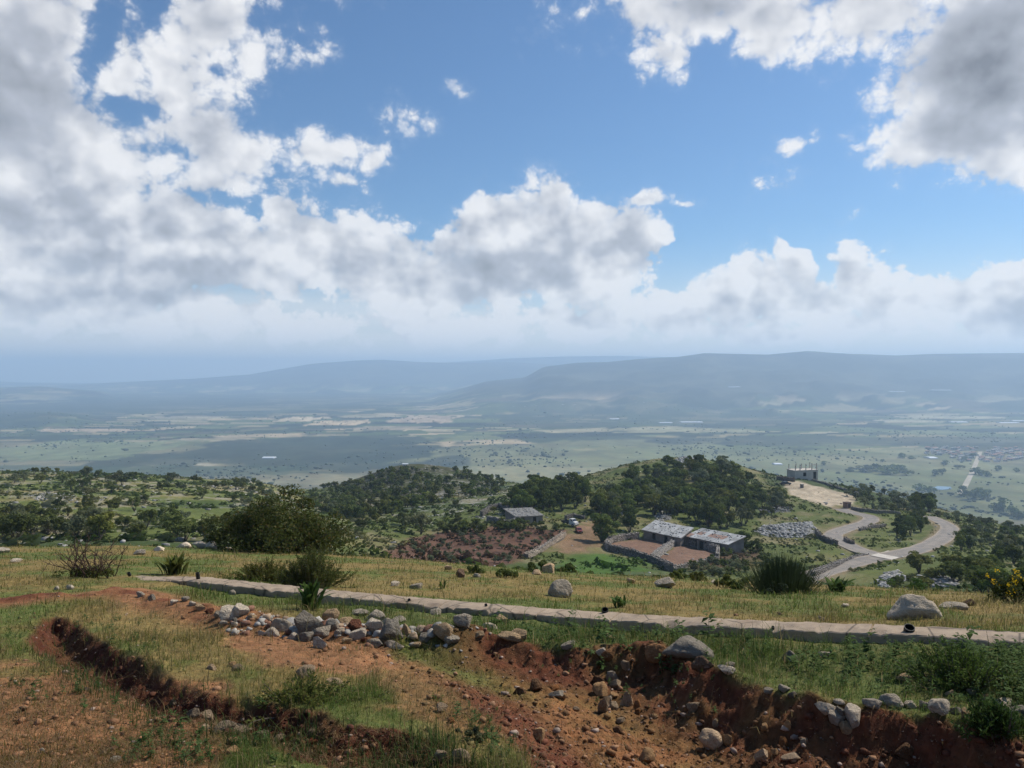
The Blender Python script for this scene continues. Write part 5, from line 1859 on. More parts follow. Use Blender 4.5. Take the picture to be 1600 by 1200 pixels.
# single trees that stand out
px_tree(OAKS[0], 944, 848, 52, 'oak_tree', 'big round dark tree standing at the left end of the stone pens', None, 130, 1.25)
px_tree(OAKS[1], 984, 832, 36, 'oak_tree', 'grey green tree between the big round tree and the long barn', None, 130)
px_tree(OAKS[2], 1162, 862, 34, 'oak_tree', 'dark tree at the right end of the two barns', None, 130, 1.3)
px_tree(OAKS[3], 1182, 864, 22, 'oak_tree', 'smaller dark tree beside the tree at the right end of the barns', None, 130, 1.2)
px_tree(HILL[0], 1438, 897, 36, 'oak_tree', 'single spreading tree on the grass below the road junction', None, 100, 1.45)
px_tree(HILL[1], 630, 822, 24, 'oak_tree', 'round tree with a long shadow at the left end of the stony saddle', None, 130, 1.2)
px_tree(OLIVE[0], 655, 836, 36, 'olive_tree', 'grey green tree at the upper left corner of the red orchard', None, 120, 1.2)
px_tree(OAKS[4], 1042, 728, 20, 'oak_tree', 'dark tree on the very top of the knoll', None, 250, 1.3)
px_tree(OAKS[1], 1054, 729, 13, 'oak_tree', 'low tree next to the dark tree on top of the knoll', None, 250, 1.3)
px_tree(OAKS[2], 1130, 722, 12, 'oak_tree', 'low dark bush on the right shoulder of the knoll top', None, 250, 2.2)
px_tree(OAKS[3], 889, 752, 14, 'oak_tree', 'lone dark tree on the skyline above the left grove', None, 250, 1.4)
px_tree(HILL[2], 921, 746, 7, 'oak_tree', 'tiny lone tree on the grassy left slope of the knoll', None, 250, 1.0)
px_tree(HILL[3], 1241, 745, 16, 'oak_tree', 'dark tree left of the unfinished house', None, 250, 1.1)
px_tree(HILL[4], 262, 822, 34, 'oak_tree', 'biggest free standing tree in the middle of the left hillside', None, 90, 1.2)
px_tree(HILL[0], 318, 846, 34, 'oak_tree', 'dark tree at the left foot of the big rounded bush', None, 75, 1.1)
px_tree(HILL[1], 160, 822, 22, 'oak_tree', 'round tree alone on the grass of the left hillside', None, 90, 1.15)

SCAR = [(LOT, 2.0)]
YARDS = [(YARD, 1.0), (PEN_A, 2.0), (PEN_B, 2.0)]
def lab_left(px, s, h):
    ridge = 738 + max(0, px - 120) * 0.055
    row = 'along the ridge line' if s < ridge + 14 else 'half way down' if s < 800 else 'near the foot'
    part = 'left end' if px < 130 else 'left middle' if px < 260 else 'right middle' if px < 390 else 'right end'
    size_ = 'small' if h < 2.9 else 'middling' if h < 3.6 else 'taller'
    return '%s green tree %s of the left hillside, %s' % (size_, row, part)


def lab_knoll(px, s, h):
    row = 'upper edge' if s < 757 else 'middle' if s < 785 else 'lower edge'
    part = 'left' if px < 1010 else 'centre left' if px < 1070 else 'centre right' if px < 1130 else 'right'
    return '%s round oak at the %s of the knoll wood, %s part' % ('smaller' if h < 6.2 else 'large', row, part)


def lab_hill(px, s, h):
    row = 'on the skyline' if s < 750 else 'on the upper face' if s < 768 else 'on the lower face' if s < 788 else 'at the foot'
    part = 'left end' if px < 560 else 'left middle' if px < 620 else 'centre' if px < 680 else 'right middle' if px < 735 else 'right end'
    return '%s scrub tree %s of the wooded round hill, %s' % ('low' if h < 3.4 else 'taller', row, part)


def lab_grove(px, s, h):
    row = 'back' if s < 778 else 'middle' if s < 792 else 'front'
    part = 'left' if px < 825 else 'centre left' if px < 850 else 'centre right' if px < 880 else 'right'
    return '%s round oak in the %s row of the grove above the ruined shed, %s' % ('smaller' if h < 6.8 else 'large', row, part)


def lab_slope(px, s, h):
    part = 'left' if px < 1525 else 'middle' if px < 1570 else 'right'
    row = 'upper' if s < 890 else 'lower'
    return '%s dark bush on the %s %s of the near right slope' % ('low' if h < 2.4 else 'tall', row, part)


def lab_patch(px, s, h):
    part = 'left' if px < 1110 else 'middle' if px < 1150 else 'right'
    row = 'upper' if s < 875 else 'middle' if s < 888 else 'lower'
    return '%s bush in the %s %s of the red patch right of the stone pens' % ('small' if h < 1.3 else 'larger', row, part)


def lab_orch(px, s, h):
    part = 'left end' if px < 690 else 'left middle' if px < 750 else 'right middle' if px < 810 else 'right end'
    row = 'far' if s < 842 else 'middle' if s < 860 else 'near'
    return '%s grey green bush in the %s rows of the red orchard, %s' % ('small' if h < 1.1 else 'larger', row, part)


def lab_rslope(px, s, h):
    part = 'beside the road loop' if px < 1520 else 'midway to the right edge' if px < 1570 else 'at the right edge'
    row = 'top' if s < 826 else 'middle' if s < 846 else 'lower part'
    return '%s grey green tree on the %s of the slope %s' % ('small' if h < 2.2 else 'larger', row, part)


def lab_spur(px, s, h):
    part = 'left' if px < 1365 else 'middle' if px < 1400 else 'right'
    row = 'back' if s < 778 else 'middle' if s < 792 else 'front'
    return 'small round tree in the %s rows, %s of the spur by the lot' % (row, part)


scatter([(800, 806), (806, 785), (830, 768), (880, 764), (915, 775), (918, 792), (880, 800), (840, 800)], 34, (5.6, 8.2), OAKS, 'oak_tree', lab_grove, 'oaks of the grove above the ruined shed', 150, 0.42, seed=11, avoid=YARDS)
scatter([(925, 800), (925, 785), (960, 778), (985, 758), (1010, 742), (1045, 735), (1110, 732), (1165, 745), (1170, 772), (1205, 776), (1232, 786), (1212, 800), (1165, 806), (1172, 838), (1110, 826), (1090, 818), (1030, 806), (1000, 826), (965, 820)], 140, (4.8, 7.6), OAKS + OAKS + HILL[:3] + OLIVE[:1], 'oak_tree',
        lab_knoll, 'oaks of the wood on the knoll', 150, 0.43, seed=12, avoid=YARDS + SCAR)
scatter([(1130, 800), (1180, 792), (1250, 796), (1240, 806), (1150, 812)], 10, (2.2, 3.6), HILL, 'oak_tree', 'low dark tree among the stones above the rubble slope', 'low trees above the rubble slope', 150, 0.5, seed=13)


def w_left(px, s):
    ridge = 738 + max(0, px - 120) * 0.055
    a_ = math.exp(-((s - ridge - 6) / 10.0) ** 2)
    b_ = math.exp(-((s - 835) / 16.0) ** 2) * (1 if px < 190 else 0.15)
    c_ = 0.55 * max(0, min(1, (px - 300) / 120.0)) * (s < 800)
    return min(1.0, 0.16 + a_ + b_ + c_)


scatter([(-60, 738), (60, 737), (200, 743), (400, 756), (470, 770), (500, 784), (540, 806), (500, 822), (330, 846), (200, 846), (-60, 846)], 145, (2.0, 3.8), HILL + OLIVE[:1], 'hillside_tree',
        lab_left, 'trees scattered over the left hillside', 75, 0.55, w_left, 14, (0.95, 1.35))
scatter([(470, 790), (482, 772), (540, 750), (600, 736), (650, 730), (735, 733), (790, 750), (775, 772), (720, 778), (690, 785), (640, 795), (600, 806), (560, 814), (530, 812), (500, 804)], 300, (2.0, 3.9), SCRUB, 'scrub_tree',
        lab_hill, 'scrub trees covering the round hill', 180, 0.40, lambda px, s: 1.0 if px < 640 else (0.75 if s > 745 else 0.6), 15, (0.9, 1.4))
scatter([(600, 806), (720, 780), (800, 772), (800, 800), (740, 822), (640, 826), (560, 840), (560, 815)], 26, (1.6, 3.2), HILL, 'hillside_tree', lambda px, s, h: '%s bush on the stony saddle below the round hill, %s' % ('small' if h < 2.3 else 'larger', 'left end' if px < 640 else 'middle' if px < 720 else 'right end'), 'bushes on the stony saddle', 120, 0.8, None, 16, (1.0, 1.5), YARDS)
# red orchard: young grey green bushes in rough rows
scatter([(600, 867), (640, 843), (690, 834), (760, 826), (830, 826), (886, 831), (866, 846), (822, 872), (790, 882), (735, 886), (690, 884), (640, 880)], 110, (0.8, 1.4), OLIVE_S, 'orchard_bush', lab_orch, 'young bushes of the red soil orchard', 100, 1.15, None, 17, (0.9, 1.3))
scatter([(668, 834), (690, 826), (760, 822), (820, 822), (880, 827), (886, 834), (830, 832), (760, 832), (700, 838)], 34, (1.6, 2.6), SCRUB, 'hedge_bush', 'dark bush in the hedge along the far side of the red orchard', 'hedge bushes behind the red orchard', 120, 0.6, None, 18, (1.0, 1.5))
scatter([(1075, 893), (1130, 868), (1190, 860), (1210, 880), (1190, 900), (1130, 905), (1090, 903)], 60, (0.8, 1.9), OLIVE_S + SCRUB[:2], 'orchard_bush', lab_patch, 'bushes on the red patch right of the pens', 100, 0.75, None, 19, (1.0, 1.5))
# spur with the olive rows and the right slope
scatter([(1322, 772), (1345, 765), (1395, 768), (1432, 782), (1440, 800), (1400, 806), (1360, 800), (1335, 786)], 44, (2.6, 3.8), OLIVE_S + SCRUB[1:2], 'olive_tree', lab_spur, 'trees in rows on the spur by the pale lot', 200, 0.7, None, 20, (0.95, 1.2))
scatter([(1412, 798), (1420, 785), (1452, 788), (1460, 800), (1440, 806)], 9, (5.0, 7.5), OAKS, 'oak_tree', 'large tree in the clump inside the top of the road bend', 'tree clump at the top of the road bend', 200, 0.4, None, 21)
scatter([(1398, 838), (1405, 818), (1440, 812), (1448, 826), (1436, 842), (1415, 846)], 11, (3.6, 5.6), OAKS, 'oak_tree', 'dark bushy tree inside the loop of the road', 'bushy trees inside the road loop', 130, 0.45, None, 22)
scatter([(1462, 806), (1500, 808), (1560, 818), (1620, 832), (1620, 866), (1560, 860), (1505, 850), (1494, 828)], 75, (1.6, 3.0), OLIVE_S + SCRUB[:3], 'slope_tree', lab_rslope, 'trees on the slope right of the road loop', 120, 0.75, None, 23, (0.95, 1.25))
scatter([(1496, 850), (1520, 846), (1526, 858), (1505, 862)], 5, (3.4, 4.4), OAKS, 'oak_tree', 'round dark tree just outside the road bend', 'round trees outside the road bend', 110, 0.4, None, 24)
scatter([(1480, 905), (1500, 885), (1540, 872), (1625, 868), (1625, 925), (1560, 935), (1500, 925)], 22, (1.8, 3.2), OAKS + HILL[:2], 'slope_tree', lab_slope, 'dark bushes on the near right slope', 60, 0.42, None, 25, (1.0, 1.4))
scatter([(1385, 925), (1420, 905), (1490, 905), (1490, 925)], 10, (1.0, 1.8), HILL, 'slope_tree', 'low bush among the stones below the single spreading tree', 'low bushes below the spreading tree', 60, 0.6, None, 26, (1.1, 1.5))

# ------------------------------------------------------------------ far plain: trees, houses, sheds
PL_TREES = [(1352, 738, 10, 3.5), (1370, 736, 12, 2.0), (1388, 741, 14, 2.6), (1404, 738, 11, 2.2), (1418, 743, 9, 2.5), (1396, 733, 8, 2.0), (1412, 716, 8, 1.6), (1408, 715, 6, 2.0), (1425, 717, 5, 3.0), (1460, 744, 10, 1.3), (1473, 742, 11, 1.3), (1544, 745, 9, 1.7), (1532, 743, 9, 2.0), (1526, 741, 12, 1.6), (1590, 738, 7, 1.3), (1503, 776, 16, 1.1), (1515, 781, 16, 1.3), (1525, 779, 15, 1.3), (1536, 780, 17, 1.3), (1545, 774, 10, 1.3),
            (1558, 800, 14, 1.3), (1572, 800, 20, 1.2), (1584, 806, 16, 1.4), (1594, 812, 13, 1.4), (1456, 773, 12, 1.2), (1462, 771, 9, 1.2), (1440, 768, 12, 1.8), (1560, 736, 8, 1.5), (1499, 733, 7, 2.5), (1330, 737, 7, 2.6), (1290, 727, 6, 2.0), (1380, 722, 5, 2.0), (1478, 726, 7, 2.0), (1508, 721, 7, 1.6), (1522, 716, 9, 1.6)]
for i, (px, s, h, w) in enumerate(PL_TREES):
    px_tree(FARTREE[i % 3], px, s, h, 'plain_tree', '%s tree on the plain, %s, %s' % ('broad' if w >= 1.8 else 'round', 'left of the far road' if px < 1440 else 'near the far road' if px < 1540 else 'right of the far road', 'by the village' if s < 728 else 'in the middle fields' if s < 750 else 'close under the slope'), 'trees in the fields of the plain', 1150, w)

# scattered small trees and hedges too many to count
r = np.random.default_rng(90)
n = 40000
d = 1.0 / r.uniform(1 / 4600.0, 1 / 1300.0, n)
px = r.uniform(-100, 1700, n)
s = 580 - F * PLAIN / d
xx = (px - 800) / F * d
dens = fbm(xx / 300, d / 380, 190, 4, 0.6)
line = np.abs(np.sin((xx * 0.94 + d * 0.34) / 133.0)) < 0.10
keep = r.uniform(size=n) < np.clip(0.04 + 0.75 * dens + 0.25 * line, 0.02, 1)
xx, d = xx[keep], d[keep]
n = len(xx)
zz = land_z(xx, d)
hh = r.gamma(3.0, 0.8, n) + 0.8
ww = hh * r.uniform(0.55, 1.3, n)
shape = ICO1[None] * (1 + 0.25 * r.normal(size=(n, len(ICO1), 1)))
co = shape * np.stack([ww, ww, hh * 0.55], -1)[:, None, :] + np.stack([xx, d, zz + hh * 0.4], -1)[:, None, :]
tr = (np.arange(n)[:, None, None] * len(ICO1) + ICO1F[None]).reshape(-1, 3)
if len(tr) > 260000:
    tr = tr[:260000]
me = fast_mesh('far_trees', co.reshape(-1, 3), tris=tr, smooth=False)
me.materials.append(plain_mat('far_leaves', (0.050, 0.065, 0.030), (0.080, 0.095, 0.045), 0.8, 0.05))
link('far_trees', me, 'stuff', 'countless small dark trees dotted over the plain')

m_wall = plain_mat('village_plaster', (0.76, 0.70, 0.64), (0.58, 0.52, 0.47), 0.9, 0.3)
m_wall2 = plain_mat('village_block', (0.36, 0.33, 0.31), (0.27, 0.24, 0.22), 0.9, 0.3)
m_tile = plain_mat('village_roof', (0.34, 0.19, 0.14), (0.26, 0.15, 0.11), 0.9, 0.4)
m_shed = plain_mat('shed_sheet', (0.72, 0.74, 0.76), (0.58, 0.60, 0.62), 0.5, 0.2)


def box(x0, x1, y0, y1, z0, z1):
    return [(x0, y0, z0), (x1, y0, z0), (x1, y1, z0), (x0, y1, z0), (x0, y0, z1), (x1, y0, z1), (x1, y1, z1), (x0, y1, z1)], \
        [(0, 3, 2, 1), (4, 5, 6, 7), (0, 1, 5, 4), (1, 2, 6, 5), (2, 3, 7, 6), (3, 0, 4, 7)]


def join(parts):
    v_, f_ = [], []
    for a_, q in parts:
        b_ = len(v_)
        v_ += list(a_)
        f_ += [tuple(k + b_ for k in fc) for fc in q]
    return v_, f_


def far_house(kind, mats):
    v_, f_ = box(-0.5, 0.5, -0.4, 0.4, -0.3, 0.55)
    nb = len(f_)
    if kind == 0:
        rv, rf = join([box(-0.53, 0.53, -0.43, 0.43, 0.55, 0.60), box(-0.53, 0.53, -0.43, -0.38, 0.60, 0.68), box(-0.53, 0.53, 0.38, 0.43, 0.60, 0.68), box(0.1, 0.4, -0.1, 0.2, 0.60, 0.80)])
    else:
        rv = [(-0.56, -0.46, 0.55), (0.56, -0.46, 0.55), (0.56, 0.46, 0.55), (-0.56, 0.46, 0.55), (-0.3, 0, 0.82), (0.3, 0, 0.82)]
        rf = [(0, 1, 5, 4), (2, 3, 4, 5), (1, 2, 5), (3, 0, 4), (3, 2, 1, 0)]
    wv, wf = join([box(-0.35 + 0.4 * k, -0.2 + 0.4 * k, -0.405, -0.39, 0.05 + 0.25 * j, 0.2 + 0.25 * j) for k in range(2) for j in range(2)])
    allv, allf = join([(v_, f_), (rv, rf), (wv, wf)])
    me = bpy.data.meshes.new('village_house')
    me.from_pydata(allv, [], allf)
    for m_ in mats:
        me.materials.append(m_)
    me.polygons.foreach_set('material_index', [0] * nb + [1] * len(rf) + [2] * len(wf))
    me.update()
    return me


m_dark = plain_mat('dark_opening', (0.012, 0.011, 0.010), (0.02, 0.018, 0.016), 0.9, 2.0)
HOUSES = [far_house(0, (m_wall, m_wall2, m_dark)), far_house(1, (m_wall, m_tile, m_dark)), far_house(0, (m_wall2, m_wall, m_dark)), far_house(1, (m_wall2, m_tile, m_dark))]
r = random.Random(95)
spots = []
for k in range(400):
    px = r.uniform(1448, 1640)
    s = r.uniform(700, 722)
    lim = 712 if px < 1490 else 724
    if s > lim or (1512 < px < 1545 and abs(px - (1540 - (s - 702) * 0.75)) < 6):
        continue
    g = hit(px, s, 1200)
    if any((g.x - a_.x) ** 2 + (g.y - a_.y) ** 2 < 17 ** 2 for a_ in spots):
        continue
    spots.append(g)
    if len(spots) >= 130:
        break
for g in spots:
    o = bpy.data.objects.new('village_house', r.choice(HOUSES))
    COL.objects.link(o)
    o.location = g
    w = r.uniform(9, 15)
    o.scale = (w, w * r.uniform(0.8, 1.2), w * r.uniform(0.55, 0.8))
    o.rotation_euler = (0, 0, r.uniform(-0.5, 0.3))
    px_, s_ = 800 + F * g.x / g.y, 580 - F * g.z / g.y
    roof_ = 'red roofed' if 'tile' in [m_.name for m_ in o.data.materials][1] or 'roof' in o.data.materials[1].name else 'flat roofed'
    tone_ = 'pale' if 'plaster' in o.data.materials[0].name else 'grey'
    tag(o, '%s %s house in the far village, %s part, %s row' % (tone_, roof_, 'left' if px_ < 1490 else 'middle' if px_ < 1530 else 'right of the road' if px_ < 1580 else 'far right', 'back' if s_ < 708 else 'middle' if s_ < 715 else 'front'), 'house', 'houses of the far village')
shed_me = None
for i, (px, s, w, dep) in enumerate([(1497, 660, 26, 5), (1575, 661, 30, 4), (1590, 658, 18, 3), (1400, 612, 24, 3), (1470, 610, 30, 3), (1080, 660, 34, 5), (1040, 661, 20, 4), (960, 655, 14, 4), (420, 716, 18, 5), (1215, 726, 12, 5), (1150, 605, 24, 2.5), (1455, 716, 12, 7)]):
    g = hit(px, s, 1200)
    k = g.y / F
    if shed_me is None:
        pts = [(-0.5, 0), (-0.5, 0.55), (-0.3, 0.85), (0, 1.0), (0.3, 0.85), (0.5, 0.55), (0.5, 0)]
        v_ = [(x_, y_, z_) for x_ in (-0.5, 0.5) for y_, z_ in pts]
        f_ = [(j, j + 1, 7 + j + 1, 7 + j) for j in range(6)] + [tuple(reversed(range(7))), tuple(range(7, 14))]
        shed_me = bpy.data.meshes.new('greenhouse')
        shed_me.from_pydata(v_, [], f_)
        shed_me.materials.append(m_shed)
        shed_me.update()
    o = bpy.data.objects.new('greenhouse', shed_me)
    COL.objects.link(o)
    o.location = g - Vector((0, 0, 0.3))
    o.scale = (w * k, dep * k * 3.0, 4.5)
    tag(o, 'long white greenhouse roof far out on the plain', 'greenhouse', 'white greenhouses on the plain')


def ribbon(name, pts, width, mat, lift, kind='structure', label=None, step=2.0, cross=9, flare=0.0):
    """a road draped on the land"""
    P_ = [Vector((q[0], q[1])) for q in pts]
    dense = []
    for i in range(len(P_) - 1):
        a0, a1, a2, a3 = P_[max(i - 1, 0)], P_[i], P_[i + 1], P_[min(i + 2, len(P_) - 1)]
        m_ = max(2, int((a2 - a1).length / step))
        for k in range(m_):
            t = k / m_
            dense.append(0.5 * ((2 * a1) + (a2 - a0) * t + (2 * a0 - 5 * a1 + 4 * a2 - a3) * t * t + (3 * a1 - a0 - 3 * a2 + a3) * t ** 3))
    dense.append(P_[-1])
    v_, f_, cc_ = [], [], []
    rr_ = np.random.default_rng(len(dense))
    for i, c_ in enumerate(dense):
        tan = dense[min(i + 1, len(dense) - 1)] - dense[max(i - 1, 0)]
        nrm = Vector((-tan.y, tan.x)).normalized()
        wl = width * (1 + 0.10 * float(fbm(np.array([i * 0.35]), np.array([1.0]), 61, 3)[0]))
        offs = [(-0.5 + j / (cross - 1)) * wl for j in range(cross)]
        for j in range(cross + 2):
            q = abs(j / (cross - 1) - 0.5) * 2
            dust = 1.0 if q > 0.85 else 0.0
            tr_ = math.exp(-((q - 0.45) / 0.16) ** 2)
            cc_.append([1.0 + 0.25 * dust - 0.16 * tr_, 0.97 + 0.14 * dust - 0.15 * tr_, 0.94 - 0.02 * dust - 0.14 * tr_])
        zz_ = [Z(c_.x + nrm.x * q, c_.y + nrm.y * q) for q in offs]
        zc = max(sum(zz_) / cross, max(zz_) - 0.12) + lift
        for q, z1 in zip(offs, zz_):
            v_.append((c_.x + nrm.x * q, c_.y + nrm.y * q, max(zc, z1 + 0.05)))
        v_.append((c_.x + nrm.x * width * 0.52, c_.y + nrm.y * width * 0.52, min(zz_) - 0.4))
        v_.append((c_.x - nrm.x * width * 0.52, c_.y - nrm.y * width * 0.52, min(zz_) - 0.4))
    st = cross + 2
    for i in range(len(dense) - 1):
        a_ = i * st
        for j in range(cross - 1):
            f_.append((a_ + j, a_ + j + 1, a_ + st + j + 1, a_ + st + j))
        f_.append((a_ + cross - 1, a_ + cross, a_ + st + cross, a_ + st + cross - 1))
        f_.append((a_ + cross + 1, a_, a_ + st, a_ + st + cross + 1))
    o = mesh_obj(name, v_, f_, mat, None, False)
    at = o.data.color_attributes.new('soil', 'FLOAT_COLOR', 'POINT')
    c4 = np.ones((len(v_), 4), np.float32)
    c4[:, :3] = np.array(cc_)
    at.data.foreach_set('color', c4.ravel())
    if kind:
        o['kind'] = kind
    if label:
        o['label'] = label
    return o, dense


m_road, b = material('worn_asphalt')
tc = b.n('ShaderNodeTexCoord')
n1, _ = b.noise(tc.outputs['Object'], 0.45, 6.0, 0.6)
n2, _ = b.noise(tc.outputs['Object'], 4.0, 5.0, 0.6)
c = b.mix(b.ramp(n1, 0.35, 0.7), (0.27, 0.24, 0.21), (0.20, 0.185, 0.17))
c = b.v('SCALE', c, b.ramp(n2, 0.25, 0.75, 0.85, 1.15, 'LINEAR'))
c = b.v('MULTIPLY', c, attr(b, 'soil').outputs['Color'])
n3, _ = b.noise(tc.outputs['Object'], 0.18, 3.0, 0.6)
c = b.mix(b.ramp(n3, 0.55, 0.60, 0.0, 0.35), c, (0.15, 0.145, 0.14))
finish(m_road, b, c, 0.9, n2, 0.4, 0.02, 0.2)
m_track = plain_mat('dusty_track', (0.44, 0.38, 0.29), (0.35, 0.30, 0.23), 0.95, 0.02)
m_slab = plain_mat('pale_concrete', (0.55, 0.50, 0.43), (0.46, 0.41, 0.35), 0.9, 0.8)
ribbon('road', ROAD, 5.2, m_road, 0.10)
ribbon('side_road', ROAD2, 5.2, m_road, 0.135)
far_road = [tuple(hit(px, s, 1150)[:2]) for px, s in [(1502, 772), (1508, 763), (1516, 747), (1522, 735), (1527, 722), (1533, 706)]]
ribbon('plain_road', far_road, 11.0, m_track, 0.5, step=30)
slab, _ = ribbon('concrete_slab', [tuple(hit(px, s, 120, 600)[:2]) for px, s in [(1378, 876), (1393, 872.5), (1408, 868)]], 5.0, m_slab, 0.17)
m_water = plain_mat('still_water', (0.10, 0.13, 0.15), (0.08, 0.11, 0.13), 0.08, 0.01, 0.0, spec=0.8)
gs = [hit(px, s, 1200) for px, s in [(1459, 763), (1466, 760.5), (1487, 761.5), (1489, 765), (1476, 766.5), (1462, 766)]]
pz = max(q.z for q in gs) + 0.8
pond = mesh_obj('pond', [(q.x, q.y, pz) for q in gs], [tuple(range(6))], m_water)
pond['kind'] = 'structure'

# ------------------------------------------------------------------ dry stone walls and rubble
m_stone, b = material('field_stone')
a = attr(b, 'soil')
tc = b.n('ShaderNodeTexCoord')
n, _ = b.noise(tc.outputs['Object'], 2.5, 5.0, 0.6)
finish(m_stone, b, b.v('SCALE', a.outputs['Color'], b.ramp(n, 0.3, 0.7, 0.75, 1.2, 'LINEAR')), 0.95, n, 0.5, 0.05, 0.15)


def stone_mesh(name, centers, sizes, cols, r, flat=(1.0, 0.8, 0.7)):
    n = len(centers)
    shape = ICO1[None] * (1 + 0.20 * r.normal(size=(n, len(ICO1), 1)))
    shape = np.sign(shape) * np.abs(shape) ** 0.7 * np.array(flat)[None, None]
    ang = r.uniform(0, 6.283, n)
    ca, sa = np.cos(ang)[:, None], np.sin(ang)[:, None]
    co = np.stack([shape[:, :, 0] * ca - shape[:, :, 1] * sa, shape[:, :, 0] * sa + shape[:, :, 1] * ca, shape[:, :, 2]], -1)
    co = co * sizes[:, None, None] + centers[:, None, :]
    tr = (np.arange(n)[:, None, None] * len(ICO1) + ICO1F[None]).reshape(-1, 3)
    me = fast_mesh(name, co.reshape(-1, 3), tris=tr, colors=np.repeat(cols, len(ICO1), 0), smooth=False)
    me.materials.append(m_stone)
    return me


def stone_wall(pts, height, label, thick=0.7, tint=(0.33, 0.30, 0.26), group=None, dmin=90, size=0.30, seed=0, world=False, rag=0.25):
    """courses of stones along a line on the land, over a tapered core"""
    r = np.random.default_rng(500 + seed)
    W = [Vector(q) for q in pts] if world else [hit(px, s, dmin, 600) for px, s in pts]
    cen, siz, col = [], [], []
    core_v, core_f = [], []
    for i in range(len(W) - 1):
        a_, b_ = W[i], W[i + 1]
        L = (b_.xy - a_.xy).length
        e_ = (b_.xy - a_.xy) / max(L, 1e-6)
        nrm = Vector((-e_.y, e_.x))
        m_ = max(1, int(L / 2.0))
        for k in range(m_):
            t0, t1 = k / m_, (k + 1) / m_
            p0, p1 = a_.xy.lerp(b_.xy, t0), a_.xy.lerp(b_.xy, t1)
            z0, z1 = Z(*p0), Z(*p1)
            base_i = len(core_v)
            hw = thick * 0.5 - size * 0.35
            for p_, z_ in ((p0, z0), (p1, z1)):
                for sg, hh in ((-1, -0.5), (-0.85, height - size * 0.45), (0.85, height - size * 0.45), (1, -0.5)):
                    core_v.append((p_.x + nrm.x * hw * sg, p_.y + nrm.y * hw * sg, z_ + hh))
            core_f += [tuple(base_i + q for q in fc) for fc in ((0, 4, 5, 1), (1, 5, 6, 2), (2, 6, 7, 3), (0, 1, 2, 3), (7, 6, 5, 4))]
        ncourse = max(2, int(height / (size * 0.75)))
        ns = max(2, int(L / (size * 0.95)))
        for j in range(ncourse):
            for side in (-1, 1):
                tt = (np.arange(ns) + r.uniform(-0.3, 0.3, ns) + 0.5 * (j % 2)) / ns
                hj = (j + 0.5) / ncourse * height
                for t in np.clip(tt, 0, 1):
                    p_ = a_.xy.lerp(b_.xy, float(t))
                    off = side * (thick * 0.5 - size * 0.25) * (1 - 0.15 * j / ncourse)
                    zb = a_.z + (b_.z - a_.z) * float(t)
                    cen.append((p_.x + nrm.x * off, p_.y + nrm.y * off, zb + hj + r.normal(0, 0.04) + (rag * r.normal() * 0.5 if j == ncourse - 1 else 0)))
                    siz.append(size * r.uniform(0.42, 0.68))
    n = len(cen)
    col = np.array(tint)[None, :] * r.uniform(0.65, 1.4, n)[:, None] * np.where(r.uniform(size=n) < 0.25, 0.7, 1.0)[:, None]
    cen = np.array(cen)
    # follow the land under each stone
    zl = land_z(cen[:, 0], cen[:, 1])
    me = stone_mesh('dry_stone_wall', cen, np.array(siz), col, r)
    o = link('dry_stone_wall', me)
    tag(o, label, 'wall', group)
    core = mesh_obj('wall_core', core_v, core_f, m_core, o)
    return o


m_core = plain_mat('wall_core', (0.19, 0.165, 0.14), (0.13, 0.115, 0.10), 0.95, 1.5)


def rubble(poly, n, label, size=(0.2, 0.55), tint=(0.32, 0.31, 0.29), dmin=90, seed=0, pile=0.5, cat='rubble', name='rubble_heap'):
    r = np.random.default_rng(700 + seed)
    xs, ys = [p_[0] for p_ in poly], [p_[1] for p_ in poly]
    W = [tuple(hit(px, s, dmin, 600)[:2]) for px, s in poly]
    x = r.uniform(min(p_[0] for p_ in W), max(p_[0] for p_ in W), n * 4)
    y = r.uniform(min(p_[1] for p_ in W), max(p_[1] for p_ in W), n * 4)
    sd_ = poly_sd(x, y, W)
    q = np.where(sd_ > 0)[0][:n]
    x, y, sd_ = x[q], y[q], sd_[q]
    z = land_z(x, y)
    m_ = len(q)
    lift = pile * sstep(0, 2.5, sd_) * r.uniform(0.2, 1.0, m_)
    col = np.array(tint)[None, :] * r.uniform(0.6, 1.4, m_)[:, None]
    me = stone_mesh(name, np.stack([x, y, z + lift], -1), r.uniform(size[0], size[1], m_) * 0.6, col, r)
    o = link(name, me)
    o['kind'] = 'stuff'
    o['label'] = label
    return o


stone_wall([(998, 842), (975, 845), (955, 849), (948, 856), (953, 862)], 1.5, 'dry stone wall curving round the upper left of the left pen', seed=1, thick=0.8, tint=(0.36, 0.31, 0.26))
stone_wall([(953, 862), (985, 869), (1016, 879), (1040, 889), (1050, 895)], 1.5, 'long front dry stone wall of the two pens facing the meadow', seed=2, thick=0.9, tint=(0.23, 0.20, 0.175))
stone_wall([(1020, 878), (1032, 869), (1046, 859), (1060, 848)], 1.5, 'pale dry stone wall dividing the two pens', seed=3, thick=0.9, tint=(0.43, 0.39, 0.34))
stone_wall([(1052, 894), (1080, 887), (1108, 881), (1122, 877)], 0.9, 'low dry stone wall on the near right side of the right pen', seed=4, thick=0.7, tint=(0.36, 0.32, 0.27))
stone_wall([(1122, 877), (1123, 869), (1122, 862)], 1.6, 'short pale stone wall at the right end of the right pen', seed=5, thick=0.7, tint=(0.42, 0.37, 0.31))
stone_wall([(1120, 864), (1100, 859), (1078, 853)], 1.6, 'grey stone wall between the right pen and the right barn', seed=6, thick=0.7, tint=(0.30, 0.27, 0.24))
stone_wall([(822, 874), (840, 866), (860, 853), (882, 838)], 1.0, 'straight pale stone wall along the right side of the red orchard', seed=7, thick=1.0, tint=(0.42, 0.34, 0.26))
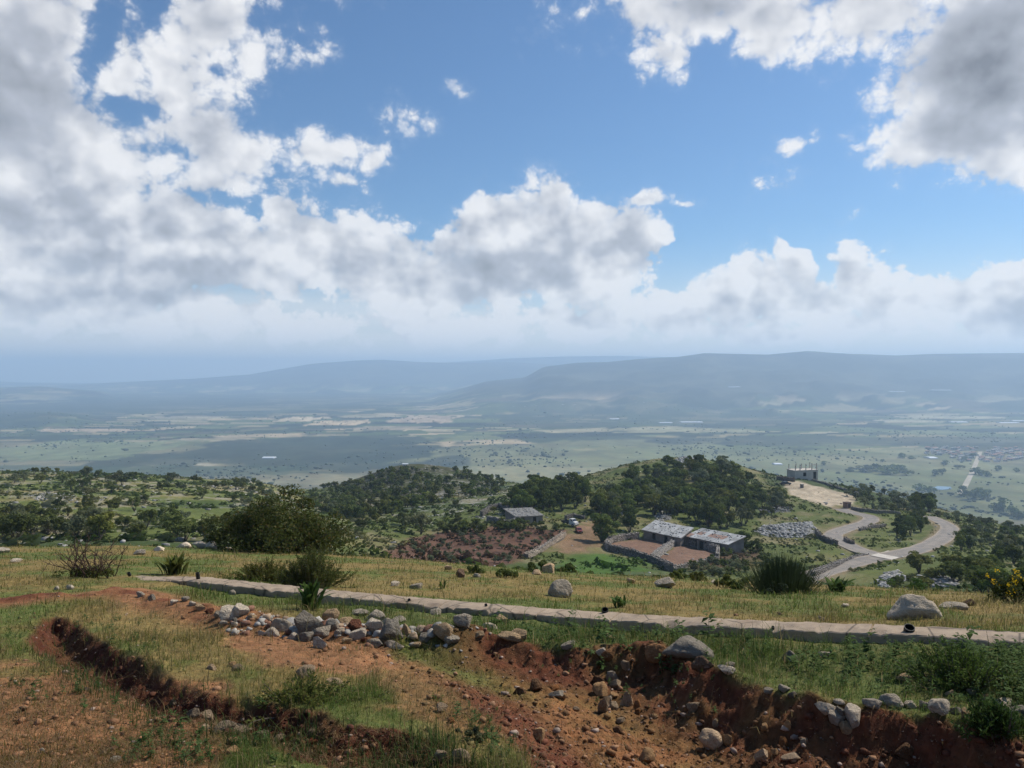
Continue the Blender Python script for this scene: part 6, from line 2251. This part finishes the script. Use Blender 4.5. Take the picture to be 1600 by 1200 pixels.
stone_wall([(752, 808), (766, 799), (780, 795), (792, 800), (798, 808)], 1.6, 'ring of dark stone wall beside the ruined shed', seed=8, thick=0.8, tint=(0.20, 0.18, 0.16))
stone_wall([(762, 816), (780, 820), (794, 824), (812, 818)], 1.5, 'grey stone wall in front of the ruined shed', seed=9, thick=0.8, tint=(0.30, 0.27, 0.24))
stone_wall([(1272, 903), (1296, 893), (1320, 883), (1340, 877), (1357, 873)], 1.1, 'low stone wall along the upper edge of the road', seed=10, thick=0.9, tint=(0.33, 0.29, 0.25))
stone_wall([(1277, 834), (1283, 843), (1296, 849), (1310, 853)], 1.3, 'dark stone wall at the inner bend of the side road', seed=11, thick=0.7, tint=(0.19, 0.165, 0.14))
stone_wall([(1332, 797), (1350, 800), (1375, 803), (1408, 805)], 1.2, 'stone terrace wall below the spur above the side road', seed=12, thick=0.8, tint=(0.30, 0.26, 0.21))
stone_wall([(1270, 752), (1295, 759), (1320, 767), (1345, 774)], 1.0, 'grey stone wall along the far edge of the pale lot', seed=13, dmin=250, thick=0.9, tint=(0.29, 0.27, 0.24))
stone_wall([(1214, 750), (1228, 752), (1243, 753)], 1.8, 'brown stone wall at the left of the unfinished house', seed=14, dmin=250, thick=0.8, tint=(0.22, 0.17, 0.13))
stone_wall([(1322, 846), (1328, 850), (1336, 852)], 1.0, 'short stone kerb wall on the inside of the road loop', seed=15, thick=0.7, tint=(0.25, 0.20, 0.16))
stone_wall([(1345, 830), (1362, 826), (1385, 823)], 0.8, 'low terrace wall inside the road loop', seed=16, thick=0.8, tint=(0.30, 0.26, 0.22))
stone_wall([(884, 812), (895, 808), (906, 811), (914, 812)], 1.0, 'dark low wall beside the farm yard under the trees', seed=17, thick=0.8, tint=(0.17, 0.15, 0.13))
rubble([(1178, 832), (1200, 822), (1240, 818), (1268, 816), (1278, 828), (1270, 842), (1230, 842), (1195, 838)], 1500, 'broad heap of grey stones on the slope left of the side road', (0.35, 0.9), seed=1, pile=0.8)
rubble([(1185, 798), (1210, 790), (1240, 794), (1238, 800), (1200, 802)], 260, 'dark rubble below the trees above the broad stone heap', (0.3, 0.8), (0.24, 0.23, 0.215), seed=2)
rubble([(1022, 808), (1035, 799), (1050, 806), (1048, 814), (1030, 815)], 200, 'grey stones piled behind the left barn', (0.3, 0.7), (0.33, 0.31, 0.28), seed=3)
rubble([(1052, 726), (1062, 716), (1085, 714), (1090, 722), (1072, 730)], 260, 'pale stones of a ruin on the top of the knoll', (0.4, 1.1), (0.40, 0.38, 0.35), 250, 4, 1.0)
rubble([(1368, 912), (1385, 897), (1410, 893), (1425, 903), (1412, 912), (1390, 920)], 420, 'stone outcrop on the slope below the junction', (0.25, 0.7), (0.36, 0.34, 0.31), 60, 5, 0.3, 'rocks', 'stone_outcrop')
rubble([(1425, 905), (1470, 903), (1500, 910), (1495, 920), (1440, 915)], 380, 'line of grey stones right of the spreading tree', (0.25, 0.7), (0.27, 0.255, 0.235), 60, 6, 0.3, 'rocks', 'stone_outcrop')
rubble([(40, 775), (70, 768), (115, 772), (118, 784), (60, 788)], 300, 'pale stone outcrop on the left hillside', (0.2, 0.6), (0.30, 0.285, 0.26), 90, 7, 0.2, 'rocks', 'stone_outcrop')

# stones and tufts strewn over the hillsides
r = np.random.default_rng(801)
n = 60000
d = np.sqrt(r.uniform(70 ** 2, 480 ** 2, n))
px = r.uniform(-60, 1660, n)
x = (px - 800) / F * d
z = land_z(x, d)
st = fbm(x / 9, d / 9, 802, 4, 0.6)
left = sstep(620, 420, px)
sad = sstep(560, 620, px) * sstep(860, 780, px) * sstep(185, 215, d)
right = sstep(1330, 1450, px)
pr = np.clip(0.02 + (0.20 * left + 0.40 * sad + 0.10 * right) * sstep(0.02, 0.4, st), 0, 1)
keep = r.uniform(size=n) < pr
x, d, z, px = x[keep], d[keep], z[keep], px[keep]
n = len(x)
print('hill stones', n)
sz = 0.14 + 0.16 * r.gamma(1.4, 1.0, n)
col = C3(0.33, 0.31, 0.28) * r.uniform(0.6, 1.3, n)[:, None]
me = stone_mesh('hillside_stones', np.stack([x, d, z + 0.1 * sz], -1), np.minimum(sz, 0.9) * 0.8, col, r, (1.2, 0.9, 0.55))
link('hillside_stones', me, 'stuff', 'pale limestone strewn over the hillsides')
n = 26000
d = np.sqrt(r.uniform(62 ** 2, 430 ** 2, n))
px = r.uniform(-60, 1660, n)
x = (px - 800) / F * d
ok = fbm(x / 12, d / 12, 803, 3) > -0.1
rd = np.minimum(line_d(x, d, ROAD)[0], line_d(x, d, ROAD2)[0])
ok &= rd > 3.2
for pl in (PEN_A, PEN_B, LOT, YARD, SLAB):
    ok &= poly_sd(x, d, pl) < -0.6
x, d = x[ok], d[ok]
n = len(x)
z = land_z(x, d)
cg = hill_color(x, d, z)
cg = cg * C3(0.75, 0.85, 0.7) * r.uniform(0.6, 1.2, n)[:, None]
hh = r.gamma(3, 0.13, n) + 0.1
shape = ICO1[None] * (1 + 0.3 * r.normal(size=(n, len(ICO1), 1)))
keepf = np.arange(len(ICO1F)) % 2 == 0
co = shape * np.stack([hh * 1.1, hh * 1.1, hh * 0.8], -1)[:, None, :] + np.stack([x, d, z + hh * 0.15], -1)[:, None, :]
tr = (np.arange(n)[:, None, None] * len(ICO1) + ICO1F[keepf][None]).reshape(-1, 3)
me = fast_mesh('hillside_tufts', co.reshape(-1, 3), tris=tr, colors=np.repeat(cg, len(ICO1), 0), smooth=False)
me.materials.append(m_blade)
link('hillside_tufts', me, 'stuff', 'low herbs and tussocks over the hillsides')

# ------------------------------------------------------------------ farm buildings
m_roofsheet, b = material('weathered_roofing')
tc = b.n('ShaderNodeTexCoord')
oi = b.n('ShaderNodeObjectInfo')
n1, _ = b.noise(tc.outputs['Object'], 0.9, 6.0, 0.65)
n2, _ = b.noise(tc.outputs['Object'], 5.0, 4.0, 0.6)
c = b.mix(b.ramp(n1, 0.3, 0.7), (0.44, 0.435, 0.42), (0.31, 0.305, 0.295))
c = b.mix(b.ramp(n2, 0.55, 0.7, 0.0, 0.3), c, (0.17, 0.16, 0.145))
c = b.v('SCALE', c, b.m('MULTIPLY_ADD', oi.outputs['Random'], 0.5, 0.75))
finish(m_roofsheet, b, c, 0.8, n2, 0.4, 0.03, 0.2)
m_oldroof = plain_mat('old_grey_sheet', (0.24, 0.23, 0.215), (0.15, 0.14, 0.13), 0.9, 1.2)
m_rustroof = plain_mat('rusty_sheet', (0.34, 0.22, 0.17), (0.25, 0.15, 0.11), 0.8, 1.5)
m_farmwall = plain_mat('rough_plaster', (0.30, 0.265, 0.225), (0.20, 0.17, 0.145), 0.95, 0.8, 0.05)
m_rawwall = plain_mat('raw_render', (0.56, 0.50, 0.43), (0.44, 0.39, 0.335), 0.95, 0.6, 0.04)
m_steel = plain_mat('rebar', (0.10, 0.06, 0.045), (0.07, 0.045, 0.035), 0.8, 4.0)


def barn(pa, pb, depth, hf, hb, label, sheets, doors, seed, dmin=120, rust=None, sheet_mat=None):
    """mono-pitch barn: front wall from pa to pb, roof rising to the back, roofing laid sheet by sheet"""
    r = random.Random(seed)
    A, B = hit(*pa, dmin, 600), hit(*pb, dmin, 600)
    L = (B.xy - A.xy).length
    ang = math.atan2(B.y - A.y, B.x - A.x)
    slope = (B.z - A.z) / L
    t = thing('barn', A, label, 'barn', None, ang)
    def top(u, v_):     # height of the eaves plane
        return slope * u + hf + (hb - hf) * v_ / depth
    # wall shell with door openings cut as recesses
    th = 0.45
    segs, x0 = [], 0.0
    for (u, w, h) in sorted(doors):
        segs.append((x0, u, None))
        segs.append((u, u + w, h))
        x0 = u + w
    segs.append((x0, L, None))
    parts = []
    def wallbox(u0, u1, v0, v1, z0f=None):
        vs_ = []
        for zt in (0, 1):
            for (u, v_) in ((u0, v0), (u1, v0), (u1, v1), (u0, v1)):
                zz_ = (slope * u - 1.0 if z0f is None else slope * u + z0f) if zt == 0 else top(u, v_) - 0.02
                vs_.append((u, v_, zz_))
        return vs_, [(0, 3, 2, 1), (4, 5, 6, 7), (0, 1, 5, 4), (1, 2, 6, 5), (2, 3, 7, 6), (3, 0, 4, 7)]
    for (u0, u1, h) in segs:
        if u1 - u0 < 0.05:
            continue
        if h is None:
            parts.append(wallbox(u0, u1, 0, th))
        elif hf - h > 0.15:
            parts.append(wallbox(u0, u1, 0.003, th - 0.003, h))
    parts.append(wallbox(0, th, th, depth - th))
    parts.append(wallbox(L - th, L, th, depth - th))
    parts.append(wallbox(0, L, depth - th, depth))
    v_, f_ = join(parts)
    mesh_obj('wall', v_, f_, m_farmwall, t)
    for (u, w, h) in doors:
        zf = slope * u
        v_, f_ = box(u + 0.06, u + w - 0.06, th * 0.62, th * 0.62 + 0.05, zf - 0.3, zf + h - 0.03)
        mesh_obj('door', v_, f_, m_dark, t)
    # roof deck and separate sheets
    ov = 0.35
    v_ = [(-ov, -ov, top(-ov, -ov)), (L + ov, -ov, top(L + ov, -ov)), (L + ov, depth + ov, top(L + ov, depth + ov)), (-ov, depth + ov, top(-ov, depth + ov))]
    v_ += [(a_, b_, c_ + 0.10) for a_, b_, c_ in v_]
    roof = mesh_obj('roof', v_, [(0, 3, 2, 1), (4, 5, 6, 7), (0, 1, 5, 4), (1, 2, 6, 5), (2, 3, 7, 6), (3, 0, 4, 7)], m_farmwall, t)
    nx, ny = sheets
    sw, sl = (L + 2 * ov) / nx, (depth + 2 * ov) / ny
    for i in range(nx):
        for j in range(ny):
            u0, v0 = -ov + i * sw + r.uniform(-0.04, 0.04), -ov + j * sl
            u1, v1 = u0 + sw * 0.97, v0 + sl + 0.10
            lift = 0.115 + 0.03 * (ny - j) + r.uniform(0, 0.07)
            vs_, fs_ = [], []
            nw = 8
            for k in range(nw + 1):
                u = u0 + (u1 - u0) * k / nw
                cz_ = 0.035 * (k % 2)
                for v2 in (v0, v1):
                    vs_.append((u, v2, top(u, v2) + lift + cz_ + 0.02 * r.random()))
            for k in range(nw):
                fs_.append((2 * k, 2 * k + 2, 2 * k + 3, 2 * k + 1))
            m_ = m_rustroof if rust and r.random() < rust else (sheet_mat or m_roofsheet)
            o = mesh_obj('roof_sheet', vs_, fs_, m_, roof)
    # stones that weigh the sheets down
    rr = np.random.default_rng(seed)
    m_ = 60
    u, v2 = rr.uniform(0, L, m_), rr.uniform(0, depth, m_)
    cen = np.stack([u, v2, np.array([top(a_, b_) for a_, b_ in zip(u, v2)]) + 0.26], -1)
    me = stone_mesh('roof_stones', cen, rr.uniform(0.10, 0.24, m_), C3(0.40, 0.385, 0.36) * rr.uniform(0.5, 1.3, m_)[:, None], rr)
    o = link('roof_stones', me, parent=roof)
    o['kind'] = 'stuff'
    return t


barn((1006, 842), (1064, 855), 5.6, 1.95, 3.3, 'left barn with a grey sheet roof and two dark doors above the left pen', (7, 3), [(2.4, 1.0, 1.75), (5.7, 1.0, 1.75)], 1)
barn((1073, 852), (1139, 866), 5.0, 1.9, 3.1, 'right barn with a pale grey roof and open front above the right pen', (8, 3), [(0.6, 3.0, 1.7), (4.3, 2.4, 1.6)], 2, rust=0.10)
barn((806, 819), (848, 817), 5.0, 1.7, 2.7, 'ruined low shed with a grey patched roof at the foot of the grove', (6, 2), [(1.0, 1.6, 1.4), (5.2, 1.0, 1.5)], 3, rust=0.12, sheet_mat=m_oldroof)

# unfinished house: block walls with two openings, bare columns and bars on the roof
A, B = hit(1243, 749, 250, 420), hit(1279, 751, 250, 420)
L = (B.xy - A.xy).length
k = A.y / F
t = thing('unfinished_house', A, 'unfinished house of bare grey walls with columns standing on its flat roof', 'house', None, math.atan2(B.y - A.y, B.x - A.x))
H = 12.5 * k
D = 6.0
x1, x2, w = L * 0.36, L * 0.80, L * 0.13
parts = [box(0, x1, 0, 0.25, -1, H), box(x1 + w, x2, 0, 0.25, -1, H), box(x2 + w, L, 0, 0.25, -1, H), box(x1, x1 + w, 0.003, 0.247, H * 0.78, H), box(x2, x2 + w, 0.003, 0.247, H * 0.82, H), box(x1, x1 + w, 0.003, 0.247, -1, H * 0.30), box(0, 0.25, 0.25, D - 0.25, -1, H), box(L - 0.25, L, 0.25, D - 0.25, -1, H), box(0, L, D - 0.25, D, -1, H)]
v_, f_ = join(parts)
mesh_obj('wall', v_, f_, m_rawwall, t)
v_, f_ = box(-0.15, L + 0.15, -0.15, D + 0.15, H + 0.003, H + 0.28)
roof = mesh_obj('roof_slab', v_, f_, m_rawwall, t)
for (u, w_, h0, h1) in ((x1, w, 0.30, 0.78), (x2, w, 0.0, 0.82)):
    v_, f_ = box(u + 0.04, u + w_ - 0.04, 0.14, 0.19, H * h0 + 0.02, H * h1 - 0.02)
    mesh_obj('window' if h0 else 'door', v_, f_, m_dark, t)
for (fx, fy, hc) in [(a_, b_, 0.7 * c_) for a_, b_, c_ in [(0.05, 0.08, 2.0), (0.24, 0.06, 2.4), (0.36, 0.9, 2.2), (0.50, 0.08, 2.6), (0.60, 0.9, 2.0), (0.76, 0.08, 3.0), (0.97, 0.08, 3.0), (0.97, 0.9, 2.8), (0.05, 0.9, 2.2)]]:
    ux, uy = fx * L, fy * D
    v_, f_ = box(ux - 0.16, ux + 0.16, uy - 0.16, uy + 0.16, H + 0.28, H + 0.28 + hc)
    col_ = mesh_obj('column', v_, f_, m_rawwall, roof)
    bars = [tube((ux + a_, uy + b_, H + 0.28 + hc), (ux + a_ * 1.6, uy + b_ * 1.3, H + 0.28 + hc + 0.9), 0.035, 0.03, 5) for a_ in (-0.1, 0.1) for b_ in (-0.1, 0.1)]
    v_, f_ = join([([tuple(q) for q in a_], b_) for a_, b_ in bars])
    o = mesh_obj('rebar', v_, f_, m_steel, roof)
    o['kind'] = 'stuff'
v_, f_ = box(0.74 * L, 0.99 * L, 0.08 * D - 0.18, 0.08 * D + 0.18, H + 2.39, H + 2.66)
mesh_obj('beam', v_, f_, m_rawwall, roof)

# rust brown hut at the lower end of the lot
g = hit(1325, 794, 200, 600)
k = g.y / F
t = thing('metal_hut', g, 'small square rust brown hut at the lower end of the pale lot', 'hut', None, 0.35)
v_, f_ = join([box(-4.6 * k, 4.6 * k, -0.9, 0.9, -0.5, 8.6 * k)])
mesh_obj('wall', v_, f_, m_rustroof, t)
v_, f_ = box(-4.9 * k, 4.9 * k, -1.05, 1.05, 8.6 * k + 0.003, 8.6 * k + 0.12)
mesh_obj('roof', v_, f_, m_steel, t)
v_, f_ = box(-1.2 * k, 2.4 * k, -0.94, -0.905, 0.05, 6.8 * k)
mesh_obj('door', v_, f_, m_steel, t)
# block in the lot
g = hit(1254, 762, 250, 600)
k = g.y / F
t = thing('masonry_pillar', g, 'low dark masonry pillar standing in the pale lot', 'pillar', None, 0.2)
v_, f_ = join([box(-2 * k, 2 * k, -0.5, 0.5, -0.3, 5 * k)])
mesh_obj('shaft', v_, f_, m_core, t)
v_, f_ = box(-2.3 * k, 2.3 * k, -0.58, 0.58, 5 * k + 0.003, 5.6 * k)
mesh_obj('cap', v_, f_, m_rawwall, t)
# pale hut on the round hill
g = hit(633, 731, 300, 600)
k = g.y / F
t = thing('hilltop_hut', g, 'tiny pale hut on the top of the wooded round hill', 'hut', None, 0.1)
v_, f_ = box(-4 * k, 4 * k, -1.4, 1.4, -0.6, 5.5 * k)
mesh_obj('wall', v_, f_, m_wall, t)
v_, f_ = box(-4.6 * k, 4.6 * k, -1.6, 1.6, 5.5 * k + 0.003, 6.2 * k)
mesh_obj('roof', v_, f_, m_shed, t)
v_, f_ = box(-2.4 * k, -0.6 * k, -1.43, -1.403, 0, 4 * k)
mesh_obj('door', v_, f_, m_dark, t)
v_, f_ = box(0.8 * k, 2.6 * k, -1.43, -1.403, 2 * k, 4 * k)
mesh_obj('window', v_, f_, m_dark, t)

# ------------------------------------------------------------------ vehicles
m_tyre = plain_mat('tyre', (0.015, 0.015, 0.016), (0.02, 0.02, 0.02), 0.9)
m_rim = plain_mat('wheel_rim', (0.35, 0.35, 0.36), (0.30, 0.30, 0.31), 0.4, metallic=0.6)
m_glass = plain_mat('car_glass', (0.02, 0.025, 0.03), (0.02, 0.025, 0.03), 0.06, spec=0.7)
m_lamp = plain_mat('lamp_lens', (0.55, 0.52, 0.48), (0.5, 0.48, 0.45), 0.2)
m_brick = plain_mat('faded_red_paint', (0.22, 0.045, 0.032), (0.16, 0.035, 0.026), 0.45)
m_white = plain_mat('dusty_white_paint', (0.62, 0.61, 0.58), (0.5, 0.48, 0.45), 0.45)
m_charcoal = plain_mat('charcoal_paint', (0.045, 0.045, 0.047), (0.06, 0.06, 0.06), 0.4)


def extrude(profile, y0, y1, inset=0.0, top_from=None):
    n_ = len(profile)
    v_ = []
    for y in (y0, y1):
        for (x_, z_) in profile:
            ins = inset if top_from is not None and z_ > top_from else 0.0
            v_.append((x_, y + (ins if y == y0 else -ins), z_))
    f_ = [(i, (i + 1) % n_, n_ + (i + 1) % n_, n_ + i) for i in range(n_)]
    f_ += [tuple(reversed(range(n_))), tuple(range(n_, 2 * n_))]
    return v_, f_


def vehicle(name, px, s, rotz, label, cat, paint, dmin, kind='car', scale=1.0):
    g = hit(px, s, dmin, 600)
    t = thing(name, g + Vector((0, 0, 0.04)), label, cat, None, rotz)
    t.scale = (scale,) * 3
    body_p = [(-2.0, 0.35), (-2.05, 0.75), (-1.9, 0.95), (-1.75, 1.0), (-1.35, 1.48), (0.35, 1.50), (0.95, 1.02), (1.9, 0.90), (2.05, 0.70), (2.05, 0.38), (1.75, 0.30), (-1.7, 0.30)]
    if kind == 'truck':
        body_p = [(0.3, 0.5), (0.3, 2.15), (1.35, 2.2), (1.75, 1.45), (2.5, 1.25), (2.6, 0.6), (2.4, 0.45), (0.5, 0.45)]
    hw = 0.84 if kind == 'car' else 0.95
    v_, f_ = extrude(body_p, -hw, hw, 0.16, 1.02)
    mesh_obj('body', v_, f_, paint, t)
    if kind == 'car':
        side = [(-1.22, 1.06), (-1.08, 1.38), (0.28, 1.41), (0.72, 1.06)]
        for sg in (-1, 1):
            v_ = [(x_, sg * (hw - 0.15), z_) for x_, z_ in side] + [(x_, sg * (hw - 0.17), z_) for x_, z_ in side]
            mesh_obj('window', v_, [(0, 1, 2, 3), (7, 6, 5, 4)], m_glass, t)
        for xs_, zs_ in (((0.42, 0.90), (1.45, 1.07)), ((-1.42, -1.70), (1.42, 1.06))):
            v_ = [(xs_[0] + 0.03 * (1 if xs_[0] > 0 else -1), -0.60, zs_[0]), (xs_[0] + 0.03 * (1 if xs_[0] > 0 else -1), 0.60, zs_[0]), (xs_[1] + 0.03 * (1 if xs_[0] > 0 else -1), 0.64, zs_[1]), (xs_[1] + 0.03 * (1 if xs_[0] > 0 else -1), -0.64, zs_[1])]
            mesh_obj('windscreen', v_, [(0, 1, 2, 3)], m_glass, t)
    else:
        v_ = [(1.42, -0.72, 2.08), (1.42, 0.72, 2.08), (1.74, 0.76, 1.52), (1.74, -0.76, 1.52)]
        mesh_obj('windscreen', v_, [(0, 1, 2, 3)], m_glass, t)
        for sg in (-1, 1):
            v_ = [(0.55, sg * 0.80, 2.02), (1.30, sg * 0.80, 2.04), (1.55, sg * 0.83, 1.5), (0.55, sg * 0.83, 1.5)]
            mesh_obj('window', v_, [(0, 1, 2, 3)], m_glass, t)
        v_, f_ = join([box(-2.6, 0.22, -0.98, 0.98, 0.75, 0.88), box(-2.6, 0.22, -0.98, -0.92, 0.883, 1.35), box(-2.6, 0.22, 0.92, 0.98, 0.883, 1.35), box(-2.6, -2.54, -0.915, 0.915, 0.883, 1.35)])
        mesh_obj('cargo_bed', v_, f_, m_charcoal, t)
    for sx in ((-1.3, 1.3) if kind == 'car' else (-1.7, 1.7)):
        for sg in (-1, 1):
            rr = 0.32 if kind == 'car' else 0.42
            v_, f_ = tube((sx, sg * (hw - 0.16), rr), (sx, sg * (hw + 0.04), rr), rr, rr, 14)
            wl = mesh_obj('wheel', v_, f_, m_tyre, t)
            v_, f_ = tube((sx, sg * (hw + 0.041), rr), (sx, sg * (hw + 0.055), rr), rr * 0.6, rr * 0.55, 10)
            mesh_obj('rim', v_, f_, m_rim, wl)
    fx = 2.03 if kind == 'car' else 2.58
    for sg in (-1, 1):
        v_, f_ = box(fx, fx + 0.05, sg * 0.6 - 0.16, sg * 0.6 + 0.16, 0.66, 0.82)
        mesh_obj('headlight', v_, f_, m_lamp, t)
    v_, f_ = box(fx - 0.02, fx + 0.10, -hw * 0.9, hw * 0.9, 0.34, 0.52)
    mesh_obj('bumper', v_, f_, m_charcoal, t)
    return t


vehicle('parked_car', 905, 833, -1.45, 'small red car parked on the earth track of the farm', 'car', m_brick, 120, 'car', 0.78)
vehicle('farm_truck', 891, 822, -0.75, 'pale pickup truck with a dark cargo bed parked above the red car', 'truck', m_white, 120, 'truck', 0.85)
vehicle('parked_car', 1229, 758, 0.2, 'dark car parked at the upper left corner of the pale lot', 'car', m_charcoal, 250)
